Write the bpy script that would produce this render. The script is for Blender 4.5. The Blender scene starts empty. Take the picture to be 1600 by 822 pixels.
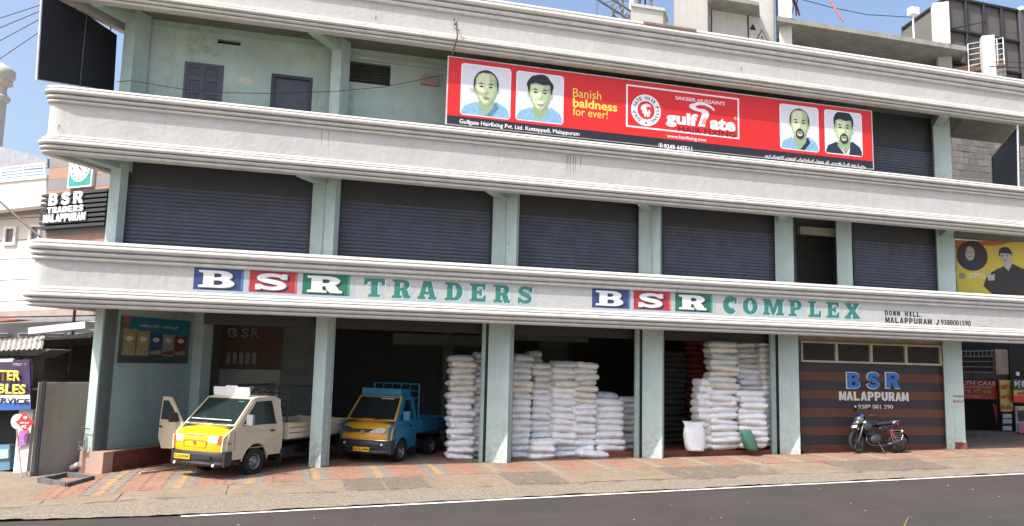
import bpy, bmesh, math, random
from math import sin, cos, pi, radians, sqrt, atan2
from mathutils import Vector, Matrix
from mathutils.geometry import tessellate_polygon
random.seed(7)
V3 = Vector
sc = bpy.context.scene
COL = sc.collection

# ------------------------------------------------------------------ camera
F_PX, YAW, PITCH, ROLL = 1250.57, -0.276137448, 0.125727445, 0.0242976308
CAM = V3((0, -21.0, 2.62))
_fw = V3((-sin(YAW) * cos(PITCH), cos(YAW) * cos(PITCH), sin(PITCH)))
_rt = V3((cos(YAW), sin(YAW), 0)); _up = _rt.cross(_fw)
R2 = _rt * cos(ROLL) + _up * sin(ROLL); U2 = -_rt * sin(ROLL) + _up * cos(ROLL)
cd = bpy.data.cameras.new('camera'); cam = bpy.data.objects.new('camera', cd); COL.objects.link(cam)
cd.sensor_width = 36; cd.lens = F_PX / 1600 * 36; cd.clip_end = 3000; cd.clip_start = 0.1
m = Matrix((R2, U2, -_fw)).transposed().to_4x4(); m.translation = CAM
cam.matrix_world = m
sc.camera = cam
# ------------------------------------------------------------------ light
SUN = V3((-0.675, -0.29, 1.0)).normalized()
w = bpy.data.worlds.new('World'); sc.world = w; w.use_nodes = True
nt = w.node_tree; bg = nt.nodes['Background']
sky = nt.nodes.new('ShaderNodeTexSky'); sky.sky_type = 'NISHITA'; sky.sun_disc = False
sky.sun_elevation = math.asin(SUN.z); sky.sun_rotation = atan2(SUN.x, SUN.y)
sky.air_density = 1.0; sky.dust_density = 5.0; sky.ozone_density = 1.6
nt.links.new(sky.outputs[0], bg.inputs[0]); bg.inputs[1].default_value = 0.15
sl = bpy.data.lights.new('sun', 'SUN'); sl.energy = 3.7; sl.angle = radians(0.5); sl.color = (1.0, .96, .89)
so = bpy.data.objects.new('sun', sl); COL.objects.link(so)
so.rotation_euler = SUN.to_track_quat('Z', 'Y').to_euler()
sc.view_settings.view_transform = 'Standard'; sc.view_settings.look = 'None'
sc.view_settings.exposure = 0.9; sc.view_settings.gamma = 1
sc.render.engine = 'CYCLES'

# ------------------------------------------------------------------ frames of the place
S = 0.59942223                       # the cross walls stand askew to the street front
DEP = V3((sin(S), cos(S), 0)); FR = V3((cos(S), -sin(S), 0)); X = V3((1, 0, 0)); Y = V3((0, 1, 0)); Z = V3((0, 0, 1))
def ray(x, y): return (R2 * ((x - 800) / F_PX) - U2 * ((y - 411) / F_PX) + _fw)
def onP(x, y, p, n):
    r = ray(x, y); return CAM + r * (n.dot(V3(p) - CAM) / n.dot(r))
def F(x, y, c=0.0): return onP(x, y, (0, c, 0), Y)
def G(x, y, z=0.0): return onP(x, y, (0, 0, z), Z)
def zg(x): return -.07 + .0175 * x
def gz(x, y):
    z = zg(x)
    if y < -1: z += .03 * (max(y, -5) + 1)
    if y < -5: z += .012 * max(-5, (y + 5))
    return z
def gnd(x, y, dz=0.0):
    q = G(x, y, 0)
    for _ in range(8): q = G(x, y, gz(q.x, q.y) + dz)
    return q
def V(*a): return V3(a)

# ------------------------------------------------------------------ materials
_M = {}
def mat(name, col, rough=.8, metal=0, var=.12, scale=3.0, bump=.15, bscale=60, streak=0, sdir=(5, 5, .35), spec=None, col2=None, alpha=1, trans=0, coat=0, bdist=.01, dirt=None, dscale=1.2, dlo=.55, dhi=.75, splash=None):
    if name in _M: return _M[name]
    m = bpy.data.materials.new(name); m.use_nodes = True; _M[name] = m
    n = m.node_tree.nodes; l = m.node_tree.links; b = n['Principled BSDF']
    b.inputs['Roughness'].default_value = rough; b.inputs['Metallic'].default_value = metal
    if spec is not None: b.inputs['Specular IOR Level'].default_value = spec
    if trans: b.inputs['Transmission Weight'].default_value = trans
    if alpha < 1: b.inputs['Alpha'].default_value = alpha
    if coat: b.inputs['Coat Weight'].default_value = coat; b.inputs['Coat Roughness'].default_value = .08
    tc = n.new('ShaderNodeTexCoord'); geo = n.new('ShaderNodeNewGeometry')
    no = n.new('ShaderNodeTexNoise'); no.inputs['Scale'].default_value = scale; no.inputs['Detail'].default_value = 6; no.inputs['Roughness'].default_value = .65
    l.new(geo.outputs['Position'], no.inputs['Vector'])
    mp = n.new('ShaderNodeMapRange'); mp.inputs[1].default_value = .3; mp.inputs[2].default_value = .7
    mp.inputs[3].default_value = 0; mp.inputs[4].default_value = 1
    l.new(no.outputs['Fac'], mp.inputs[0])
    c2 = col2 if col2 else tuple(max(0, c * (1 - 2 * var)) for c in col)
    c1 = col if col2 else tuple(min(1, c * (1 + var * .6)) for c in col)
    mx = n.new('ShaderNodeMix'); mx.data_type = 'RGBA'
    mx.inputs[6].default_value = (*c1, 1); mx.inputs[7].default_value = (*c2, 1)
    l.new(mp.outputs[0], mx.inputs[0]); out = mx.outputs[2]
    if streak:
        mpg = n.new('ShaderNodeMapping'); mpg.inputs['Scale'].default_value = sdir
        l.new(geo.outputs['Position'], mpg.inputs[0])
        n2 = n.new('ShaderNodeTexNoise'); n2.inputs['Scale'].default_value = 1.6; n2.inputs['Detail'].default_value = 8; n2.inputs['Roughness'].default_value = .7
        l.new(mpg.outputs[0], n2.inputs['Vector'])
        r2 = n.new('ShaderNodeMapRange'); r2.inputs[1].default_value = .5; r2.inputs[2].default_value = .85; r2.inputs[3].default_value = 0; r2.inputs[4].default_value = streak
        l.new(n2.outputs['Fac'], r2.inputs[0])
        m2 = n.new('ShaderNodeMix'); m2.data_type = 'RGBA'; m2.inputs[7].default_value = (*[c * .33 for c in col], 1)
        l.new(r2.outputs[0], m2.inputs[0]); l.new(out, m2.inputs[6]); out = m2.outputs[2]
    if dirt:
        n3 = n.new('ShaderNodeTexNoise'); n3.inputs['Scale'].default_value = dscale; n3.inputs['Detail'].default_value = 10; n3.inputs['Roughness'].default_value = .75
        l.new(geo.outputs['Position'], n3.inputs['Vector'])
        r3 = n.new('ShaderNodeMapRange'); r3.inputs[1].default_value = dlo; r3.inputs[2].default_value = dhi
        l.new(n3.outputs['Fac'], r3.inputs[0])
        m3 = n.new('ShaderNodeMix'); m3.data_type = 'RGBA'; m3.inputs[7].default_value = (*dirt, 1)
        l.new(r3.outputs[0], m3.inputs[0]); l.new(out, m3.inputs[6]); out = m3.outputs[2]
    if splash:      # mud splashed up from the footway and rubbed-off paint low on the wall
        sp = n.new('ShaderNodeSeparateXYZ'); l.new(geo.outputs['Position'], sp.inputs[0])
        rz_ = n.new('ShaderNodeMapRange'); rz_.inputs[1].default_value = 1.3; rz_.inputs[2].default_value = 0.0; rz_.inputs[3].default_value = 0; rz_.inputs[4].default_value = .75
        l.new(sp.outputs[2], rz_.inputs[0])
        n4 = n.new('ShaderNodeTexNoise'); n4.inputs['Scale'].default_value = 9; n4.inputs['Detail'].default_value = 8; l.new(geo.outputs['Position'], n4.inputs['Vector'])
        ad_ = n.new('ShaderNodeMath'); ad_.operation = 'MULTIPLY'; r4_ = n.new('ShaderNodeMapRange'); r4_.inputs[1].default_value = .42; r4_.inputs[2].default_value = .66
        l.new(n4.outputs['Fac'], r4_.inputs[0]); l.new(r4_.outputs[0], ad_.inputs[0]); l.new(rz_.outputs[0], ad_.inputs[1])
        m4 = n.new('ShaderNodeMix'); m4.data_type = 'RGBA'; m4.inputs[7].default_value = (*splash, 1); l.new(ad_.outputs[0], m4.inputs[0]); l.new(out, m4.inputs[6]); out = m4.outputs[2]
    l.new(out, b.inputs['Base Color'])
    if bump:
        nb = n.new('ShaderNodeTexNoise'); nb.inputs['Scale'].default_value = bscale; nb.inputs['Detail'].default_value = 5
        l.new(geo.outputs['Position'], nb.inputs['Vector'])
        bp = n.new('ShaderNodeBump'); bp.inputs['Strength'].default_value = bump; bp.inputs['Distance'].default_value = bdist
        l.new(nb.outputs['Fac'], bp.inputs['Height']); l.new(bp.outputs[0], b.inputs['Normal'])
    return m
white = mat('weathered_white_paint', (.49, .495, .48), .85, var=.05, scale=1.3, bump=.5, bscale=9, bdist=.02, streak=.22, dirt=(.40, .37, .32), dscale=2.2, dlo=.62, dhi=.85)
mould = mat('moulding_paint', (.545, .54, .515), .8, var=.08, scale=2.5, bump=.3, bscale=25, streak=.25, dirt=(.33, .29, .25), dscale=1.7, dlo=.60, dhi=.80)
teal = mat('pale_green_plaster', (.45, .575, .555), .85, var=.07, splash=(.30, .27, .22), scale=1.7, bump=.3, bscale=30, streak=.25, dirt=(.24, .31, .28), dscale=1.6, dlo=.58, dhi=.8)
tealdk = mat('green_plaster_weathered', (.40, .53, .495), .88, var=.10, scale=1.1, bump=.3, bscale=24, streak=.3, dirt=(.17, .21, .18), dscale=.9, dlo=.58, dhi=.78)
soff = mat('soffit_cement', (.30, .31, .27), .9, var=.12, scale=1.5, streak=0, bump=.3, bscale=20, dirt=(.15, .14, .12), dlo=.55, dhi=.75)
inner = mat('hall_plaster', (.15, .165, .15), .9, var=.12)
innerdk = mat('hall_back_wall', (.12, .125, .125), .9, var=.12)  # dark wall colour paints in the shade of deep unlit rooms
slate = mat('slate_blue_shutter', (.105, .12, .16), .5, var=.12, scale=2.5, bump=.08, streak=.25)
dark = mat('black_steel', (.02, .022, .025), .5, var=.1)
boardblk = mat('black_flex_back', (.014, .015, .022), .55, var=.1, bump=.05)
asph = mat('asphalt', (.049, .041, .037), .9, var=.16, streak=.8, sdir=(.10, 1.6, 1), scale=14, bump=1.0, bscale=90, bdist=.012, dirt=(.034, .029, .026), dscale=.45, dlo=.44, dhi=.58)
linep = mat('road_line_paint', (.72, .71, .66), .8, var=.10, scale=8, dirt=(.22, .195, .175), dscale=14, dlo=.5, dhi=.66)
conc = mat('footway_concrete', (.235, .18, .13), .92, var=.12, scale=1.6, bump=1.0, bscale=45, bdist=.015, dirt=(.12, .095, .072), dscale=5, dlo=.5, dhi=.7)
kerbm = mat('rough_pale_concrete', (.25, .21, .165), .95, var=.28, scale=18, bump=1.0, bscale=28, bdist=.03, dirt=(.13, .105, .08), dscale=7, dlo=.54, dhi=.68)
concd = mat('exposed_aggregate', (.20, .16, .125), .95, var=.4, scale=30, bump=1.0, bscale=50, bdist=.025, dirt=(.36, .31, .25), dscale=4, dlo=.55, dhi=.75)
dust = mat('earth', (.34, .28, .22), .95, var=.12, bump=.8, bscale=30, dirt=(.22, .18, .14), dscale=.5)
pv = {'r': mat('red_paver', (.27, .125, .085), .88, var=.16, scale=6, bump=.6, bscale=70, dirt=(.25, .165, .115), dscale=1.3, dlo=.38, dhi=.7),
      'y': mat('yellow_paver', (.32, .205, .10), .88, var=.12, scale=6, bump=.6, bscale=70, dirt=(.29, .20, .13), dscale=1.3, dlo=.45, dhi=.8),
      'g': mat('grey_paver', (.19, .17, .145), .88, var=.14, scale=6, bump=.6, bscale=70, dirt=(.25, .185, .14), dscale=1.3, dlo=.45, dhi=.8)}
plinthr = mat('red_oxide_plinth', (.20, .055, .04), .7, var=.2, scale=3, dirt=(.12, .07, .055))
pinkst = mat('pink_granite', (.44, .29, .24), .6, var=.1, scale=20)
brown = mat('brown_cladding', (.125, .05, .028), .62, var=.12, scale=5)
chard = mat('charcoal_cladding', (.034, .034, .037), .6, var=.12, scale=5)
cream = mat('cream_frame', (.50, .45, .33), .6)
glassd = mat('dark_glass', (.015, .018, .02), .12, var=.1, bump=0, spec=.7)
rubber = mat('rubber', (.02, .02, .02), .85, var=.2, bump=.2)
chrome = mat('steel_bright', (.55, .56, .58), .3, metal=.9, bump=0)
steel = mat('grey_steel', (.3, .31, .32), .5, metal=.4)
whitep = mat('white_plastic', (.72, .74, .77), .5, var=.03, bump=0)
signred = mat('flex_red', (.64, .022, .02), .38, var=.02, bump=0)
signblk = mat('flex_black', (.02, .02, .028), .4, var=.05, bump=0)
pwhite = mat('print_white', (.80, .82, .86), .5, var=.02, bump=0)
ppale = mat('print_pale_blue', (.68, .71, .80), .5, var=.02, bump=0)
pyel = mat('print_yellow', (.88, .68, .10), .5, var=.02, bump=0)
pskin = mat('print_green_skin', (.46, .55, .32), .5, var=.10, scale=14, bump=0)
pskin2 = mat('print_pale_skin', (.66, .73, .48), .5, var=.08, scale=14, bump=0)
pskin3 = mat('print_mid_skin', (.30, .42, .25), .5, var=.06, scale=14, bump=0)
phair = mat('print_hair', (.02, .028, .045), .5, var=.3, scale=40, bump=0)
pshirt = mat('print_shirt', (.26, .50, .74), .5, var=.18, scale=14, bump=0)
pnavy = mat('print_navy', (.025, .035, .075), .5, var=.2, bump=0)
plip = mat('print_lips', (.30, .24, .19), .5, bump=0)

# ------------------------------------------------------------------ object helpers
def link(o, parent=None, name=None):
    COL.objects.link(o)
    if parent is not None: o.parent = parent
    return o
def obj(name, bm_or_me, m=None, parent=None, smooth=False, kind=None):
    if isinstance(bm_or_me, bmesh.types.BMesh):
        me = bpy.data.meshes.new(name); bm_or_me.normal_update(); bm_or_me.to_mesh(me); bm_or_me.free()
    else: me = bm_or_me
    if m is not None:
        if isinstance(m, (list, tuple)):
            for q in m: me.materials.append(q)
        else: me.materials.append(m)
    if smooth:
        for p in me.polygons: p.use_smooth = True
        if smooth != True:
            try: me.set_sharp_from_angle(angle=radians(smooth))
            except Exception: pass
    o = bpy.data.objects.new(name, me)
    link(o, parent)
    if kind: o['kind'] = kind
    return o
def tag(o, label=None, cat=None, group=None, kind=None):
    if label: o['label'] = label
    if cat: o['category'] = cat
    if group: o['group'] = group
    if kind: o['kind'] = kind
    return o
def thing(name, label, cat, loc=(0, 0, 0), group=None):
    o = bpy.data.objects.new(name, None); COL.objects.link(o); o.location = loc; o.empty_display_size = .2
    return tag(o, label, cat, group)
def copy_tree(o, parent=None):
    c = o.copy(); COL.objects.link(c)
    if parent is not None: c.parent = parent
    for ch in list(o.children): copy_tree(ch, c)
    return c
def prism(bm, pts, d, mi=0):
    """closed solid: polygon pts (3-D, convex or not, planar) pushed along vector d"""
    a = [bm.verts.new(p) for p in pts]; b = [bm.verts.new(V3(p) + d) for p in pts]
    n = len(pts); fs = []
    tri = tessellate_polygon([[V3(p) for p in pts]])
    for t in tri:
        if len(set(t)) == 3:
            try: fs.append(bm.faces.new([a[i] for i in t])); fs.append(bm.faces.new([b[i] for i in reversed(t)]))
            except ValueError: pass
    for i in range(n):
        j = (i + 1) % n
        try: fs.append(bm.faces.new([a[j], a[i], b[i], b[j]]))
        except ValueError: pass
    for f in fs: f.material_index = mi
    return fs
def box(bm, c, hx, hy, hz, ax=X, ay=Y, az=Z, mi=0):
    """oriented box: centre c and half sizes"""
    c = V3(c); vs = []
    for k in (-1, 1):
        for j in (-1, 1):
            for i in (-1, 1): vs.append(bm.verts.new(c + ax * (i * hx) + ay * (j * hy) + az * (k * hz)))
    for q in ((0, 2, 3, 1), (4, 5, 7, 6), (0, 1, 5, 4), (2, 6, 7, 3), (0, 4, 6, 2), (1, 3, 7, 5)):
        f = bm.faces.new([vs[i] for i in q]); f.material_index = mi
def wbox(bm, p, q, w, z0, z1, mi=0):
    """upright wall slab between ground points p and q, thickness w to the left of p->q"""
    p = V3((p[0], p[1], 0)); q = V3((q[0], q[1], 0)); d = (q - p).normalized(); n = V3((-d.y, d.x, 0)) * w
    prism(bm, [p + Z * z0, q + Z * z0, q + n + Z * z0, p + n + Z * z0], Z * (z1 - z0), mi)
def tube(bm, pts, r, seg=8, mi=0, closed=False):
    pts = [V3(p) for p in pts]; rings = []; n = len(pts)
    prev = None
    for i, p in enumerate(pts):
        a = pts[(i - 1) % n] if (closed or i > 0) else pts[0]; b = pts[(i + 1) % n] if (closed or i < n - 1) else pts[-1]
        t = (b - a).normalized()
        u = t.cross(Z) if prev is None else (prev - t * prev.dot(t))
        if u.length < 1e-4: u = t.cross(X)
        u.normalize(); prev = u; v = t.cross(u)
        rr = r[i] if isinstance(r, (list, tuple)) else r
        rings.append([bm.verts.new(p + (u * cos(2 * pi * k / seg) + v * sin(2 * pi * k / seg)) * rr) for k in range(seg)])
    m = n if closed else n - 1
    for i in range(m):
        A = rings[i]; B = rings[(i + 1) % n]
        for k in range(seg):
            f = bm.faces.new([A[k], A[(k + 1) % seg], B[(k + 1) % seg], B[k]]); f.material_index = mi
    if not closed:
        bm.faces.new(list(reversed(rings[0]))).material_index = mi; bm.faces.new(rings[-1]).material_index = mi
def lathe(bm, prof, c, axis, seg=24, mi=0):
    """prof: list of (radius, along)"""
    axis = axis.normalized(); u = axis.cross(Z if abs(axis.z) < .9 else X).normalized(); v = axis.cross(u); c = V3(c)
    rings = [[bm.verts.new(c + axis * a + (u * cos(2 * pi * k / seg) + v * sin(2 * pi * k / seg)) * max(r, 1e-4)) for k in range(seg)] for r, a in prof]
    for A, B in zip(rings, rings[1:]):
        for k in range(seg):
            bm.faces.new([A[k], A[(k + 1) % seg], B[(k + 1) % seg], B[k]]).material_index = mi
def plate(bm, loops, O, U, Vv, t, base=0.0, mi=0):
    """flat shape with holes in the frame O,U,V: solid from base to base+t along U x V"""
    O = V3(O); N = U.cross(Vv).normalized()
    P = [[O + U * a + Vv * b + N * (base + t) for a, b in lp] for lp in loops]
    flat = [p for lp in P for p in lp]
    fr_ = [bm.verts.new(p) for p in flat]
    bk = [bm.verts.new(p - N * t) for p in flat]
    for tr in tessellate_polygon(P):
        if len(set(tr)) < 3: continue
        a, b, c = [flat[i] for i in tr]
        if (b - a).cross(c - a).dot(N) < 0: tr = tuple(reversed(tr))
        try:
            bm.faces.new([fr_[i] for i in tr]).material_index = mi
            bm.faces.new([bk[i] for i in reversed(tr)]).material_index = mi
        except ValueError: pass
    s = 0
    for lp in loops:
        n = len(lp)
        for i in range(n):
            j = (i + 1) % n
            try: bm.faces.new([fr_[s + i], fr_[s + j], bk[s + j], bk[s + i]]).material_index = mi
            except ValueError: pass
        s += n
def rect(x0, y0, x1, y1): return [(x0, y0), (x1, y0), (x1, y1), (x0, y1)]
def ell(cx, cy, rx, ry, n=28, a0=0, a1=2 * pi):
    full = abs(a1 - a0 - 2 * pi) < 1e-6
    k = n if full else n + 1
    return [(cx + rx * cos(a0 + (a1 - a0) * i / n), cy + ry * sin(a0 + (a1 - a0) * i / n)) for i in range(k)]
def rrect(x0, y0, x1, y1, r, n=5):
    o = []
    for cx, cy, a in ((x1 - r, y0 + r, -pi / 2), (x1 - r, y1 - r, 0), (x0 + r, y1 - r, pi / 2), (x0 + r, y0 + r, pi)):
        o += [(cx + r * cos(a + pi / 2 * i / n), cy + r * sin(a + pi / 2 * i / n)) for i in range(n + 1)]
    return o
def shape(name, loops, O, U, Vv, t, m, parent=None, base=0.0, kind=None):
    bm = bmesh.new(); plate(bm, loops, O, U, Vv, t, base); return obj(name, bm, m, parent, kind=kind)
def bevel(bm, w, seg=2, ang=30):
    es = [e for e in bm.edges if len(e.link_faces) == 2 and e.calc_face_angle(0) > radians(ang)]
    if es: bmesh.ops.bevel(bm, geom=es, offset=w, segments=seg, profile=.6, affect='EDGES', clamp_overlap=True)
_tc = {}
def text_mesh(s, bold):
    if (s, bold) in _tc: return _tc[(s, bold)]
    cu = bpy.data.curves.new('lettering', 'FONT'); cu.body = s; cu.offset = bold; cu.resolution_u = 3
    o = bpy.data.objects.new('lettering', cu); COL.objects.link(o)
    dg = bpy.context.evaluated_depsgraph_get(); dg.update()
    me = bpy.data.meshes.new_from_object(o.evaluated_get(dg))
    bpy.data.objects.remove(o); bpy.data.curves.remove(cu)
    _tc[(s, bold)] = me; return me
def text(name, s, O, U, Vv, w, h, m, parent=None, bold=.0, base=0.0, t=.003, shear=0):
    """print or letters whose own box is fitted to w x h, lower left corner at O"""
    me = text_mesh(s, bold)
    xs = [v.co.x for v in me.vertices]; ys = [v.co.y for v in me.vertices]
    if not xs: return None
    x0, x1, y0, y1 = min(xs), max(xs), min(ys), max(ys)
    O = V3(O); N = U.cross(Vv).normalized()
    nm = me.copy(); nm.name = name; nm.materials.clear()
    for v in nm.vertices:
        a = (v.co.x - x0) / (x1 - x0) * w; b = (v.co.y - y0) / (y1 - y0) * h
        v.co = O + U * (a + shear * b) + Vv * b + N * (base + t)
    bm = bmesh.new(); bm.from_mesh(nm)
    bmesh.ops.remove_doubles(bm, verts=bm.verts, dist=1e-5)
    if t > .002:
        r = bmesh.ops.extrude_face_region(bm, geom=list(bm.faces))
        bmesh.ops.translate(bm, vec=N * -t, verts=[e for e in r['geom'] if isinstance(e, bmesh.types.BMVert)])
        bmesh.ops.recalc_face_normals(bm, faces=bm.faces)
    bm.to_mesh(nm); bm.free()
    return obj(name, nm, m, parent)
def sweep(name, path, prof, m, parent=None, smooth=40):
    """moulding: profile [(out, z)] carried along a ground path, out = to the right of travel"""
    bm = bmesh.new(); rings = []; n = len(path)
    P = [V3((p[0], p[1], 0)) for p in path]
    for i in range(n):
        d0 = (P[i] - P[i - 1]).normalized() if i else (P[1] - P[0]).normalized()
        d1 = (P[i + 1] - P[i]).normalized() if i < n - 1 else d0
        n0 = V3((d0.y, -d0.x, 0)); n1 = V3((d1.y, -d1.x, 0)); b = (n0 + n1).normalized(); k = 1 / max(.5, b.dot(n0))
        rings.append([bm.verts.new(P[i] + b * (o * k) + Z * z) for o, z in prof])
    for A, B in zip(rings, rings[1:]):
        for k in range(len(prof) - 1): bm.faces.new([A[k], B[k], B[k + 1], A[k + 1]])
        bm.faces.new([A[-1], B[-1], B[0], A[0]])
    bm.faces.new(rings[0]); bm.faces.new(list(reversed(rings[-1])))
    bmesh.ops.recalc_face_normals(bm, faces=bm.faces)
    return obj(name, bm, m, parent, smooth=smooth)
# ================================================================== THE GROUND
def cl(x): return max(-40, min(60, x))
def gzc(x, y): return gz(cl(x), y)
def lerp_pl(pl, x):
    if x <= pl[0][0]: return pl[0][1] + (pl[1][1] - pl[0][1]) / (pl[1][0] - pl[0][0]) * (x - pl[0][0])
    for (x0, y0), (x1, y1) in zip(pl, pl[1:]):
        if x <= x1: return y0 + (y1 - y0) * (x - x0) / (x1 - x0)
    return pl[-1][1] + (pl[-1][1] - pl[-2][1]) / (pl[-1][0] - pl[-2][0]) * (x - pl[-1][0])
from mathutils import noise
def nz(x, y, s=1.0): return noise.noise(V3((x * s, y * s, 3.3)))
ROAD = [(-4.5, -4.88), (-1.57, -5.03), (4.74, -4.71), (10.94, -4.46), (18.69, -4.23), (40, -3.7)]
CR = [(-4.8, -3.95), (-2.1, -3.5), (1.6, -3.46), (9.8, -3.46), (19.7, -3.34)]
PC = [(-3.4, -2.9), (-1.66, -2.38), (1.0, -2.05), (5.55, -1.88), (10.8, -1.84), (21.5, -1.78)]
def strip(name, lo, hi, x0, x1, dz, m, dx=.25, ny=6, amp=0.0, fr=2.0, kind='structure', parent=None, thick=0.0):
    bm = bmesh.new(); nx = max(1, int((x1 - x0) / dx)); rows = []
    for i in range(nx + 1):
        x = x0 + (x1 - x0) * i / nx; a, b = lo(x), hi(x)
        rows.append([bm.verts.new((x, a + (b - a) * j / ny, gzc(x, a + (b - a) * j / ny) + dz + amp * nz(x, a + (b - a) * j / ny, fr) + .6 * amp * nz(x, a + (b - a) * j / ny, fr * 3.7))) for j in range(ny + 1)])
    for A, B in zip(rows, rows[1:]):
        for j in range(ny): bm.faces.new([A[j], B[j], B[j + 1], A[j + 1]])
    if thick:
        top = [v for v in bm.verts]; r = bmesh.ops.extrude_face_region(bm, geom=list(bm.faces))
        vs = [e for e in r['geom'] if isinstance(e, bmesh.types.BMVert)]
        bmesh.ops.translate(bm, vec=(0, 0, -thick), verts=top)
        bmesh.ops.recalc_face_normals(bm, faces=bm.faces)
    return obj(name, bm, m, parent, smooth=50, kind=kind)
bm = bmesh.new()
gx = [-900, -200, -60, -40, -20, -8, 0, 10, 20, 30, 60, 200, 900]; gy = [-700, -150, -40, -20, -5, -1, 12, 30, 80, 300, 1200]
gr = [[bm.verts.new((x, y, gzc(x, y) - .16)) for y in gy] for x in gx]
for A, B in zip(gr, gr[1:]):
    for j in range(len(gy) - 1): bm.faces.new([A[j], B[j], B[j + 1], A[j + 1]])
obj('ground', bm, dust, kind='structure')
road = strip('road', lambda x: -16.5, lambda x: lerp_pl(ROAD, x) + .05, -60, 90, -.025, asph, dx=.6, ny=30, amp=.006, fr=.9)
strip('roadside_verge', lambda x: -40, lambda x: -16.3, -60, 90, .01, dust, dx=2, ny=12, amp=.06, fr=.7)
strip('road_edge_line', lambda x: lerp_pl(ROAD, x) - .155 + .012 * nz(x, 9, 3), lambda x: lerp_pl(ROAD, x) - .045 + .012 * nz(x, 5, 3), -1.57, 45, -.012, linep, dx=.3, ny=1)
strip('kerb_strip', lambda x: lerp_pl(ROAD, x) - .02 + .03 * nz(x, 1, 2.1), lambda x: lerp_pl(CR, x) + .03, -30, 45, .006, kerbm, dx=.12, ny=12, amp=.022, fr=2.2)
# footway slabs between paver field and rough kerb: cast in bays with open joints
fw = bpy.data.objects.new('footway', None); COL.objects.link(fw); fw['kind'] = 'structure'
joints = [-9, -4.2, -2.9, -.9, 1.45, 2.35, 3.35, 5.15, 6.5, 9.3, 12.2, 14.3, 17.4, 20.6, 25, 33]
for i, (a, b) in enumerate(zip(joints, joints[1:])):
    mm = [conc, conc, conc, conc, concd, concd, conc, concd, conc, concd, conc, concd, conc, conc, conc][i]
    strip('concrete_slab', lambda x: lerp_pl(CR, x) + .05 * nz(x, 3, 1.9) + .03, lambda x: lerp_pl(PC, x) + .02 * nz(x, 7, 2.5) - .02, a + .03, b - .03, .010 + .004 * (i % 3), mm, dx=.2, ny=8, amp=.010, fr=3, kind=None, parent=fw, thick=.09)
strip('footway_bed', lambda x: lerp_pl(CR, x) - .05, lambda x: lerp_pl(PC, x) + .01, -30, 45, .004, kerbm, dx=.2, amp=.008, fr=4)
strip('paving_bed', lambda x: lerp_pl(PC, x) - .02, lambda x: 12, -30, 45, -.002, conc, dx=1.5, ny=10)
# interlocking pavers, laid in red bands divided by yellow and grey ones
pave = bpy.data.objects.new('pavement', None); COL.objects.link(pave); pave['kind'] = 'structure'
PX, PY = .205, .118
def paver_pts(gap=.004):
    a, b, k = PX / 2 - gap, PY / 2 - gap, .022
    return [(-a + k, -b), (-a - k + .012, -b * .1), (-a + k, b), (a + k - .0, b), (a - k + .012, b * .1), (a + k, -b)]
def paver_mesh(m):
    bm = bmesh.new(); prism(bm, [V3((x, y, 0)) for x, y in paver_pts()], V3((0, 0, .05)))
    bmesh.ops.recalc_face_normals(bm, faces=bm.faces)
    tp = [e for e in bm.edges if all(v.co.z > .04 for v in e.verts) and any(abs(f.normal.z) < .5 for f in e.link_faces)]
    bmesh.ops.bevel(bm, geom=tp, offset=.006, segments=1, affect='EDGES')
    me = bpy.data.meshes.new('paver'); bm.to_mesh(me); bm.free(); me.materials.append(m); return me
pm = {k: paver_mesh(pv[k]) for k in 'ryg'}
spots = []
x = -4.4; i = 0
while x < 26:
    k = 'rrrrgyg'[i % 7]
    y = lerp_pl(PC, x) + PY / 2; j = 0; y = math.ceil(y / PY) * PY
    top = 3.4 if -4 < x < 10 else (-.05 if x < 20 else .3)
    while y < top:
        # the left wall and plinth stand on the edge of the field
        if x > -3.9 + max(0, (y + .3)) * .68 or y < -.6: spots.append((x + (.03 if j % 2 else -.03), y, k))
        y += PY; j += 1
    x += PX; i += 1
spots.sort(key=lambda s: (V3((s[0], s[1], 0)) - V3((1.5, -21, 0))).length)
rest = {k: bmesh.new() for k in 'ryg'}
spr = random.Random(4)
for n, (x, y, k) in enumerate(spots):
    zt = gz(x, y) - .05 + .012 + spr.uniform(-.004, .003)
    rot = (spr.uniform(-.012, .012) + (.03 if y < -1 else 0), -.0175 + spr.uniform(-.012, .012), spr.uniform(-.01, .01))
    kk = k if spr.random() > .03 else spr.choice('rg')
    if n < 300:
        o = bpy.data.objects.new('paver', pm[kk]); link(o, pave); o.location = (x, y, zt); o.rotation_euler = rot
    else:
        t = Matrix.Translation((x, y, zt)) @ Matrix.Rotation(rot[1], 4, 'Y') @ Matrix.Rotation(rot[0], 4, 'X')
        b0 = rest[kk]; nv = len(b0.verts); b0.from_mesh(pm[kk]); b0.verts.ensure_lookup_table()
        for v in b0.verts[nv:]: v.co = t @ v.co
for k in 'ryg': obj('paver_field', rest[k], pv[k], pave, kind='stuff')

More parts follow.
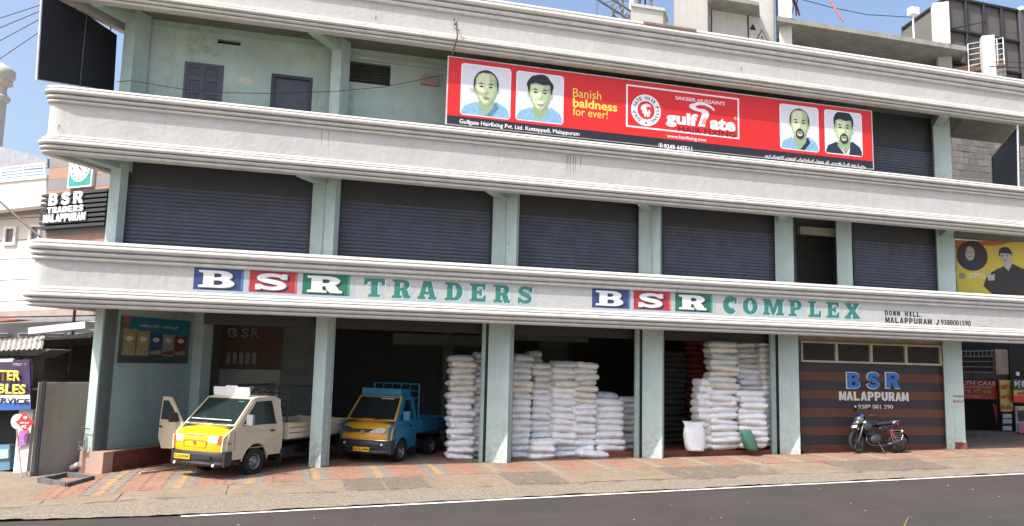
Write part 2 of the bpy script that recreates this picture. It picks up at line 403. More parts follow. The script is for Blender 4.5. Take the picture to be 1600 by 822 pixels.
# ================================================================== THE SHOP BUILDING
bld = thing('commercial_building', 'three storey white and pale green shop building with long painted fascia bands', 'building')
LX, FY, RX = -5.62, -1.05, 26.0
def path_left(r=.5, n=7):
    C = V3((LX, FY, 0)); a = C + DEP * r; b = C + X * r
    ctr = None
    pts = [C + DEP * 7.5, C + DEP * 3, a]
    for i in range(1, n):
        t = i / n; p = a * (1 - t) ** 2 + C * (2 * t * (1 - t)) + b * t ** 2; pts.append(p)
    pts.append(b)
    x = b.x + 1.5
    while x < RX: pts.append(V3((x, FY, 0))); x += 1.5
    pts.append(V3((RX, FY, 0)))
    return [(p.x, p.y) for p in pts]
PTH = path_left()
UP = [(-.15, .46), (-.15, 0), (0, 0), (.05, .008), (.07, .035), (.065, .07), (.045, .085), (.008, .09), (.008, .108), (.08, .112), (.103, .145), (.098, .185), (.075, .205), (.025, .21), (.025, .232), (.12, .236), (.15, .275), (.15, .32), (.125, .35), (.09, .355), (.09, .368), (.12, .375), (.12, .40), (.10, .43), (.05, .452), (0, .46)]
LO = [(-.15, .46), (-.15, 0), (.03, 0), (.07, .01), (.088, .038), (.08, .072), (.02, .078), (.02, .098), (.105, .10), (.132, .135), (.122, .175), (.05, .18), (.05, .20), (.15, .203), (.175, .24), (.17, .28), (.14, .303), (.09, .308), (.09, .325), (.115, .335), (.105, .37), (.05, .378), (.05, .395), (.06, .41), (.03, .442), (.0, .46)]
def scz(p, z0, h): return [(o, z0 + z * h / .46) for o, z in p]
BANDS = [(3.65, 4.11, 4.69, 5.16), (7.12, 7.58, 8.31, 8.72), (10.83, 11.24, 11.80, 12.36)]
for (z0, z1, z2, z3) in BANDS:
    fb = sweep('fascia_band', PTH, [(-.14, z1), (0, z1), (0, z2), (-.14, z2)], white, bld)
    sweep('lower_moulding', PTH, scz(LO, z0, z1 - z0 - .002), mould, fb)
    sweep('upper_moulding', PTH, scz(UP, z2 + .002, z3 - z2), mould, fb)
# broken stretch of the top moulding shows brick
bm = bmesh.new(); a = F(1003, 38, FY - .03).x; b = F(1085, 50, FY - .03).x
box(bm, ((a + b) / 2, FY - .085, 12.305), (b - a) / 2, .065, .03); obj('broken_plaster', bm, mat('broken_brick', (.33, .21, .15), .95, var=.25, scale=18, bump=1, bscale=30, bdist=.03), bld)
# slabs with soffits
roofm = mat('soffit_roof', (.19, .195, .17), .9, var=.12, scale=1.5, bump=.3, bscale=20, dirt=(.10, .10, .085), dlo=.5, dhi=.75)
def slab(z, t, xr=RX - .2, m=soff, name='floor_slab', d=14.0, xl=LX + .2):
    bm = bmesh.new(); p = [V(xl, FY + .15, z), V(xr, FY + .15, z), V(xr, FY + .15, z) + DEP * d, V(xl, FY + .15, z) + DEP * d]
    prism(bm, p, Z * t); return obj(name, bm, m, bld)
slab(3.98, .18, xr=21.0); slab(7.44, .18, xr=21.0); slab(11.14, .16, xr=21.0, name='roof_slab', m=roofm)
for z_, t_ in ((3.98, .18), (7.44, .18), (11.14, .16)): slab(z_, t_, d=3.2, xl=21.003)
def pillar(x, w, dpt, z0, z1, y0=0.0, m=teal, name='pillar'):
    bm = bmesh.new(); p = V(x, y0, z0)
    prism(bm, [p, p + FR * w, p + FR * w + DEP * dpt, p + DEP * dpt], Z * (z1 - z0))
    bevel(bm, .012, 1); return obj(name, bm, m, bld)
def beam(x, w, z0, z1, y0=0.02, m=soff, back=0.5):
    bm = bmesh.new(); p = V(x, y0, z0); t = (y0 - (FY + .14)) / DEP.y
    a = p - DEP * t; b = a + FR * w
    k = (b.y - (FY + .14)) / DEP.y; b = b - DEP * k if b.y < FY + .14 else b
    prism(bm, [a, b + DEP * max(0, (FY + .14 - b.y) / DEP.y), p + FR * w + DEP * back, p + DEP * back], Z * (z1 - z0)); obj('cantilever_beam', bm, m, bld)
# ground floor pillars
p1 = V(-4.36, .32, 0)
bm = bmesh.new(); prism(bm, [p1 + Z * .25, p1 + FR * .25 + Z * .25, p1 + FR * .25 + DEP * .45 + Z * .25, p1 + DEP * .45 + Z * .25], Z * 3.73); bevel(bm, .01, 1)
obj('pillar', bm, teal, bld)
for x, wd, dp in ((.81, .34, .30), (5.35, .60, .36), (9.87, .56, .34), (14.31, .57, .34)): pillar(x, wd, dp, zg(x) - .12, 3.98)
pillar(20.37, .23, .30, zg(20.37) - .1, 3.98)
pillar(20.37 + .22 * FR.x + .03, .32, .5, .52, 3.98, y0=-.09)
bm = bmesh.new(); p = V(20.59, -.10, 0); prism(bm, [p, p + FR * .34, p + FR * .34 + DEP * .5, p + DEP * .5], Z * .52); obj('pillar_plinth', bm, plinthr, bld)
# truck-bay side wall, its ledge and red plinth
wc = p1 + FR * .25
farv = ((onP(299, 560, wc, FR) - wc).dot(DEP))
bm = bmesh.new(); a = wc + DEP * .05; prism(bm, [a + Z * .32, a + DEP * (farv) + Z * .32, a + DEP * farv - FR * .2 + Z * .32, a - FR * .2 + Z * .32], Z * 3.66)
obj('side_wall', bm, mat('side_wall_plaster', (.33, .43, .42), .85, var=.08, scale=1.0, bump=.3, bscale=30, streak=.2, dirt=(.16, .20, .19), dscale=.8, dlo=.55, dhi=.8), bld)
q0 = V(-4.42, .37, 0) ; pw = .70
bm = bmesh.new(); a = q0 - DEP * .02; prism(bm, [a - Z * .35, a + FR * pw - Z * .35, a + FR * pw + DEP * .3 - Z * .35, a + DEP * .3 - Z * .35], Z * .70); bevel(bm, .012, 1); obj('plinth_end', bm, pinkst, bld)
bm = bmesh.new(); a = q0 + DEP * .283; prism(bm, [a - Z * .3, a + FR * (pw - .012) - Z * .3, a + FR * (pw - .012) + DEP * farv - Z * .3, a + DEP * farv - Z * .3], Z * .62); obj('side_plinth', bm, plinthr, bld)
bm = bmesh.new(); a = q0 + DEP * .285 ; prism(bm, [a + Z * .322, a + FR * (pw + .02) + Z * .322, a + FR * (pw + .02) + DEP * farv + Z * .322, a + DEP * farv + Z * .322], Z * .035); obj('plinth_ledge', bm, conc, bld)
pc = onP(297, 600, wc, FR); bm = bmesh.new(); a = V(pc.x, pc.y, zg(0) - .2); prism(bm, [a, a + FR * .32, a + FR * .32 + DEP * .4, a + DEP * .4], Z * 4.2); obj('pillar', bm, teal, bld)
# hall shell
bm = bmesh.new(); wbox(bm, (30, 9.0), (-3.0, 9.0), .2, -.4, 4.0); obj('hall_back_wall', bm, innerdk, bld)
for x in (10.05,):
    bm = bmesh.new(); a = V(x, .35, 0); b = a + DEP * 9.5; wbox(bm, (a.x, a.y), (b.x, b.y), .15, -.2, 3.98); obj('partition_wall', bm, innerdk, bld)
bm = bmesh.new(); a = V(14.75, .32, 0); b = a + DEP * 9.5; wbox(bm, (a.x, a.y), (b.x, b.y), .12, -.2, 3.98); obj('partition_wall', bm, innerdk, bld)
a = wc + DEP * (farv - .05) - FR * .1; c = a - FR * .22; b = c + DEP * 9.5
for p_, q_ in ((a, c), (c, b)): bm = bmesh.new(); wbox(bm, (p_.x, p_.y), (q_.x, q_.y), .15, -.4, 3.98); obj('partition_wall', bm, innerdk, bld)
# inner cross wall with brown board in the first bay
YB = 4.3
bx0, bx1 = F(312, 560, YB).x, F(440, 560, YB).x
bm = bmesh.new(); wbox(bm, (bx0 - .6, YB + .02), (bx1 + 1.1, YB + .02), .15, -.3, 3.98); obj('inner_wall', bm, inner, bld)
bm = bmesh.new(); zt, zb = F(380, 508, YB - .04).z, F(380, 577, YB - .04).z
box(bm, ((bx0 + bx1) / 2, YB - .01, (zt + zb) / 2), (bx1 - bx0) / 2, .03, (zt - zb) / 2); brd = obj('brown_name_board', bm, mat('dark_brown_board', (.085, .042, .03), .7, var=.1), bld)
for ch, a, b in (('B', 353, 373), ('S', 376, 390), ('R', 392, 405)):
    A, B = F(a, 527, YB - .05), F(b, 513, YB - .05)
    text('raised_letter', ch, V(A.x, YB - .045, A.z), X, Z, B.x - A.x, B.z - A.z, mat('dull_letter', (.25, .25, .24), .6), brd, bold=.03, t=.03)
for k in range(5):
    A, B = F(353 + 10 * k, 569, YB - .05), F(360.5 + 10 * k, 551, YB - .05)
    shape('pinned_sheet', [rect(0, 0, B.x - A.x, B.z - A.z)], V(A.x, YB - .045, A.z), X, Z, .006, mat('grey_sheet', (.20, .22, .22), .7), brd)
A, B = F(314, 640, YB), F(438, 578, YB)
shape('pale_panel', [rect(0, 0, B.x - A.x, B.z - A.z)], V(A.x, YB + .018, A.z), X, Z, .02, mat('pale_panel', (.33, .34, .31), .8, dirt=(.2, .2, .18)), bld)
# second wall stub and lintel seen in bay two
a, b = F(625, 600, 5.2).x, F(752, 600, 5.2).x
bm = bmesh.new(); box(bm, ((a + b) / 2, 5.2, 3.35), (b - a) / 2 + .3, .1, .18); obj('lintel', bm, inner, bld)
bm = bmesh.new(); a = F(700, 600, 5.25).x; box(bm, (a, 5.5, 2.0), .16, .15, 2.1); obj('inner_pillar', bm, inner, bld)
bm = bmesh.new(); a = F(865, 600, 5.5).x; box(bm, (a, 5.6, 2.0), .5, .12, 2.1); obj('inner_pillar', bm, inner, bld)
bm = bmesh.new(); box(bm, (3.3, 1.5, 3.62), 2.2, .1, .12); obj('lintel', bm, tealdk, bld)
bm = bmesh.new(); box(bm, (7.6, 2.6, 3.55), 1.6, .1, .2); obj('lintel', bm, inner, bld)
# roller shutter guides and boxes, ground bays
def guide(pxl, pxr, y, m, z1=3.98, yy=.2):
    a, b = F(pxl, y, yy), F(pxr, y, yy); bm = bmesh.new(); z0 = zg(a.x) - .1
    box(bm, ((a.x + b.x) / 2, yy + .05, (z0 + z1) / 2), (b.x - a.x) / 2, .05, (z1 - z0) / 2); return obj('shutter_guide', bm, m, bld)
rail = mat('guide_rail', (.34, .44, .42), .6, streak=.3)
guide(509.5, 513, 640, dark, yy=.12); guide(513, 518, 640, rail, yy=.1); guide(751, 756, 640, rail, yy=.02); guide(756, 761, 640, dark, yy=.05); guide(797, 801, 640, dark, yy=.1)
guide(993, 999, 640, rail, yy=.02); guide(999, 1003, 640, dark, yy=.05); guide(1035, 1038.5, 640, dark, yy=.1); guide(1206, 1213, 640, rail, yy=.02); guide(1213, 1219, 640, dark, yy=.05)
for a, b in ((-1.9, .85), (1.3, 5.5), (5.95, 10.0), (10.4, 14.4)):
    bm = bmesh.new(); box(bm, ((a + b) / 2, .45, 3.70), (b - a) / 2, .2, .27); obj('shutter_box', bm, dark, bld)

# raised red floors
for a, b, y0, h in ((10.3, 14.45, .05, .17), (8.75, 9.98, .25, .20)):
    bm = bmesh.new(); p = V(a, y0, -.1); n = (b - a)
    prism(bm, [p, p + X * n, p + X * n + DEP * 8, p + DEP * 8], Z * (zg(b) + h - .06 + .1)); bevel(bm, .01, 1); obj('red_step', bm, plinthr, bld)
# -------- shutters of the upper floors
def shutter(x0, x1, z0, z1, zb, y=.22, parent=bld):
    """corrugated curtain from z0 to z1 and a plain hood above to zb"""
    bm = bmesh.new(); p = .098; prof = []; z = z0
    while z < z1:
        prof += [(0, z), (-.020, z + p * .15), (-.034, z + p * .42), (-.028, z + p * .75), (-.001, z + p * .93)]; z += p
    prof.append((0, z))
    L = [bm.verts.new((x0, y + o, z)) for o, z in prof]; Rr = [bm.verts.new((x1, y + o, z)) for o, z in prof]
    for i in range(len(prof) - 1): bm.faces.new([L[i], Rr[i], Rr[i + 1], L[i + 1]])
    sh = obj('roller_shutter', bm, slate, parent)
    bm = bmesh.new(); box(bm, ((x0 + x1) / 2, y + .06, (z + zb) / 2 + .002), (x1 - x0) / 2, .10, (zb - z) / 2); bevel(bm, .02, 1)
    obj('shutter_hood', bm, mat('hood_steel', (.045, .05, .062), .5, var=.1), sh)
    for xx in (x0 + .035, x1 - .035):
        bm = bmesh.new(); box(bm, (xx, y - .02, (z0 + z1) / 2), .035, .03, (z1 - z0) / 2 + .02); obj('side_channel', bm, mat('channel', (.05, .055, .07), .5), sh)
    bm = bmesh.new(); box(bm, ((x0 + x1) / 2, y - .02, z0 + .03), (x1 - x0) / 2 - .07, .035, .03); obj('bottom_rail', bm, slate, sh)
    bm = bmesh.new(); box(bm, ((x0 + x1) / 2, y - .05, z0 + .28), .09, .02, .05); bevel(bm, .01, 1); obj('shutter_lock', bm, dark, sh)
    for xx in (x0 + .6, x1 - .6):
        bm = bmesh.new(); tube(bm, [(xx - .08, y - .03, z0 + .12), (xx - .06, y - .08, z0 + .12), (xx + .06, y - .08, z0 + .12), (xx + .08, y - .03, z0 + .12)], .012, 6); obj('pull_handle', bm, steel, sh)
    return sh
def fx(px, y=380, c=.22): return F(px, y, c).x
for a, b in ((188, 484), (527, 768), (807, 998), (1034, 1212), (1331, 1466)): shutter(fx(a), fx(b), 4.17, 6.78, 7.43)
for x, wd, dp in ((-4.24, .32, .24), (.54, .68, .24), (5.37, .70, .2), (9.74, .62, .26), (14.26, .53, .4), (16.47, .44, .4), (20.31, .50, .4)):
    pillar(x, wd, dp, 4.16, 7.44)
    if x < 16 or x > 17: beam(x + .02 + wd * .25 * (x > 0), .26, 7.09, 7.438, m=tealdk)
for x in (.54, 5.37, 9.74):   # raised strip where shutter channel was boxed in
    p = V(x, 0, 0) + FR * .36; bm = bmesh.new(); box(bm, (p.x, p.y - .02, 5.7), .02, .02, 1.4, FR, DEP); obj('conduit', bm, tealdk, bld)
bm = bmesh.new(); a, b = fx(1241, 400, .6), fx(1312, 400, .6); wbox(bm, (b + 3, 2.2), (a - .5, 2.2), .1, 4.16, 7.44); obj('recess_wall', bm, innerdk, bld)
bm = bmesh.new(); wbox(bm, (fx(1244, 400, .3), .3), (fx(1244, 400, .3) + 1.2, 2.2), .1, 4.16, 7.44); wbox(bm, (fx(1309, 400, .3) + 1.2, 2.2), (fx(1309, 400, .3), .3), .1, 4.16, 7.44); obj('recess_wall', bm, innerdk, bld)
bm = bmesh.new(); box(bm, ((a + b) / 2, .35, 7.0), (b - a) / 2, .08, .12); obj('lintel', bm, soff, bld)
# -------- top floor
zc3, zf3 = 11.14, 7.62
y3 = .32
x3a = F(205, 100, y3).x
# window and door openings cut through the wall
def opening(pts, c): return [F(x, y, c) for x, y in pts]
wz0, wz1 = F(318, 150, y3).z, F(318, 99, y3).z; wxa, wxb = F(288, 110, y3).x, F(350, 110, y3).x
dxa, dxb = F(423, 140, y3).x, F(488, 140, y3).x; dz1 = F(455, 118, y3).z
vxa, vxb = F(340, 64, y3).x, F(376, 67, y3).x; vz0, vz1 = F(358, 69.5, y3).z, F(358, 63, y3).z
x3b = F(516, 120, y3).x
bm = bmesh.new()
plate(bm, [rect(x3a, zf3, x3b, zc3 - .002), rect(wxa, wz0 - .3, wxb, wz1), rect(dxa, zf3 + .05, dxb, dz1), rect(vxa, vz0, vxb, vz1)], V(0, y3, 0), X, Z, .2, base=-.2)
w3 = obj('top_floor_wall', bm, tealdk, bld)
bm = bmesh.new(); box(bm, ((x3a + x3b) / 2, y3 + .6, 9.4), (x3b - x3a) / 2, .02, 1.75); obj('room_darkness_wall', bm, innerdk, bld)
frm = mat('grey_blue_joinery', (.085, .10, .13), .55, var=.1)
wz0 -= .3
win = thing('w', None, None); win.name = 'window'; win.parent = bld
bm = bmesh.new()
plate(bm, [rect(wxa, wz0, wxb, wz1), rect(wxa + .07, wz0 + .07, (wxa + wxb) / 2 - .02, wz1 - .07), rect((wxa + wxb) / 2 + .02, wz0 + .07, wxb - .07, wz1 - .07)], V(0, y3 - .01, 0), X, Z, .09, base=-.09)
obj('window_frame', bm, frm, win)
hw = (wxb - wxa - .18) / 2
for s in (0, 1):
    xa = wxa + .07 + s * (hw + .04); lh = (wz1 - wz0 - .14)
    holes = [rect(xa + .06, wz0 + .07 + lh * k / 3 + .05, xa + hw - .06, wz0 + .07 + lh * (k + 1) / 3 - .05) for k in range(3)]
    bm = bmesh.new(); plate(bm, [rect(xa, wz0 + .07, xa + hw, wz1 - .07)] + holes, V(0, y3 - .0, 0), X, Z, .04, base=-.06); obj('casement', bm, frm, win)
    for hl in holes:
        bm = bmesh.new(); (a0, b0), _, (a1, b1), _ = hl
        plate(bm, [hl], V(0, y3 + .05, 0), X, Z, .006); obj('pane', bm, glassd, win)
        bm = bmesh.new()
        for i in range(1, 4):
            xx = a0 + (a1 - a0) * i / 4; tube(bm, [V(xx + .012 * (-1) ** j, y3 + .03, b0 + (b1 - b0) * j / 6) for j in range(7)], .006, 4)
        obj('grille', bm, mat('grille_paint', (.20, .22, .26), .5), win)
bm = bmesh.new(); plate(bm, [[(dxa, zf3 + .05), (dxa, dz1), (dxb, dz1), (dxb, zf3 + .05), (dxb - .08, zf3 + .05), (dxb - .08, dz1 - .08), (dxa + .08, dz1 - .08), (dxa + .08, zf3 + .05)]], V(0, y3 - .01, 0), X, Z, .12, base=-.12)
dr = obj('door_frame', bm, mat('door_frame_dark', (.04, .05, .065), .5), bld)
bm = bmesh.new(); box(bm, ((dxa + dxb) / 2, y3 + .1, (zf3 + dz1) / 2), (dxb - dxa) / 2 - .08, .02, (dz1 - zf3) / 2 - .06); obj('door_leaf', bm, mat('door_leaf', (.075, .09, .12), .5, var=.1), dr)
# plaster scar beside the window
sc_c = F(382, 127, y3)
bm = bmesh.new(); pts = [(sc_c.x + .22 * cos(t) * (1 + .25 * nz(t, 2, 1.7)) , .09 * sin(t) * (1 + .5 * nz(t, 5, 1.3))) for t in [2 * pi * i / 22 for i in range(22)]]
plate(bm, [pts], V(0, y3, sc_c.z), X, Z, .004); obj('plaster_patch', bm, mat('filler', (.60, .55, .44), .9), w3)
# lintel line, corner pillars and right wall behind the sign
bm = bmesh.new(); box(bm, ((x3a + x3b) / 2, y3 - .015, F(358, 55, y3).z), (x3b - x3a) / 2, .02, .012); obj('plaster_line', bm, tealdk, w3)
pp = F(187, 130, .0); pillar(pp.x, .34, .5, zf3, zc3, m=tealdk)
beam(pp.x + .05, .2, 10.79, zc3 - .002, m=tealdk)
pillar(.83, .30, .45, zf3, zc3); beam(.83, .26, 10.79, zc3 - .002, m=tealdk)
pillar(20.36, .5, .4, zf3, zc3); beam(20.38, .3, 10.79, zc3 - .002, m=tealdk)
y4 = .55; xa, xb = F(534, 110, y4).x, fx(1364, 230, .3)
la, lb = F(543, 110, y4).x, F(610, 120, y4).x; lz1, lz0 = F(577, 98, y4).z, F(577, 131, y4).z
bm = bmesh.new(); plate(bm, [rect(xa, zf3, xb, zc3 - .002), rect(la, lz0, lb, lz1)], V(0, y4, 0), X, Z, .18, base=-.18); w4 = obj('top_floor_wall', bm, teal, bld)
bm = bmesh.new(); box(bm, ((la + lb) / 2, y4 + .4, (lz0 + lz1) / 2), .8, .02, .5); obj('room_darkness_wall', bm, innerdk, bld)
lv = thing('l', None, None); lv.name = 'louvre_window'; lv.parent = bld
for k in range(7):
    bm = bmesh.new(); z = lz0 + (lz1 - lz0) * (k + .5) / 7; box(bm, ((la + lb) / 2, y4 + .06, z), (lb - la) / 2, .045, .006, X, (Y + Z * .6).normalized(), (Z - Y * .6).normalized()); obj('louvre_blade', bm, glassd, lv)
bm = bmesh.new(); box(bm, ((xa + xb) / 2, y4 - .04, F(640, 101, y4).z), (xb - xa) / 2, .04, .06); obj('lintel_band', bm, tealdk, w4)
shutter(fx(1362, 230, .3), fx(1460, 230, .3), 7.65, 9.95, 11.13, y=.3)
# ventilator slot blades
for k in range(2):
    bm = bmesh.new(); box(bm, ((vxa + vxb) / 2, y3 + .06, vz0 + .05 + k * .07), (vxb - vxa) / 2, .03, .006); obj('vent_blade', bm, dark, w3)
# fuse box and meter by the sign
fb = thing('f', None, None); fb.name = 'fuse_box'; fb.parent = bld
pinkbox = mat('faded_pink_plastic', (.42, .31, .27), .6)
A, B = F(657, 133, y4), F(669, 121, y4); bm = bmesh.new(); box(bm, ((A.x + B.x) / 2, y4 - .06, (A.z + B.z) / 2), (B.x - A.x) / 2, .06, (B.z - A.z) / 2); bevel(bm, .01, 1); obj('fuse_cover', bm, pinkbox, fb)
A, B = F(669, 134, y4), F(685, 123, y4); bm = bmesh.new(); box(bm, ((A.x + B.x) / 2, y4 - .05, (A.z + B.z) / 2), (B.x - A.x) / 2, .05, (B.z - A.z) / 2); bevel(bm, .02, 2); obj('starter_casing', bm, pinkbox, fb)
# cable slung along the top floor
def cable(name, pts, r, m, label, cat='cable', sag=0.0, n=10, group=None):
    P = []
    for a, b in zip(pts, pts[1:]):
        for i in range(n): t = i / n; P.append(a.lerp(b, t) - Z * sag * 4 * t * (1 - t))
    P.append(pts[-1]); bm = bmesh.new(); tube(bm, P, r, 5); o = obj(name, bm, m); return tag(o, label, cat, group)
blk = mat('cable_black', (.015, .015, .015), .6)
bm = bmesh.new(); P = [F(x, y, -.3) for x, y in ((182, 128), (205, 126), (245, 133), (290, 140), (350, 145), (430, 146), (520, 143), (600, 136), (660, 124), (695, 117))]; tube(bm, P, .008, 5); obj('slack_cable', bm, blk, bld)
# bracket rods on the fascias
bm = bmesh.new(); P = [F(x, y, FY - .05) for x, y in ((711, 39), (712, 62))]; tube(bm, [P[0] - Y * .0, P[0] - Y * .18, P[1] - Y * .22, F(707, 84, FY - .1)], .02, 6); tube(bm, [F(711, 44, FY - .1), F(718, 48, FY - .22)], .015, 5); obj('hook_rod', bm, mat('rusty_rod', (.10, .06, .045), .8), bld)
for x, y in ((587, 26), (1157, 106), (93, 196), (332, 36)):
    bm = bmesh.new(); p = F(x, y, FY); tube(bm, [p + Y * .05, p - Y * .05, p - Y * .05 - Z * .12], .007, 5); obj('reinforcement_stub', bm, mat('rusty_rod', (.1, .06, .045), .8), bld)

# ---------------- painted lettering on the lowest fascia
TT = .2
def arc(cx, cy, rx, ry, a0, a1, n=8): return [(cx + rx * cos(radians(a0 + (a1 - a0) * i / n)), cy + ry * sin(radians(a0 + (a1 - a0) * i / n))) for i in range(n + 1)]
def stroke(pts, wd, closed=False):
    """thick line polygon; wd half width in x and y"""
    L, R = [], []; n = len(pts)
    for i, (x, y) in enumerate(pts):
        x0, y0 = pts[max(i - 1, 0)]; x1, y1 = pts[min(i + 1, n - 1)]; dx, dy = x1 - x0, y1 - y0; l = sqrt(dx * dx + dy * dy) or 1
        ww = wd if not callable(wd) else wd(i / (n - 1)); L.append((x - dy / l * ww, y + dx / l * ww)); R.append((x + dy / l * ww, y - dx / l * ww))
    return L + R[::-1]
def catm(P, n=4):
    o = []
    for i in range(len(P) - 1):
        p0, p1, p2, p3 = P[max(i - 1, 0)], P[i], P[i + 1], P[min(i + 2, len(P) - 1)]
        for k in range(n):
            t = k / n; o.append(tuple(.5 * (2 * b + (c - a) * t + (2 * a - 5 * b + 4 * c - d) * t * t + (3 * b - a - 3 * c + d) * t ** 3) for a, b, c, d in zip(p0, p1, p2, p3)))
    return o + [P[-1]]
S_ = [stroke(catm([(.84, .72), (.74, .85), (.50, .90), (.27, .84), (.19, .71), (.29, .59), (.50, .51), (.72, .42), (.81, .29), (.73, .16), (.50, .10), (.27, .15), (.14, .28)]), lambda t: .085 + .045 * sin(pi * t) ** 2)]
GL = {
 'T': [[[(0, 1), (0, .64), (.12, .64), (.19, .80), (.34, .80), (.34, .15), (.22, .12), (.22, 0), (.78, 0), (.78, .12), (.66, .15), (.66, .80), (.81, .80), (.88, .64), (1, .64), (1, 1)]]],
 'E': [[[(0, 0), (.96, 0), (.98, .36), (.86, .36), (.78, .18), (.44, .18), (.44, .42), (.60, .42), (.60, .34), (.74, .34), (.74, .68), (.60, .68), (.60, .60), (.44, .60), (.44, .83), (.76, .83), (.84, .68), (.95, .68), (.95, 1), (0, 1), (0, .88), (.12, .85), (.12, .15), (0, .12)]]],
 'L': [[[(0, 0), (.96, 0), (1, .42), (.86, .42), (.78, .18), (.46, .18), (.46, .85), (.62, .88), (.62, 1), (0, 1), (0, .88), (.13, .85), (.13, .15), (0, .12)]]],
 'R': [[[(0, 0), (.56, 0), (.56, .13), (.44, .15), (.44, .40), (.52, .40), (.60, .12), (.68, .0), (1.02, 0), (1.02, .14), (.94, .17), (.86, .40), (.80, .48)] + arc(.62, .74, .34, .26, -40, 90, 7) + [(0, 1), (0, .88), (.12, .85), (.12, .15), (0, .12)], [(.44, .57)] + [(.44, .83), (.54, .83)] + arc(.56, .70, .1, .13, 90, -90, 5)]],
 'P': [[[(0, 0), (.60, 0), (.60, .13), (.46, .15), (.46, .38), (.62, .38)] + arc(.62, .69, .36, .31, -90, 90, 8) + [(0, 1), (0, .88), (.13, .85), (.13, .15), (0, .12)], [(.46, .55), (.46, .84), (.56, .84)] + arc(.56, .695, .12, .145, 90, -90, 6)]],
 'D': [[[(0, 0), (.55, 0)] + arc(.55, .5, .45, .5, -90, 90, 12) + [(0, 1), (0, .88), (.12, .85), (.12, .15), (0, .12)], [(.44, .17), (.44, .83), (.52, .83)] + arc(.52, .5, .15, .33, 90, -90, 8)]],
 'B': [[[(0, 0), (.60, 0)] + arc(.62, .27, .38, .27, -90, 55, 7) + arc(.60, .73, .34, .27, -30, 90, 6) + [(0, 1), (0, .88), (.13, .85), (.13, .15), (0, .12)], [(.42, .15), (.42, .43), (.54, .43)] + arc(.56, .29, .12, .14, 90, -90, 5), [(.42, .60), (.42, .85), (.52, .85)] + arc(.54, .725, .1, .125, 90, -90, 5)]],
 'A': [[[(-.04, 0), (.42, 0), (.42, .13), (.33, .15), (.36, .27), (.62, .27), (.65, .15), (.56, .13), (.56, 0), (1.04, 0), (1.04, .13), (.96, .15), (.72, 1), (.28, 1), (.06, .15), (-.04, .13)], [(.40, .42), (.49, .76), (.58, .42)]]],
 'O': [[ell(.5, .5, .52, .52, 28), ell(.5, .5, .17, .33, 18)]],
 'M': [[[(-.04, 0), (.34, 0), (.34, .12), (.26, .14), (.26, .6), (.44, .02), (.56, .02), (.74, .6), (.74, .14), (.66, .12), (.66, 0), (1.06, 0), (1.06, .12), (.99, .15), (.99, .85), (1.06, .88), (1.06, 1), (.68, 1), (.52, .50), (.36, 1), (-.04, 1), (-.04, .88), (.04, .85), (.04, .15), (-.04, .12)]]],
 'X': [[[(-.04, 0), (.42, 0), (.42, .12), (.36, .14), (.48, .30), (.60, .14), (.54, .12), (.54, 0), (1.06, 0), (1.06, .12), (.98, .14), (.72, .52), (.94, .86), (1.02, .88), (1.02, 1), (.58, 1), (.58, .88), (.64, .86), (.54, .70), (.44, .86), (.50, .88), (.50, 1), (-.02, 1), (-.02, .88), (.06, .86), (.32, .50), (.06, .14), (-.04, .12)]]],
 'C': [[stroke(arc(.54, .5, .36, .37, 48, 312, 22), lambda t: .15 + .05 * sin(pi * t))], [rect(.80, .60, .96, .98)]],
 'S': [S_, [rect(.80, .66, .95, .98)], [rect(.04, .02, .19, .34)]]}
_a = arc
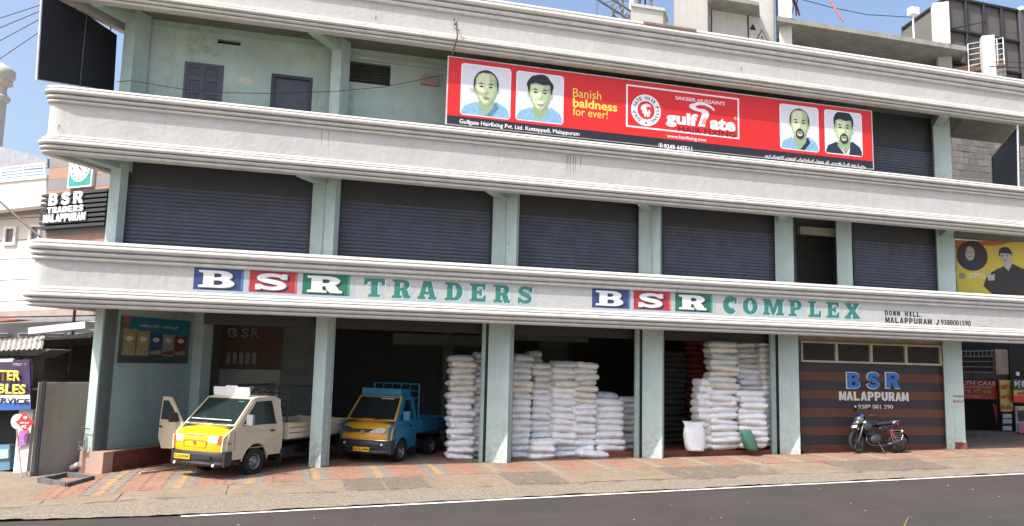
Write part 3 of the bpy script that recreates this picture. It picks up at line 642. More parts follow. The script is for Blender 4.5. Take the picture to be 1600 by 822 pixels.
SG = {
 'M': [[[(0, 0), (.27, 0), (.27, .58), (.43, .1), (.57, .1), (.73, .58), (.73, 0), (1, 0), (1, 1), (.70, 1), (.5, .42), (.30, 1), (0, 1)]]],
 'A': [[[(0, 0), (.28, 0), (.33, .2), (.67, .2), (.72, 0), (1, 0), (.68, 1), (.32, 1)], [(.39, .38), (.5, .76), (.61, .38)]]],
 'L': [[[(0, 0), (.95, 0), (.95, .22), (.34, .22), (.34, 1), (0, 1)]]],
 'P': [[[(0, 0), (.33, 0), (.33, .36), (.55, .36)] + _a(.56, .68, .42, .32, -90, 90, 8) + [(0, 1)], [(.33, .56), (.33, .80), (.52, .80)] + _a(.53, .68, .13, .12, 90, -90, 5)]],
 'U': [[[(0, 1), (0, .36)] + _a(.5, .36, .5, .36, 180, 360, 12) + [(1, 1), (.68, 1), (.68, .38)] + _a(.5, .36, .18, .16, 0, -180, 6) + [(.32, 1)]]],
 'R': [[[(0, 0), (.33, 0), (.33, .38), (.46, .38), (.66, 0), (1.03, 0), (.80, .44)] + _a(.58, .70, .38, .30, -35, 90, 7) + [(0, 1)], [(.33, .57), (.33, .80), (.54, .80)] + _a(.54, .685, .11, .115, 90, -90, 5)]],
 'T': [[[(.33, 0), (.67, 0), (.67, .78), (1, .78), (1, 1), (0, 1), (0, .78), (.33, .78)]]],
 'D': [[[(0, 0), (.45, 0)] + _a(.47, .5, .53, .5, -90, 90, 12) + [(0, 1)], [(.32, .21), (.32, .79), (.44, .79)] + _a(.45, .5, .2, .29, 90, -90, 8)]],
 'E': [[[(0, 0), (.95, 0), (.95, .22), (.33, .22), (.33, .40), (.85, .40), (.85, .60), (.33, .60), (.33, .78), (.93, .78), (.93, 1), (0, 1)]]],
 'B': [[[(0, 0), (.58, 0)] + _a(.60, .28, .40, .28, -90, 50, 7) + _a(.58, .74, .36, .26, -30, 90, 6) + [(0, 1)], [(.32, .19), (.32, .42), (.54, .42)] + _a(.55, .305, .12, .115, 90, -90, 5), [(.32, .60), (.32, .81), (.52, .81)] + _a(.53, .705, .1, .105, 90, -90, 5)]],
 'O': [[ell(.5, .5, .5, .52, 24), ell(.5, .5, .19, .29, 16)]],
 'N': [[[(0, 0), (.30, 0), (.30, .55), (.68, 0), (1, 0), (1, 1), (.70, 1), (.70, .46), (.32, 1), (0, 1)]]],
 'H': [[[(0, 0), (.33, 0), (.33, .39), (.67, .39), (.67, 0), (1, 0), (1, 1), (.67, 1), (.67, .61), (.33, .61), (.33, 1), (0, 1)]]],
 'I': [[rect(.22, 0, .78, 1)]],
 'W': [[[(0, 1), (.18, 0), (.40, 0), (.5, .5), (.60, 0), (.82, 0), (1, 1), (.74, 1), (.69, .45), (.60, .9), (.40, .9), (.31, .45), (.26, 1)]]],
 ',': [[[(.1, .18), (.1, -.02), (.0, -.2), (.2, -.14), (.38, .18)]]],
 'S': [[stroke(catm([(.88, .72), (.76, .86), (.50, .89), (.26, .84), (.17, .71), (.28, .60), (.50, .52), (.74, .42), (.83, .28), (.72, .14), (.48, .10), (.22, .15), (.10, .30)]), lambda t: .115 + .02 * sin(pi * t))]]}
def sans(name, s, O, U, w_, h_, m, parent, base=0.0, t=.003, gap=.22, one=True):
    n = len(s); cw = w_ / n; out = []
    for i, ch in enumerate(s):
        if ch == ' ': continue
        f = (1 - gap) * (1.12 if ch in 'MW' else 1); x0 = cw * i + cw * (1 - f) / 2
        bm = bmesh.new()
        for loops in SG[ch]: plate(bm, [[(x0 + a * cw * f, b * h_) for a, b in lp] for lp in loops], O, U, Z, t, base)
        out.append(obj(name, bm, m, parent))
    return out
def glyph(name, ch, O, wd, h, m, parent, base, t=.0016, sh=0, grow=0):
    bm = bmesh.new()
    for k, loops in enumerate(GL[ch]):
        plate(bm, [[(a * wd + sh * b * h, b * h) for a, b in lp] for lp in loops], O, X, Z, t, base + k * .0007)
    return obj(name, bm, m, parent)
tealp = mat('sign_green_paint', (.035, .21, .175), .6, var=.06, bump=0)
shadp = mat('sign_pale_blue_paint', (.40, .47, .53), .75, var=.05, bump=0)
shwp = mat('sign_white_paint', (.76, .78, .80), .6, var=.03, bump=0)
blkp = mat('sign_black_paint', (.025, .027, .03), .6, var=.1, bump=0)
boxm = {'B': mat('sign_blue_box', (.035, .065, .19), .55, var=.06, bump=0), 'S': mat('sign_red_box', (.43, .035, .045), .55, var=.06, bump=0), 'R': mat('sign_green_box', (.02, .17, .09), .55, var=.06, bump=0)}
boxd = {'B': mat('sign_blue_lit_edge', (.10, .17, .36), .55, bump=0), 'S': mat('sign_red_lit_edge', (.58, .14, .14), .55, bump=0), 'R': mat('sign_green_lit_edge', (.08, .34, .20), .55, bump=0)}
FYf = FY   # the face of the band
def box_letter(ch, pa, pb, ya):
    a, b = F(pa, ya, FYf).x, F(pb, ya, FYf).x; z1, z0 = 4.69, 4.16; w_ = b - a
    shape('lettered_box', [rect(.09, -.07, w_ + .12, z1 - z0 - .1)], V(a, FYf, z0), X, Z, .002, shadp, bld)
    r = shape('lettered_box', [rect(0, .02, w_, z1 - z0)], V(a, FYf, z0), X, Z, .0035, boxm[ch], bld)
    bm = bmesh.new(); plate(bm, [[(w_ - .055, .06), (w_, .02), (w_, z1 - z0), (w_ - .055, z1 - z0 - .03)]], V(a, FYf, z0), X, Z, .0045, 0); obj('painted_edge', bm, boxd[ch], r)
    lw, lh = w_ * .72, .40
    glyph('painted_letter', ch, V(a + w_ * .15, FYf, z0 + .035), lw, lh, blkp, r, .0055)
    glyph('painted_letter', ch, V(a + w_ * .11, FYf, z0 + .068), lw, lh, shadp, r, .0085)
    glyph('painted_letter', ch, V(a + w_ * .095, FYf, z0 + .08), lw, lh, shwp, r, .0115)
for ch, a, b, y in (('B', 303, 381, 430), ('S', 390, 465, 435), ('R', 473, 547, 440), ('B', 925, 984, 465), ('S', 990, 1048, 470), ('R', 1055, 1113, 475)): box_letter(ch, a, b, y)
def word(s, spans, y, z0=4.19, h=.46):
    for ch, (a, b) in zip(s, spans):
        xa, xb = F(a, y, FYf).x, F(b, y, FYf).x; wd = xb - xa
        glyph('painted_letter_shade', ch, V(xa + .14, FYf, z0 - .11), wd, h, shadp, bld, .0)
        glyph('painted_letter_edge', ch, V(xa + .022, FYf, z0 - .018), wd, h, shwp, bld, .003)
        glyph('painted_letter', ch, V(xa, FYf, z0), wd, h, tealp, bld, .006)
word('TRADERS', [(568.5, 601), (612.5, 641), (653.5, 681.5), (695, 723), (734, 760), (771, 797), (808.5, 833)], 455)
word('COMPLEX', [(1130, 1152), (1161, 1183.5), (1193, 1223), (1232, 1253), (1263, 1283), (1291, 1311.5), (1320, 1342)], 480)
def ftext(s, xa, xb, yb, yt, m, parent, c=FYf, base=.0, bold=.02, t=.003, ym=None, name='lettering'):
    A, B = F(xa, yb, c), F((xa + xb) / 2, yt, c); A2 = F((xa + xb) / 2, yb, c); C = F(xb, yb, c)
    return text(name, s, V(A.x, c, A.z), X, Z, C.x - A.x, B.z - A2.z, m, parent, bold=bold, base=base, t=t)
A, B = F(1382, 495, FYf), F(1444, 492, FYf); sans('painted_small_letter', 'DOWN HILL,', V(A.x, FYf, 4.34), X, B.x - A.x, .15, blkp, bld)
A, B = F(1383, 506, FYf), F(1456, 499, FYf); sans('painted_small_letter', 'MALAPPURAM', V(A.x, FYf, 4.12), X, B.x - A.x, .17, blkp, bld)
A, B = F(1470, 506, FYf), F(1517, 509, FYf); text('lettering', '9388001590', V(A.x, FYf, 4.135), X, Z, B.x - A.x, .16, blkp, bld, bold=.02)
A = F(1463, 508, FYf); shape('painted_handset', [[(0, 0), (.06, .0), (.10, .09), (.11, .15), (.07, .17), (.05, .13), (.065, .11), (.035, .04), (.0, .04)]], V(A.x, FYf, 4.12), X, Z, .003, blkp, bld)
A = F(1531, 515, FYf); text('lettering', 'ANSARI', V(A.x, FYf, 4.12), X, Z, .3, .035, mat('pencil_grey', (.3, .3, .3), .8), bld)
# dark drips of rain water below the top edge of the middle band
dripm = mat('drip_stain', (.20, .17, .145), .95, var=.3, scale=12, bump=0, alpha=.28)
rD = random.Random(12)
for cx__, n_, zt_, ln in ((fx(897, 240, FY), 7, 8.28, .62), (fx(517, 200, FY), 2, 8.28, .4), (fx(720, 60, FY), 3, 11.7, .35)):
    for k in range(n_):
        x_ = cx__ + rD.uniform(-.24, .24); l_ = ln * rD.uniform(.5, 1); w_ = rD.uniform(.005, .012)
        shape('drip_stain', [[(x_ - w_ * .4, zt_ - l_), (x_ + w_ * .4, zt_ - l_), (x_ + w_, zt_ - l_ * .5), (x_ + w_ * 1.4, zt_), (x_ - w_ * 1.4, zt_), (x_ - w_, zt_ - l_ * .5)]], V(0, FY, 0), X, Z, .001, dripm, bld)
# -------- striped bay with louvre windows
YS = .12
sx0, sx1 = F(1251, 640, YS).x, F(1479, 640, YS).x
zsb = zg(14.6) - .02; zst = F(1360, 569, YS).z; n = 10
ws = thing('s', None, None); ws.name = 'striped_wall'; ws.parent = bld
for k in range(n):
    z0 = zsb + (zst - zsb) * k / n; z1 = zsb + (zst - zsb) * (k + 1) / n
    bm = bmesh.new(); box(bm, ((sx0 + sx1) / 2, YS + .04 + (.006 if k % 2 else 0), (z0 + z1) / 2), (sx1 - sx0) / 2, .04, (z1 - z0) / 2 - .001); obj('cladding_board', bm, chard if k % 2 else brown, ws)
bm = bmesh.new(); box(bm, ((sx0 + sx1) / 2, YS - .03, zsb + .02), (sx1 - sx0) / 2, .05, .06); obj('red_skirting', bm, plinthr, ws)
blu = mat('blue_acrylic', (.02, .17, .55), .35, var=.03, bump=0); wac = mat('white_acrylic', (.68, .67, .64), .4, var=.03, bump=0)
for ch, a, b in (('B', 1322, 1342.5), ('S', 1353, 1373), ('R', 1383, 1404)):
    ztop, zbot = F(a, 582, YS).z, F(a, 606.5, YS).z; A, B = F(a, 600, YS), F(b, 600, YS)
    sans('raised_letter', ch, V(A.x - .02, YS - .01, zbot - .02), X, B.x - A.x + .04, ztop - zbot + .04, wac, ws, t=.02, gap=.0)
    sans('raised_letter_face', ch, V(A.x + .01, YS - .012, zbot + .01), X, B.x - A.x - .02, ztop - zbot - .02, blu, ws, t=.03, base=.02, gap=.04)
xa, xb = F(1310, 620, YS).x, F(1418.5, 620, YS).x; zz0, zz1 = F(1310, 625.5, YS).z, F(1310, 611.5, YS).z; wd = (xb - xa) / 10
for i, ch in enumerate('MALAPPURAM'):
    sans('raised_letter', ch, V(xa + i * wd, YS - .01, zz0), X, wd, zz1 - zz0, wac, ws, t=.03, gap=.16)
xa, xb = F(1340, 635, YS).x, F(1394.5, 635, YS).x; zz0, zz1 = F(1340, 638.5, YS).z, F(1340, 632, YS).z
text('raised_number', '9388 001 590', V(xa, YS - .01, zz0), X, Z, xb - xa, zz1 - zz0, wac, ws, bold=0, t=.02)
shape('raised_mark', [ell(0, 0, .035, .035, 10)], V(xa - .1, YS - .01, (zz0 + zz1) / 2), X, Z, .02, wac, ws)
zt = 3.62; fr0 = thing('lw', None, None); fr0.name = 'louvre_window'; fr0.parent = bld
xw = [F(a, 550, YS - .05).x for a in (1252, 1307, 1361, 1415.5, 1470)]
zb_ = F(1360, 568.5, YS - .05).z; ztw = F(1360, 536.5, YS - .05).z
bm = bmesh.new(); hs = [rect(xw[i] + .05, zb_ + .06, xw[i + 1] - .04, ztw - .05) for i in range(4)]
plate(bm, [rect(xw[0], zb_, xw[4] + .04, ztw)] + hs, V(0, YS, 0), X, Z, .12, base=-.06); obj('window_frame', bm, cream, fr0)
for i in range(4):
    for k in range(8):
        z = zb_ + .07 + (ztw - zb_ - .12) * (k + .5) / 8
        bm = bmesh.new(); box(bm, ((xw[i] + xw[i + 1]) / 2 + .005, YS + .0, z), (xw[i + 1] - xw[i]) / 2 - .05, .04, .004, X, (Y + Z * .9).normalized(), (Z - Y * .9).normalized()); obj('louvre_blade', bm, mat('smoked_glass', (.10, .10, .09), .25, var=.1, bump=0), fr0)
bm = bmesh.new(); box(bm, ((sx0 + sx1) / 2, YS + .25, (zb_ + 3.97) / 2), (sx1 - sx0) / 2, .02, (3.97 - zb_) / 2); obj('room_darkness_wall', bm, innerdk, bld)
bm = bmesh.new(); box(bm, ((sx0 + sx1) / 2, YS + .1, (ztw + 3.97) / 2), (sx1 - sx0) / 2, .08, (3.97 - ztw) / 2 - .002); obj('lintel', bm, mat('cream_wall', (.33, .31, .25), .8), bld)
# little notice painted on the right pillar
po = V(20.59 + .03, -.09 - 0, 0) ; po = V(20.37 + .22 * FR.x + .03, -.09, 0)
for s, py_, hh in (('വാഹനങ്ങൾ', 617.5, .09), ('പാർക്ക്', 625.5, .09)):
    p = onP(1480, py_ + 3, po, DEP); q = onP(1505, py_ + 3, po, DEP)
    text('painted_notice', s, V(p.x, p.y, p.z) + FR * 0.02, FR, Z, (q - p).dot(FR), hh, mat('notice_red', (.45, .03, .03), .6, bump=0), bld, bold=.02, base=.002)
# ================================================================== SIGNS AND BOARDS
HY = -.93
def hx(x, y): p = F(x, y, HY); return p.x, p.z
red = thing('advertising_hoarding', 'long red hair clinic hoarding with four portrait photos along the top floor', 'hoarding', (0, 0, 0))
rx0, rz1 = hx(700, 87); rx1, _z = hx(1363.5, 172); rz0 = (hx(698, 193)[1] + hx(1366, 265)[1]) / 2; rz1 = (rz1 + _z) / 2
shape('backing_sheet', [rect(rx0, rz0, rx1, rz1)], V(0, HY, 0), X, Z, .02, mat('flex_edge_white', (.6, .6, .6), .6), red, base=-.05)
shape('red_print', [rect(rx0 + .035, rz0 + .25, rx1 - .035, rz1 - .03)], V(0, HY, 0), X, Z, .004, signred, red, base=-.028)
shape('black_strip', [rect(rx0 + .035, rz0 + .02, rx1 - .035, rz0 + .249)], V(0, HY, 0), X, Z, .004, signblk, red, base=-.028)
for k in range(9):
    xx = rx0 + .2 + k * (rx1 - rx0 - .4) / 8; bm = bmesh.new(); tube(bm, [V(xx, HY + .075, rz0 - .1), V(xx, HY + .075, rz1 + .28)], .02, 6); obj('frame_post', bm, dark, red)
N0 = -.0235
def card(x0, y0, x1, y1, pale=True):
    a, b = hx(x0, y0), hx(x1, y1); x_0, z1, x_1, z0 = a[0], a[1], b[0], b[1]
    w_, h_ = x_1 - x_0, z1 - z0
    c = shape('portrait_card', [rrect(0, 0, w_, h_, .09)], V(x_0, HY, z0), X, Z, .002, pwhite, red, base=N0)
    bg_ = rrect(.035, .035, w_ - .035, h_ - .035, .07)
    shape('portrait_ground', [bg_], V(x_0, HY, z0), X, Z, .002, ppale, c, base=N0 + .0015)
    return c, V(x_0 + w_ / 2, HY, z0 + .035), w_ / 2 - .035, h_ - .07
def portrait(P, kind):
    """flat posterised print of a head and shoulders"""
    c, O, hw_, H_ = P; L = [N0 + .0035]
    def ad(name, loops, m, d=.0008):
        L[0] += d; shape(name, [[(max(-hw_, min(hw_, a * 1.42)), max(0, min(H_, b * 1.46 - .17))) for a, b in lp] for lp in loops], O, X, Z, .002, m, c, base=L[0])
    cx = .0; fw_, fh = .215, .31; cy = .64 if kind < 2 else .66
    bald = kind in (0, 2); coat = kind == 3
    sm = pnavy if coat else pshirt
    ad('shirt', [[(-hw_, 0), (hw_, 0), (hw_, .20), (.40, .30), (.22, .40), (0, .30), (-.2, .36), (-.40, .27), (-hw_, .17)]], sm)
    if kind != 1: ad('collar_shadow', [[(-.02, .02), (.13, .32), (.20, .40), (.26, .28), (.12, 0)]], pnavy if kind != 0 else mat('print_deep_blue', (.10, .25, .42), .5, bump=0))
    ad('neck', [[(-.13, .42), (-.16, .28), (0, .10), (.15, .28), (.17, .48)]], pskin3)
    if coat: ad('shirt_front', [[(-.10, .25), (0, .02), (.12, .0), (.15, .27), (.03, .12)]], pwhite)
    for s in (-1, 1): ad('ear', [ell(s * (fw_ + .005) + cx, cy - .01, .04, .075, 12)], pskin)
    if not bald:
        ad('hair', [ell(cx, cy + .15, .255, .24, 26) if kind == 3 else [(cx + (.265 + .012 * sin(7 * t)) * cos(t), cy + .13 + (.25 + .015 * cos(5 * t)) * sin(t)) for t in [2 * pi * i / 30 for i in range(30)]]], phair)
    else: ad('hair', [ell(cx, cy + .07, .245, .25 if kind else .27, 26)], phair)
    face = [(-.2, .16), (-.215, .0), (-.19, -.14), (-.13, -.25), (-.05, -.315), (.05, -.315), (.13, -.25), (.19, -.14), (.215, 0), (.2, .16)]
    top = [(.16, .24), (.08, .285), (-.08, .285), (-.16, .24)] if bald else ([(.17, .19), (.06, .17), (-.10, .20), (-.17, .17)])
    ad('face', [[(cx + a, cy + b) for a, b in face + top]], pskin)
    ad('face_light', [[(cx + a, cy + b) for a, b in [(-.17, .15), (-.18, 0), (-.14, -.16), (-.05, -.28), (.03, -.27), (.06, -.12), (.04, .02), (.06, .16)] + ([(.05, .26), (-.07, .265), (-.14, .22)] if bald else [])]], pskin2)
    ad('cheek_shade', [[(cx + .10, cy + .17), (cx + .20, cy + .16), (cx + .215, cy), (cx + .19, cy - .14), (cx + .12, cy - .25), (cx + .05, cy - .31), (cx + .09, cy - .2), (cx + .14, cy - .08), (cx + .12, cy + .03)]], pskin3)
    ad('cheek_tone', [[(cx + .07, cy + .16), (cx + .16, cy + .15), (cx + .17, cy), (cx + .15, cy - .12), (cx + .10, cy - .2), (cx + .08, cy - .1)]], pskin)
    for s in (-1, 1):
        ad('eye_white', [[(cx + s * .04, cy + .02), (cx + s * .09, cy + .05), (cx + s * .15, cy + .018), (cx + s * .09, cy - .004)][::s]], mat('print_eye_white', (.62, .66, .55), .5, bump=0), .0004)
        ad('eyebrow', [[(cx + s * .035, cy + .065), (cx + s * .10, cy + .095), (cx + s * .16, cy + .07), (cx + s * .10, cy + .07)]], phair)
        ad('eye', [[(cx + s * .045, cy + .02), (cx + s * .09, cy + .042), (cx + s * .14, cy + .018), (cx + s * .09, cy + .002)]], phair, .0004)
    ad('nose_shade', [[(cx + .02, cy + .05), (cx + .045, cy - .06), (cx + .05, cy - .10), (cx, cy - .115), (cx - .045, cy - .095), (cx + .015, cy - .09), (cx + .022, cy - .04)]], pskin3)
    if kind == 1: ad('teeth', [[(cx - .09, cy - .155), (cx, cy - .17), (cx + .09, cy - .15), (cx + .04, cy - .20), (cx - .04, cy - .205)]], pwhite)
    ad('lips', [[(cx - .075, cy - .185), (cx, cy - .165), (cx + .075, cy - .185), (cx + .03, cy - .215), (cx - .03, cy - .215)]] if kind != 1 else [[(cx - .07, cy - .20), (cx, cy - .207), (cx + .07, cy - .195), (cx, cy - .235)]], plip)
    if kind in (2, 3):
        ad('moustache', [[(cx - .10, cy - .165), (cx - .05, cy - .125), (cx, cy - .135), (cx + .05, cy - .125), (cx + .10, cy - .165), (cx + .04, cy - .155), (cx - .04, cy - .155)]], phair)
        ad('beard', [ell(cx, cy - .215, .105, .105, 20), ell(cx, cy - .20, .078, .068, 16)], phair)
for k, q in enumerate([(721.5, 97.5, 797.5, 187), (807.5, 109.5, 880.5, 195), (1218.5, 161, 1281, 238.5), (1288.5, 170, 1349, 245.5)]): portrait(card(*q), k)
def htext(s, x0, y0, x1, y1, m, bold=.0, lay=0.0):
    """x0,y0 = lower left, x1,y1 = upper right, in the hoarding's plane"""
    a, b = hx(x0, y0), hx(x1, y1); return text('lettering', s, V(a[0], HY, a[1]), X, Z, b[0] - a[0], b[1] - a[1], m, red, bold=bold, base=N0 + lay, t=.0015)
def htw(s, x0, y0, x1, hgt, m, bold=0.0, lay=0.0):
    a = hx(x0, y0); b = hx(x1, y0); return text('lettering', s, V(a[0], HY, a[1]), X, Z, b[0] - a[0], hgt, m, red, bold=bold, base=N0 + lay, t=.0015)
htw('Banish', 895.5, 151, 940, .255, pyel); htw('baldness', 895.5, 166.5, 965, .255, pyel, .025); htw('for ever!', 895.5, 179.5, 950, .235, pyel)
a, b = hx(979, 131), hx(1156, 217)
bz1, bz0 = a[1], hx(979, 197.5)[1]
shape('logo_frame', [rect(a[0], bz0, b[0], bz1), rect(a[0] + .05, bz0 + .045, b[0] - .05, bz1 - .045)], V(0, HY, 0), X, Z, .002, pwhite, red, base=N0)
bc = hx(1010, 172); bR = .46
bd = shape('round_badge', [ell(bc[0], bc[1], bR, bR, 48)], V(0, HY, 0), X, Z, .002, pwhite, red, base=N0)
shape('badge_centre', [ell(bc[0], bc[1], bR * .58, bR * .58, 40)], V(0, HY, 0), X, Z, .002, signred, bd, base=N0 + .001)
hd = [(-.16, .02), (-.12, .13), (0, .19), (.11, .17), (.15, .10), (.06, .11), (-.02, .07), (.03, .02), (.02, -.06), (.10, .03), (.13, -.05), (.10, -.16), (.04, -.20), (.03, -.12), (-.03, -.20), (-.07, -.09), (-.12, -.08), (-.10, -.02)]
shape('badge_head', [[(bc[0] + a_ * 1.05, bc[1] + b_ * 1.05) for a_, b_ in hd]], V(0, HY, 0), X, Z, .002, pwhite, bd, base=N0 + .002)
ring = 'GULF GATE HAIR FIXING'
for i, ch in enumerate(ring):
    if ch == ' ': continue
    t = radians(235 - i * 290 / (len(ring) - 1)); r = bR * .79; U_ = V(sin(t), 0, -cos(t)); W_ = V(cos(t), 0, sin(t)); cw = .075 if ch != 'I' else .03
    text('lettering', ch, V(bc[0] + r * cos(t), HY, bc[1] + r * sin(t)) - U_ * cw / 2 - W_ * .05, U_, W_, cw, .10, signblk, red, bold=.03, base=N0 + .002, t=.0015)
st = [(bc[0] + (.05 if k % 2 == 0 else .02) * sin(k * pi / 5), bc[1] - bR * .80 + (.05 if k % 2 == 0 else .02) * cos(k * pi / 5)) for k in range(10)]
shape('badge_star', [st], V(0, HY, 0), X, Z, .0015, signblk, bd, base=N0 + .002)
htw("SAKEER HUSSAIN'S", 1056, 155, 1133, .11, pwhite, .01)
htw('gulf', 1041, 197, 1091, .46, pwhite, .045, .0005); htw('ate', 1110, 201.5, 1150, .36, pwhite, .045, .0005)
g0 = hx(1094, 198)
shape('logo_swoosh', [[(-.12, .93), (.0, 1.0), (.22, 1.0), (.44, .92), (.60, .78), (.56, .70), (.44, .82), (.22, .90), (.04, .88), (-.10, .80), (.02, .72), (.22, .74), (.36, .66), (.40, .56), (.24, .02), (.0, .02), (.16, .56), (.10, .60), (-.14, .64), (-.30, .74), (-.28, .86)]], V(g0[0] - .06, HY, g0[1]) , X * .92, Z * .74, .0016, pwhite, red, base=N0 + .001)
for k in range(3): shape('logo_finger', [[(.13 + k * .06, .12), (.16 + k * .06, .10), (.24 + k * .05, .38), (.22 + k * .05, .40)]], V(g0[0] - .06, HY, g0[1]), X * .92, Z * .74, .0016, signred, red, base=N0 + .002)
htw('HAIR FIXING', 1060, 205, 1150, .17, mat('print_dark_red', (.12, .01, .012), .5, bump=0), .015, .001)
q = hx(1149, 192); text('lettering', '®', V(q[0] - .03, HY, q[1] + .1), X, Z, .09, .09, pwhite, red, base=N0, t=.0015)
htw('www.hairfixing.com', 1043, 216, 1104, .13, pwhite, .012); htw('9249 445511', 1038, 232, 1082, .14, pwhite, .015)
q = hx(1033, 230); shape('phone_mark', [ell(q[0], q[1] + .06, .065, .065, 18), ell(q[0], q[1] + .06, .052, .052, 16)], V(0, HY, 0), X, Z, .0015, pwhite, red, base=N0)
shape('phone_mark', [ell(q[0], q[1] + .06, .018, .04, 10)], V(0, HY, 0), X, Z, .0015, pwhite, red, base=N0)
htw('Gulfgate Hairfixing Pvt. Ltd. Kottappadi, Malappuram', 718, 194, 906, .15, pwhite, .012)
htw('ഗൾഫ്ഗേറ്റ് ഹെയർ ഫിക്സിംഗ് പ്രൈ. ലി., കോട്ടപ്പടി, മലപ്പുറം', 1196, 248.5, 1353, .16, pwhite, .008)

# big black boards seen from their unprinted back, on the left and right end of the top floor
def end_board(p, quad, label, mull):
    t = thing('black_hoarding', label, 'hoarding')
    P = [onP(x, y, p, FR) for x, y in quad]; o = P[0]
    pts = [((q - o).dot(DEP), q.z) for q in P]; O = V(o.x, o.y, 0)
    shape('flex_sheet', [pts], O, DEP, Z, .05, boardblk, t)
    bm = bmesh.new(); tube(bm, [O + DEP * a + Z * b for a, b in pts], .028, 6, closed=True); obj('edge_trim', bm, mat('pale_edge', (.55, .6, .66), .5), t)
    for k in mull:
        a = pts[0][0] * (1 - k) + pts[1][0] * k; z1 = pts[0][1] * (1 - k) + pts[1][1] * k; z0 = pts[3][1] * (1 - k) + pts[2][1] * k
        bm = bmesh.new(); tube(bm, [O + DEP * a + FR * .07 + Z * z0, O + DEP * a + FR * .07 + Z * z1], .016, 6); obj('mullion', bm, mat('board_bar', (.10, .10, .11), .5), t)
    return t
bt = end_board(V(LX - .12, FY - .08, 0), [(66, -22), (180.5, 55), (175.5, 142), (57, 124)], 'big black backed hoarding on the left end of the top floor', (.55,))
for x, y in ((113, 14), (169, 45)):
    p = onP(x, y, V(LX - .12, FY - .08, 0), FR); bm = bmesh.new(); tube(bm, [p + FR * .08 - Z * .15, p + FR * .08 + Z * .3], .015, 6); obj('fixing_rod', bm, dark, bt)
end_board(F(1591, 245, FY + .05), [(1550, 246), (1590, 196), (1592, 300), (1552, 300)], 'black backed hoarding at the right end of the top floor balcony', (.5,))

# yellow hoarding at the right of the middle floor
YD = V(.962, -.272, 0); yp = V(20.95, .28, 0); yn = YD.cross(Z)
def yq(x, y): q = onP(x, y, yp, yn); return (q - yp).dot(YD), q.z
yh = thing('yellow_hoarding', 'yellow hoarding with a man in a dark shirt and an oval portrait', 'hoarding')
yl = mat('flex_yellow', (.50, .46, .07), .5, var=.12, scale=1.2, bump=0, col2=(.55, .42, .05)); yor = mat('flex_orange_edge', (.50, .13, .03), .5, var=.2, scale=2, bump=0)
yx0, yx1 = yq(1494, 420)[0], yq(1600, 420)[0] + .6; yz0, yz1 = yq(1495, 462)[1] - .1, yq(1495, 376)[1]
shape('yellow_print', [rect(yx0, yz0, yx1, yz1)], yp, YD, Z, .03, yl, yh)
shape('orange_corner', [[(yx0, yz1), (yx0, yz1 - .32), (yx0 + .35, yz1 - .12), (yx0 + 1.3, yz1 - .16), (yx0 + 1.9, yz1)]], yp, YD, Z, .003, yor, yh, base=.0305)
pgrey = mat('print_grey_skin', (.42, .44, .38), .5, var=.2, scale=20, bump=0)
def ysh(nm, pts, m, lay, par=yh): return shape(nm, [pts], yp, YD, Z, .003, m, par, base=.031 + lay)
ovx, ovz = yq(1518, 400); ysh('oval_ground', ell(ovx, ovz, .52, .50, 36), mat('print_black_brown', (.035, .025, .02), .5, bump=0), 0)
ysh('oval_shoulders', [(ovx - .42, ovz - .28), (ovx - .30, ovz - .2), (ovx, ovz - .12), (ovx + .30, ovz - .22), (ovx + .36, ovz - .34), (ovx, ovz - .49)], pnavy, .001)
ysh('oval_face', ell(ovx - .07, ovz + .08, .155, .24, 22), pgrey, .002); ysh('oval_hair', [(ovx - .23, ovz + .1), (ovx - .21, ovz + .27), (ovx - .16, ovz + .2)], phair, .003)
for s in (-1, 1): ysh('oval_eye', ell(ovx - .07 + s * .06, ovz + .11, .03, .012, 8), phair, .003)
ysh('oval_mouth', ell(ovx - .07, ovz - .03, .05, .012, 8), phair, .003)
mx_, mz_ = yq(1571, 402)
ysh('man_shirt', [(mx_ - .80, mz_ - .98), (mx_ - .66, mz_ - .62), (mx_ - .35, mz_ - .42), (mx_ - .12, mz_ - .32), (mx_ + .18, mz_ - .20), (mx_ + .5, mz_ - .36), (mx_ + .9, mz_ - .44), (mx_ + 1.1, mz_ - 1.25), (mx_ - .5, mz_ - 1.25)], mat('print_black_shirt', (.03, .03, .032), .5, bump=0), .001)
ysh('man_neck', [(mx_ - .10, mz_ - .15), (mx_ - .05, mz_ - .36), (mx_ + .06, mz_ - .46), (mx_ + .2, mz_ - .2), (mx_ + .16, mz_)], pgrey, .002)
ysh('man_hair', ell(mx_ - .02, mz_ + .12, .22, .22, 26), phair, .003)
ysh('man_face', [(mx_ - .20, mz_ + .12), (mx_ - .17, mz_ - .10), (mx_ - .06, mz_ - .24), (mx_ + .08, mz_ - .22), (mx_ + .17, mz_ - .04), (mx_ + .17, mz_ + .10), (mx_ - .02, mz_ + .13)], pgrey, .004)
for s in (-1, 1): ysh('man_brow', ell(mx_ - .04 + s * .08, mz_ + .055, .045, .012, 8), phair, .005); ysh('man_eye', ell(mx_ - .04 + s * .08, mz_ + .02, .025, .012, 8), phair, .005)
ysh('man_mouth', ell(mx_ - .04, mz_ - .12, .05, .015, 10), phair, .005)
ysh('man_collar', [(mx_ - .12, mz_ - .34), (mx_ + .04, mz_ - .60), (mx_ + .08, mz_ - .48)], mat('print_black_shirt', (.03, .03, .032), .5, bump=0), .004)
ysh('man_hand', [(mx_ - .62, mz_ - .80), (mx_ - .70, mz_ - .55), (mx_ - .62, mz_ - .62), (mx_ - .58, mz_ - .48), (mx_ - .52, mz_ - .62), (mx_ - .40, mz_ - .56), (mx_ - .42, mz_ - .78)], pgrey, .006)
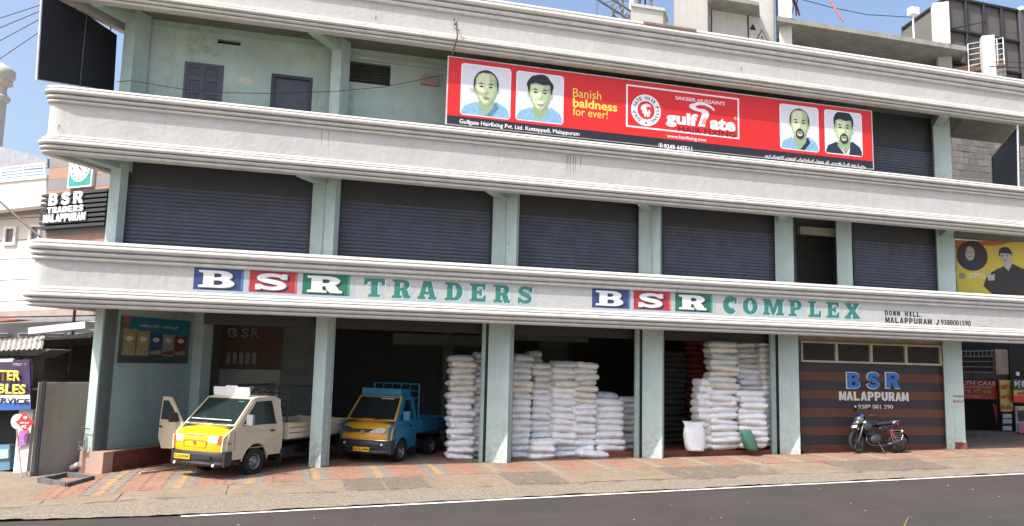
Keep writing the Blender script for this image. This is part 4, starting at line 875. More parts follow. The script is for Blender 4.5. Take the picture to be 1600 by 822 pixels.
ys1 = yq(1499, 431); ysh('small_badge', ell(ys1[0] + .07, ys1[1], .11, .11, 20), mat('print_grey', (.25, .25, .18), .5, bump=0), .001)
text('lettering', 'HAIR FIXING', yp + YD * (ys1[0] + .25) + Z * (ys1[1] - .06), YD, Z, .75, .06, pwhite, yh, base=.032, t=.002)
text('lettering', 'gulfgate', yp + YD * (ys1[0] + .3) + Z * (ys1[1] + .01), YD, Z, .5, .1, pwhite, yh, base=.032, t=.002)
# packet poster on the truck bay wall, its print darkened for the shade there
wcp = wc + FR * .003
def pq(x, y): q = onP(x, y, wcp, FR); return (q - wcp).dot(DEP), q.z
po_ = thing('packet_poster', 'shade-darkened blue poster with five food packets on the green side wall', 'poster')
c4 = [pq(185, 490), pq(297, 497), pq(293, 571), pq(183, 564)]
ux0, ux1 = c4[3][0], min(c4[2][0], farv - .05); uz0 = (c4[2][1] + c4[3][1]) / 2; uz1 = 3.58
def psh(nm, pts, m, lay, par=po_): return shape(nm, [pts], wcp, DEP, Z, .002, m, par, base=.002 + lay)
pw_, ph_ = ux1 - ux0, uz1 - uz0
psh('poster_sheet', rect(ux0, uz0, ux1, uz1), mat('poster_grey_green', (.10, .14, .12), .4, var=.2, bump=0), 0)
psh('poster_sky', [(ux0, uz1 - .08 * ph_), (ux0, uz1), (ux1, uz1), (ux1, uz1 - .45 * ph_), (ux0 + .8 * pw_, uz1 - .35 * ph_), (ux0 + .5 * pw_, uz1 - .42 * ph_), (ux0 + .2 * pw_, uz1 - .3 * ph_)], mat('poster_blue', (.02, .16, .28), .4, bump=0), .001)
psh('poster_ground', rect(ux0, uz0, ux1, uz0 + .2 * ph_), mat('poster_slate', (.06, .08, .085), .4, bump=0), .001)
psh('poster_mark', rect(ux0 + .04 * pw_, uz1 - .14 * ph_, ux0 + .12 * pw_, uz1 - .02 * ph_), mat('poster_red', (.5, .06, .04), .4, bump=0), .002)
text('lettering', '+ ഒരു കപ്പ് - നൂറു രുചി', wcp + DEP * (ux0 + .25 * pw_) + Z * (uz1 - .22 * ph_), DEP, Z, pw_ * .55, .09, mat('poster_white', (.55, .6, .6), .4, bump=0), po_, bold=.03, base=.005, t=.002)
for k, c_ in enumerate([(.33, .29, .13), (.30, .26, .27), (.03, .08, .24), (.17, .035, .03), (.12, .15, .13)]):
    a_ = ux0 + pw_ * (.05 + .182 * k); b_ = a_ + pw_ * .17; z0_ = uz0 + .17 * ph_; z1_ = uz0 + (.74 - .025 * k) * ph_
    pk = psh('packet', [(a_, z0_), (b_, z0_ - .01), (b_ - .02, (z0_ + z1_) / 2), (b_ + .01, z1_), ((a_ + b_) / 2, z1_ - .03), (a_ - .01, z1_), (a_ + .015, (z0_ + z1_) / 2)], mat('packet_%s' % 'abcde'[k], c_, .4, var=.2, scale=8, bump=0), .003)
    psh('packet_emblem', ell((a_ + b_) / 2, z0_ + .35 * ph_, pw_ * .05, .06, 16), mat('poster_white', (.55, .6, .6), .4, bump=0), .0045, pk)
    psh('packet_band', [(a_ + .02, z0_ + .03), (b_ - .02, z0_ + .03), (b_ - .03, z0_ + .16), (a_ + .03, z0_ + .1)], mat('packet_%s' % 'bdaeb'[k], c_, .4), .0045, pk)
# ================================================================== SACKS
def sack_mesh(seed, m, L=.5, W=.27, T=.5, ears=1.0, nu=16, nv=10):
    r = random.Random(seed); bm = bmesh.new(); g = {}
    ph = [r.uniform(0, 9) for _ in range(4)]
    for s in (1, -1):
        for i in range(nu + 1):
            for j in range(nv + 1):
                edge = i in (0, nu) or j in (0, nv)
                if s < 0 and edge: g[(s, i, j)] = g[(1, i, j)]; continue
                u = -1 + 2 * i / nu; v = -1 + 2 * j / nv
                h = (max(0, 1 - abs(u) ** 7) ** .42) * (max(0, 1 - abs(v) ** 6) ** .42)
                px_ = L * u * (1 - .06 * (1 - abs(v) ** 2) * (abs(u) ** 6) * ears); py_ = W * v * (1 - .10 * (1 - abs(u) ** 2) * (abs(v) ** 6) * ears)
                wr = .09 * noise.noise(V3((u * 2.6 + ph[0], v * 2.2 + ph[1], s + ph[2]))) + .05 * noise.noise(V3((u * 6 + ph[3], v * 5, s * 2.)))
                z = s * T * h * (1 + .1 * noise.noise(V3((u * 1.5 + ph[1], v, s * 3)))) + wr * (1 if not edge else 1.6)
                px_ += .02 * noise.noise(V3((v * 3 + ph[2], u, 1.))) ; py_ += .02 * noise.noise(V3((u * 3 + ph[0], v, 2.)))
                g[(s, i, j)] = bm.verts.new((px_, py_, z))
    for s in (1, -1):
        for i in range(nu):
            for j in range(nv):
                q = [g[(s, i, j)], g[(s, i + 1, j)], g[(s, i + 1, j + 1)], g[(s, i, j + 1)]]
                if s < 0: q.reverse()
                try: bm.faces.new(q)
                except ValueError: pass
    me = bpy.data.meshes.new('sack'); bm.to_mesh(me); bm.free(); me.materials.append(m)
    for p in me.polygons: p.use_smooth = True
    return me
def sackmat(name, c, dirtc, sc_=4): return mat(name, c, .75, var=.06, scale=sc_, bump=.5, bscale=38, bdist=.02, dirt=dirtc, dscale=3, dlo=.56, dhi=.8)
mw = sackmat('woven_white', (.86, .87, .89), (.62, .63, .67)); mb = sackmat('woven_cream_shaded', (.74, .72, .66), (.54, .52, .46)); mg = sackmat('woven_shaded_grey', (.50, .54, .52), (.3, .36, .34))  # cream and grey cloth also serve as painted shade on upper rows
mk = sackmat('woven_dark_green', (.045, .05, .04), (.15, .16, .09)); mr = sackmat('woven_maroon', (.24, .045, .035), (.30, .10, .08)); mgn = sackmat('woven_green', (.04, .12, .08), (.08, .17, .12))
SM = {k: [sack_mesh(10 * i + j, m) for j in range(5)] for i, (k, m) in enumerate((('w', mw), ('b', mb), ('g', mg), ('k', mk), ('r', mr)))}
ORD = ['bottom', 'second', 'third', 'fourth', 'fifth', 'sixth', 'seventh', 'eighth', 'ninth', 'tenth', 'eleventh', 'twelfth', 'thirteenth', 'fourteenth', 'fifteenth', 'sixteenth', 'seventeenth', 'eighteenth', 'nineteenth', 'twentieth']
rs = random.Random(21)
def stack(xl, xr, yb, yt, n, where, colour='white', kinds='w', group='white sacks stacked in the open shop bays', back=0.0, depth=.55, zoff=0.0, alt=0.0, lean=0.0, ang=0.0, topshade=False, dz=0.0):
    p = gnd((xl + xr) / 2, yb, dz); c = p.y + back
    a, b = F(xl, yb, c), F(xr, yb, c); top = F((xl + xr) / 2, yt, c).z; z0 = F((xl + xr) / 2, yb, c).z + zoff
    wd = b.x - a.x; pitch = (top - z0) / n
    for k in range(n):
        kk = rs.choice(kinds) if not topshade else (rs.choice('bbg') if k > n * .72 else ('b' if k > n * .55 and rs.random() < .5 else 'w'))  # upper rows get darker cloth, painting in the weaker light up there
        o = bpy.data.objects.new('sack', SM[kk][rs.randrange(5)]); COL.objects.link(o)
        s = 1 + rs.uniform(-.05, .05)
        o.scale = (wd * 1.08 * s, depth / .54, pitch * 1.16)
        o.location = ((a.x + b.x) / 2 + rs.uniform(-.06, .06) * wd + (alt if k % 2 else -alt) + lean * k, c + depth / 2 + rs.uniform(-.06, .06), z0 + pitch * (k + .5))
        o.rotation_euler = (rs.uniform(-.09, .09), rs.uniform(-.07, .07) , rs.uniform(-.14, .14) + (pi if rs.random() < .5 else 0) + ang)
        nm = 'topmost' if k == n - 1 else ORD[k] + ('' if k == 0 else ' from the bottom')
        tag(o, '%s sack, %s in %s' % (colour, nm, where), 'sack', group)
stack(701, 741, 719, 556, 17, 'the front stack beside the blue truck', kinds='wwwb', alt=.03, lean=-.0, topshade=True)
stack(735, 768, 718, 550, 17, 'the stack half behind the third pillar', kinds='wwb', back=.12, alt=-.05, topshade=True)
stack(797, 830, 718, 554, 16, 'the stack against the third pillar, right side', topshade=True)
stack(826, 846, 714, 549, 16, 'the half hidden rear stack, middle bay', back=.5, topshade=True)
stack(831, 867, 716, 568, 15, 'the second tall front stack, middle bay', kinds='wwb', back=.12, topshade=True)
stack(863, 901, 717, 565, 15, 'the third tall front stack, middle bay', back=.1, topshade=True)
stack(896, 933, 716, 567, 16, 'the fourth tall front stack, middle bay', back=.08, topshade=True)
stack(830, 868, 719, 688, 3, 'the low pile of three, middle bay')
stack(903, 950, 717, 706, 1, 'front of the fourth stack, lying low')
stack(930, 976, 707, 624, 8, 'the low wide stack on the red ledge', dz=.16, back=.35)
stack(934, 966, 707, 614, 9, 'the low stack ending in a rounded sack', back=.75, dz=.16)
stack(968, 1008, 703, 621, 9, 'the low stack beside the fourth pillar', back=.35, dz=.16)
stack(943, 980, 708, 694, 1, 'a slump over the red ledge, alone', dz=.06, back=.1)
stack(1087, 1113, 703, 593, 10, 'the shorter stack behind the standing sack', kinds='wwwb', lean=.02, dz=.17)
stack(1113, 1156, 703, 534, 18, 'the tallest front stack of the fourth bay', topshade=True, dz=.17)
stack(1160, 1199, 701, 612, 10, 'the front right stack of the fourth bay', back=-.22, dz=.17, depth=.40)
stack(1155, 1196, 699, 534, 19, 'the left column of the rear wall', kinds='wwb', dz=.17, back=.1, topshade=True)
stack(1193, 1222, 699, 534, 19, 'the right column of the rear wall', kinds='wwb', dz=.17, back=.0, topshade=True)
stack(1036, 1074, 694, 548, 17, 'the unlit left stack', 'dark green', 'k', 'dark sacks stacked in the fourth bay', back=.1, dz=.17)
stack(1074, 1117, 694, 531, 18, 'its single stack', 'maroon', 'r', 'maroon sacks stacked in the fourth bay', back=.7, dz=.17)
def upright_sack(px_, py_, h, wd, m, label, cat='sack', lean=0.0, ears=True):
    p = gnd(px_, py_, .17); bm = bmesh.new(); ns, nr = 26, 14; rings = []
    r = random.Random(3)
    for k in range(nr + 1):
        t = k / nr; z = h * t; e = sin(pi * min(1, .12 + t * .88)) ** .35 if t < .93 else .55
        wx = wd / 2 * (.86 + .22 * sin(pi * t) - (.0 if t < .85 else 0)); wy = .17 * (1 - .75 * t ** 3) + .02
        if t > .85 and ears: wx = wd / 2 * (.92 + .25 * (t - .85) / .15); wy = .03
        if t < .08: wx *= .93
        ring_ = []
        for s in range(ns):
            a = 2 * pi * s / ns; c_, s_ = cos(a), sin(a)
            x_ = wx * abs(c_) ** .7 * (1 if c_ > 0 else -1); y_ = wy * abs(s_) ** .8 * (1 if s_ > 0 else -1)
            zz = z + (.10 * abs(c_) ** 4 * max(0, (t - .8) / .2) if ears else 0) + .012 * noise.noise(V3((x_ * 8, y_ * 8, z * 7)))
            ring_.append(bm.verts.new((x_ + lean * z + .012 * noise.noise(V3((x_ * 5, z * 9, 1))), y_ + .012 * noise.noise(V3((x_ * 9, z * 6, 5))), zz)))
        rings.append(ring_)
    for A_, B_ in zip(rings, rings[1:]):
        for s in range(ns): bm.faces.new([A_[s], A_[(s + 1) % ns], B_[(s + 1) % ns], B_[s]])
    bm.faces.new(list(reversed(rings[0]))); bm.faces.new(rings[-1])
    o = obj('sack', bm, m, smooth=True); o.location = p; return tag(o, label, cat)
us = upright_sack(1086, 704, .76, .62, mw, 'single white sack standing upright with tied ears before the dark stack', lean=-.05)
gs = upright_sack(1166, 701, .58, .36, mgn, 'small green sack leaning between the white stacks', lean=-.35, ears=False); gs.location.y -= .45; gs.location.x -= .1
# ================================================================== VEHICLES
def q3(*a): return V3(a)
def panel(bm, loops, y, t, tum=None, mi=0):
    """side panel: loops in (x,z), plane at local y, thickness t outwards by sign of y"""
    s = 1 if y > 0 else -1
    plate(bm, [[(-s * a, b) for a, b in lp] for lp in loops], q3(0, y, 0), q3(-s, 0, 0), Z, t, -t)
def grid_loft(bm, rows, mi=None, close=False):
    R_ = [[bm.verts.new(p) for p in r] for r in rows]
    for i, (A_, B_) in enumerate(zip(R_, R_[1:])):
        for j in range(len(A_) - 1):
            f = bm.faces.new([A_[j], A_[j + 1], B_[j + 1], B_[j]])
            if mi: f.material_index = mi(i, j)
    return R_
def wheel(root, x, y, r, wdt, rimmat, tyremat, rimr=.6, label=None, dual=False, turn=0.0):
    s = 1 if y > 0 else -1
    w_ = bpy.data.objects.new('wheel', None); link(w_, root); w_.location = (x, y, r); w_.rotation_euler.z = turn
    ax = q3(0, s, 0); R_ = r
    bm = bmesh.new(); lathe(bm, [(R_ * rimr, -wdt / 2), (R_ * .9, -wdt / 2), (R_ * .985, -wdt / 2 + .02), (R_, -wdt / 2 + .05), (R_, wdt / 2 - .05), (R_ * .985, wdt / 2 - .02), (R_ * .9, wdt / 2), (R_ * rimr * 1.05, wdt / 2 - .005), (R_ * rimr, wdt / 2 - .02), (R_ * rimr, -wdt / 2)], q3(0, 0, 0), ax, 32)
    for k in range(36):   # tread blocks
        a = 2 * pi * k / 36; c_ = q3(cos(a) * R_, 0, sin(a) * R_); n_ = q3(cos(a), 0, sin(a)); t_ = q3(-sin(a), 0, cos(a))
        for yy in (-.3, 0, .3): box(bm, c_ + ax * yy * wdt, .013, wdt * .12, .006, t_, ax, n_)
    obj('tyre', bm, tyremat, w_, smooth=35, kind=None)
    bm = bmesh.new(); lathe(bm, [(R_ * rimr, wdt / 2 - .03), (R_ * rimr * .97, wdt / 2 - .015), (R_ * rimr * .9, wdt / 2 - .035), (R_ * rimr * .80, wdt / 2 - .075), (R_ * rimr * .55, wdt / 2 - .045), (R_ * rimr * .32, wdt / 2 - .03), (R_ * rimr * .30, wdt / 2 + .01), (R_ * rimr * .12, wdt / 2 + .015), (0, wdt / 2 + .015)], q3(0, 0, 0), ax, 32); obj('rim', bm, rimmat, w_, smooth=35)
    bm = bmesh.new()
    for k in range(8):
        a = 2 * pi * k / 8; c_ = q3(cos(a), 0, sin(a)) * (R_ * rimr * .68) + ax * (wdt / 2 - .052); lathe(bm, [(0, .012), (R_ * .05, .012), (R_ * .05, -.01)], c_, ax, 8)
    for k in range(5):
        a = 2 * pi * k / 5; lathe(bm, [(0, .02), (.012, .02), (.012, 0)], q3(cos(a), 0, sin(a)) * (R_ * rimr * .42) + ax * (wdt / 2 - .035), ax, 6)
    obj('rim_holes', bm, dark, w_, kind='stuff')
    return w_
paintmats = {}
def place(root, contact, local, ang):
    h = V3((-sin(ang), -cos(ang), 0)); l_ = V3((-h.y, h.x, 0))   # forward, left
    o = V3(contact) - h * local[0] - l_ * local[1]
    root.location = (o.x, o.y, contact[2] - local[2] if len(local) > 2 else contact[2]); root.rotation_euler = (0, 0, atan2(h.y, h.x))
def truck(name, label, cfg, contact, ang):
    t = thing(name, label, 'truck'); Wd = cfg['w']; wr = cfg['wr']; fxw = cfg['fx']; body = cfg['body']; nose = cfg['nose']; c = cfg
    hz, hx_ = c['hood'][1], c['hood'][0]   # windscreen base
    rz, rx = c['roof'][1], c['roof'][0]; bx_, bz = c['back']; sill = c['sill']; bt = c['bumper_top']
    # --- side panels
    arch = [(fxw + (wr + .09) * cos(radians(a)), wr + (wr + .10) * sin(radians(a))) for a in range(200 - 20, -1, -15)]
    arch = [(max(min(a, 0), -9), max(b, sill)) for a, b in arch]
    def side_outline():
        return [(-.06, bt), (-.07, bt + .30), (hx_ + .10, hz - .05), (hx_, hz), (rx, rz - .03), (rx - .12, rz + .02), (bx_ + .22, rz + .03), (bx_ + .08, rz - .06), (bx_, rz - .75), (bx_, sill)] + arch + [(fxw + wr + .10, sill - .02), (-.30, sill - .02), (-.30, bt)]
    win_ = [(hx_ - .20, hz + .02), (rx - .12, rz - .10), (bx_ + .42, rz - .09), (bx_ + .34, hz + .02)]
    win_ = c.get('win', win_)
    tk = .04
    def tum(bm):
        for v in bm.verts:
            s = 1 if v.co.y > 0 else -1; z = v.co.z
            if z > hz - .1: v.co.y -= s * (z - hz + .1) * c['tum']
            if z < sill + .25: v.co.y -= s * (sill + .25 - z) * .12
            if v.co.x > -.25: v.co.y -= s * (v.co.x + .25) ** 2 * 1.2
    for s in (1, -1):
        if s == -1 and c['open']:
            dr_ = [(hx_ + .0, sill + .02), (hx_ - .04, hz), (rx - .10, rz - .06), (bx_ + .36, rz - .05), (bx_ + .26, hz), (bx_ + .24, sill + .02)]
            ol = [(-.06, bt), (-.07, bt + .30), (hx_ + .10, hz - .05), (hx_, hz), (rx, rz - .03), (rx - .12, rz + .02), (bx_ + .22, rz + .03), (bx_ + .08, rz - .06), (bx_, rz - .75), (bx_, sill - .03), (-.30, sill - .03), (-.30, bt)]
            bm = bmesh.new(); panel(bm, [ol, dr_], s * Wd / 2, tk); tum(bm); obj('side_panel', bm, body, t)
            # open door, hinged at the front edge
            d = bpy.data.objects.new('open_door', None); link(d, t); d.location = (hx_ + .02, s * Wd / 2, 0); d.rotation_euler.z = radians(c['open'])
            dl = [(0, sill + .12), (-.05, hz), (rx - .14 - hx_, rz - .05), (bx_ + .40 - hx_, rz - .05), (bx_ + .30 - hx_, hz), (bx_ + .28 - hx_, sill + .3), (bx_ + .5 - hx_, sill + .05)]
            wl = [(-.16, hz + .04), (rx - .20 - hx_, rz - .14), (bx_ + .48 - hx_, rz - .14), (bx_ + .40 - hx_, hz + .04)]
            bm = bmesh.new(); panel(bm, [dl, wl], 0, .05); bevel(bm, .008, 1)
            obj('door_shell', bm, body, d)
            bm = bmesh.new(); panel(bm, [wl], -.02, .008); obj('door_glass', bm, c['glass'], d)
            bm = bmesh.new(); box(bm, q3(bx_ + .42 - hx_, -.02, hz - .14), .06, .02, .018); obj('door_handle', bm, dark, d)
            bm = bmesh.new(); box(bm, q3(-.30, -.12, hz + .13), .05, .08, .11); bevel(bm, .02, 2); obj('wing_mirror', bm, dark, d)
            continue
        bm = bmesh.new(); panel(bm, [side_outline(), win_], s * Wd / 2, tk); bevel(bm, .012, 2, 50); tum(bm); bmesh.ops.recalc_face_normals(bm, faces=bm.faces); obj('side_panel', bm, body, t)
        bm = bmesh.new(); panel(bm, [win_], s * (Wd / 2 - .02), .006); tum(bm); obj('side_glass', bm, c['glass'], t)
        if s == 1:
            ys = Wd / 2 + .003
            # door seams, swage line, handle
            bm = bmesh.new()
            for a_, b_ in (((hx_ - .0, bt + .02), (hx_ + .0, hz)), ((bx_ + .24, sill + .06), (bx_ + .26, hz)), ((bx_ + .26, hz), (bx_ + .36, rz - .06))):
                tube(bm, [q3(a_[0], ys - .006, a_[1]), q3(b_[0], ys - .006, b_[1])], .006, 4)
            tum(bm); obj('door_seam', bm, dark, t, kind='stuff')
            for zz in (hz - .30, hz - .50):
                bm = bmesh.new(); tube(bm, [q3(-.12, ys - .012, zz), q3(bx_ + .02, ys - .012, zz)], .009, 4); tum(bm); obj('swage_line', bm, body, t)
            bm = bmesh.new(); tube(bm, [q3(fxw + (wr + .11) * cos(radians(a)), ys - .005, wr + (wr + .12) * sin(radians(a))) for a in range(5, 176, 10)], .018, 6); tum(bm); obj('arch_lip', bm, body, t)
            bm = bmesh.new(); box(bm, q3(bx_ + .38, ys + .004, hz - .14), .065, .014, .02); bevel(bm, .006, 1); obj('door_handle', bm, dark, t)
            bm = bmesh.new(); box(bm, q3(-.26, ys - .02, hz - .36), .035, .012, .018); obj('side_marker', bm, mat('amber_lens', (.6, .12, .02), .3, bump=0), t)
            mi_ = bpy.data.objects.new('wing_mirror', None); link(mi_, t)
            bm = bmesh.new(); box(bm, q3(hx_ - .30, ys + .13, hz + .15), .035, .09, .12); bevel(bm, .025, 2); obj('mirror_shell', bm, c.get('mirror', steel), mi_)
            bm = bmesh.new(); tube(bm, [q3(hx_ - .22, ys - .02, hz + .03), q3(hx_ - .28, ys + .12, hz + .04), q3(hx_ - .30, ys + .13, hz + .08)], .016, 6); obj('mirror_arm', bm, dark, mi_)
    # --- nose, lofted across the width
    prof = c['prof']; ys_ = [-.5, -.49, -.47, -.43, -.36, -.2, 0, .2, .36, .43, .47, .49, .5]
    rows = []
    for (px_, pz_) in prof: rows.append([q3(px_ - .15 * (abs(2 * y_) ** 4) - .03 * (2 * y_) ** 2, y_ * Wd * (1 - (.0 if pz_ < hz - .12 else c['tum'] * .12)), pz_ - .02 * (2 * y_) ** 4) for y_ in ys_])
    bm = bmesh.new(); grid_loft(bm, rows, (lambda i, j: 1 if (j in (0, 1, 10, 11) and c['cheek']) else 0)); bmesh.ops.recalc_face_normals(bm, faces=bm.faces)
    obj('nose_panel', bm, [nose, body], t, smooth=30)
    # --- bumper
    bm = bmesh.new(); b0 = c['bumper_z0']
    bp_ = [(-.10, bt - .0), (.03, bt - .015), (.055, bt - .07), (.05, b0 + .14), (.03, b0 + .10), (.045, b0 + .05), (.0, b0), (-.12, b0)]
    rows = [[q3(a_ - .16 * abs(2 * y_) ** 4 - .03 * (2 * y_) ** 2, y_ * (Wd + .01), b_) for y_ in ys_] for a_, b_ in bp_]
    grid_loft(bm, rows)
    for s in (-1, 1):
        pts = [(-.10, bt), (-.10, b0), (-.26, b0 + .02), (-.32, b0 + .06), (-.32, bt)]
        plate(bm, [[(-s * a, b) for a, b in pts]], q3(0, s * (Wd / 2 + .004), 0), q3(-s, 0, 0), Z, .05, -.05)
    bmesh.ops.recalc_face_normals(bm, faces=bm.faces); obj('bumper', bm, c['bumperm'], t, smooth=30)
    bm = bmesh.new(); box(bm, q3(.045, 0, b0 + .20), .012, Wd * .33, .045); obj('bumper_intake', bm, dark, t)
    for s in (-1, 1):
        bm = bmesh.new(); lathe(bm, [(0, .03), (.03, .02), (.035, 0)], q3(.0, s * Wd * .36, b0 + .03 if c['kind'] == 'a' else bt - .11), X, 12); obj('fog_lamp', bm, mat('lamp_clear', (.75, .78, .8), .15, bump=0), t)
    pl = bpy.data.objects.new('number_plate', None); link(pl, t)
    py0 = c['plate_y']
    bm = bmesh.new(); box(bm, q3(.068, py0, c['plate_z']), .006, .24, .055); obj('plate_sheet', bm, mat('plate_yellow', (.80, .45, .02), .45, bump=0), pl)
    text('lettering', c['plate'], q3(.074, py0 + -.215, c['plate_z'] - .032), q3(0, 1, 0), Z, .43, .064, blkp, pl, bold=.03, t=.002)
    # --- windscreen, pillars, roof, interior
    hw0, hw1 = Wd / 2 - .03, Wd / 2 - (rz - hz) * c['tum'] - .03
    A0, A1 = q3(hx_ - .0, 0, hz), q3(rx + .0, 0, rz - .02); Lw = (A1 - A0).length; Uw = q3(0, 1, 0); Vw = (A1 - A0).normalized()
    fr_o = [(-hw0, 0), (hw0, 0), (hw1, Lw), (-hw1, Lw)]; fr_i = [(-hw0 + .045, .04), (hw0 - .045, .04), (hw1 - .035, Lw - .035), (-hw1 + .035, Lw - .035)]
    bm = bmesh.new(); plate(bm, [fr_o, fr_i], A0, Uw, Vw, .03, 0); obj('windscreen_frame', bm, c.get('apillar', body), t)
    bm = bmesh.new(); plate(bm, [fr_i], A0, Uw, Vw, .006, .008); obj('windscreen', bm, c['glass'], t)
    bm = bmesh.new(); plate(bm, [fr_i, [(a * .965, Lw * .03 + b * .94) for a, b in fr_i]], A0, Uw, Vw, .004, .016); obj('rubber_seal', bm, dark, t)
    bm = bmesh.new(); hr = hw1 + .03
    rows = []
    for xx, dz in ((rx + .04, -.02), (rx, .012), (rx - .15, .03), (bx_ + .3, .035), (bx_ + .10, .0), (bx_ + .06, -.06)):
        rows.append([q3(xx, y_ * 2 * hr, rz + dz + .02 - .035 * (2 * y_) ** 4) for y_ in ys_])
    grid_loft(bm, rows); bmesh.ops.recalc_face_normals(bm, faces=bm.faces); obj('roof_panel', bm, body, t, smooth=40)
    bm = bmesh.new(); box(bm, q3(bx_ + .06, 0, (sill + rz) / 2), .03, Wd / 2 - .1, (rz - sill) / 2 - .04); obj('cab_rear_wall', bm, body, t)
    bm = bmesh.new(); box(bm, q3((hx_ + bx_) / 2, 0, sill + .05), (hx_ - bx_) / 2, Wd / 2 - .06, .05); obj('cab_floor', bm, dark, t)
    bm = bmesh.new(); box(bm, q3(hx_ - .06, 0, hz - .14), .14, Wd / 2 - .08, .12); bevel(bm, .04, 2); obj('dashboard', bm, mat('dash_grey', (.06, .06, .065), .7), t)
    seatm = mat('seat_vinyl', (.10, .10, .11), .6)
    for s in (-1, 1):
        bm = bmesh.new(); box(bm, q3(bx_ + .42, s * .36, hz - .32), .24, .26, .09); box(bm, q3(bx_ + .20, s * .36, hz - .0), .07, .24, .32, (X + Z * .15).normalized(), Y, (Z - X * .15).normalized()); bevel(bm, .04, 2); obj('seat', bm, seatm, t)
        bm = bmesh.new(); box(bm, q3(bx_ + .17, s * .36, hz + .40), .04, .12, .08); bevel(bm, .03, 2); obj('headrest', bm, seatm, t)
    sw = q3(hx_ - .28, -.36, hz + .03); ax = q3(-.75, 0, .6).normalized(); u_ = Y; v_ = ax.cross(Y).normalized()
    bm = bmesh.new(); tube(bm, [sw + (u_ * cos(2 * pi * k / 20) + v_ * sin(2 * pi * k / 20)) * .19 for k in range(20)], .014, 6, closed=True)
    tube(bm, [sw + u_ * .18, sw - u_ * .18], .012, 5); tube(bm, [sw, sw - v_ * .18], .012, 5); tube(bm, [sw, sw - ax * .25], .025, 6); obj('steering_wheel', bm, dark, t)
    for s in (-.45, .1):
        bm = bmesh.new(); b_ = q3(hx_ + .04, s * Wd * .8, hz + .03); tube(bm, [b_, b_ + q3(.03, .05, .02), b_ + q3(-.02, .30, .03), b_ + q3(-.05, .52, .06)], .011, 5); obj('wiper', bm, dark, t)
    # --- lamps, badge
    for s in (-1, 1):
        hl = bpy.data.objects.new('headlight', None); link(hl, t)
        if c['kind'] == 'a':
            o_ = [(.635, .02), (.70, .01), (.745, .20), (.675, .195)]; cl_ = [(.36, .045), (.63, .02), (.67, .195), (.40, .185)]
            def P_(lp): return [(s * a * Wd / 1.64, b) for a, b in lp]
            Nn = q3(1, s * .18, .06).normalized(); Uu = q3(-Nn.y, Nn.x, 0).normalized(); Vv_ = Nn.cross(Uu)
            for lp, m_, ba in ((o_, mat('amber_lens', (.6, .12, .02), .3, bump=0), 0), (cl_, mat('lamp_reflector', (.80, .82, .85), .2, metal=.3, var=.2, scale=30, bump=0), .012)):
                lp2 = P_(lp);  lp2 = lp2 if s > 0 else lp2[::-1]
                bm = bmesh.new(); plate(bm, [lp2], q3(.005 - .0, 0, bt + .15), q3(-.13 * s, 1, 0).normalized(), Z, .02, ba - .0); obj('lens' if ba else 'lamp_surround', bm, m_, hl)

        else:
            lp = [(s * (.42 + .22 * cos(a)) , .10 * sin(a) * (.35 + .65 * (1 + cos(a)) / 2) + .03 * cos(a)) for a in [2 * pi * k / 22 for k in range(22)]]
            if s < 0: lp = lp[::-1]
            bm = bmesh.new(); plate(bm, [lp], q3(.0, 0, bt + .235), q3(-.16 * s, 1, 0).normalized(), Z, .05, .03); bevel(bm, .012, 2); obj('lens', bm, mat('lamp_reflector_glint' if s > 0 else 'lamp_reflector_shade', (.75, .80, .88) if s > 0 else (.12, .13, .14), .15, metal=.5, var=.35, scale=24, bump=0), hl)  # one lens bright, one dark: the light on them is painted in
    wheel(t, fxw, Wd / 2 - .10, wr, .17, c['rim'], rubber, turn=c.get('turn', 0)); wheel(t, fxw, -(Wd / 2 - .10), wr, .17, c['rim'], rubber, turn=c.get('turn', 0))
    for s in (-1, 1): wheel(t, c['rx'], s * (Wd / 2 - .12), wr, .17, c['rim'], rubber)
    # mud flaps, chassis
    bm = bmesh.new(); box(bm, q3((c['rx'] + fxw) / 2 - .3, .34, .46), (fxw - c['rx']) / 2 + .9, .05, .07); obj('chassis_rail', bm, dark, t)
    bm = bmesh.new(); box(bm, q3((c['rx'] + fxw) / 2 - .3, -.34, .46), (fxw - c['rx']) / 2 + .9, .05, .07); obj('chassis_rail', bm, dark, t)
    bm = bmesh.new(); box(bm, q3((c['rx'] + fxw) / 2 - .1, .5, .40), .3, .12, .12); bevel(bm, .03, 2); obj('fuel_tank', bm, dark, t)
    bm = bmesh.new(); box(bm, q3(bx_ + .02, Wd / 2 - .1, .35), .012, .09, .17); obj('mud_flap', bm, dark, t)
    bm = bmesh.new(); box(bm, q3(c['rx'], 0, wr), .05, Wd / 2 - .2, .05); box(bm, q3(fxw, 0, wr), .05, Wd / 2 - .2, .05); obj('axles', bm, dark, t, kind='stuff')
    # --- cargo bed
    b0x, b1x, z0, z1 = c['bed']; bedm = c['bedm']
    bd_ = bpy.data.objects.new('cargo_bed', None); link(bd_, t)
    bm = bmesh.new(); box(bm, q3((b0x + b1x) / 2, 0, z0 + .02), (b0x - b1x) / 2, Wd / 2, .04); obj('bed_floor', bm, bedm, bd_)
    nP = 3; ph_ = (z1 - z0) / nP
    for s in (-1, 1):
        for k in range(nP):
            bm = bmesh.new(); box(bm, q3((b0x + b1x) / 2, s * (Wd / 2 + .015), z0 + ph_ * (k + .5)), (b0x - b1x) / 2, .018, ph_ / 2 - .012); bevel(bm, .01, 1); obj('side_plank', bm, bedm, bd_)
        for xx in (b0x - .03, b1x + .03, (b0x + b1x) / 2):
            bm = bmesh.new(); box(bm, q3(xx, s * (Wd / 2 + .025), (z0 + z1) / 2), .03, .022, (z1 - z0) / 2 + .01); obj('side_stake', bm, bedm, bd_)
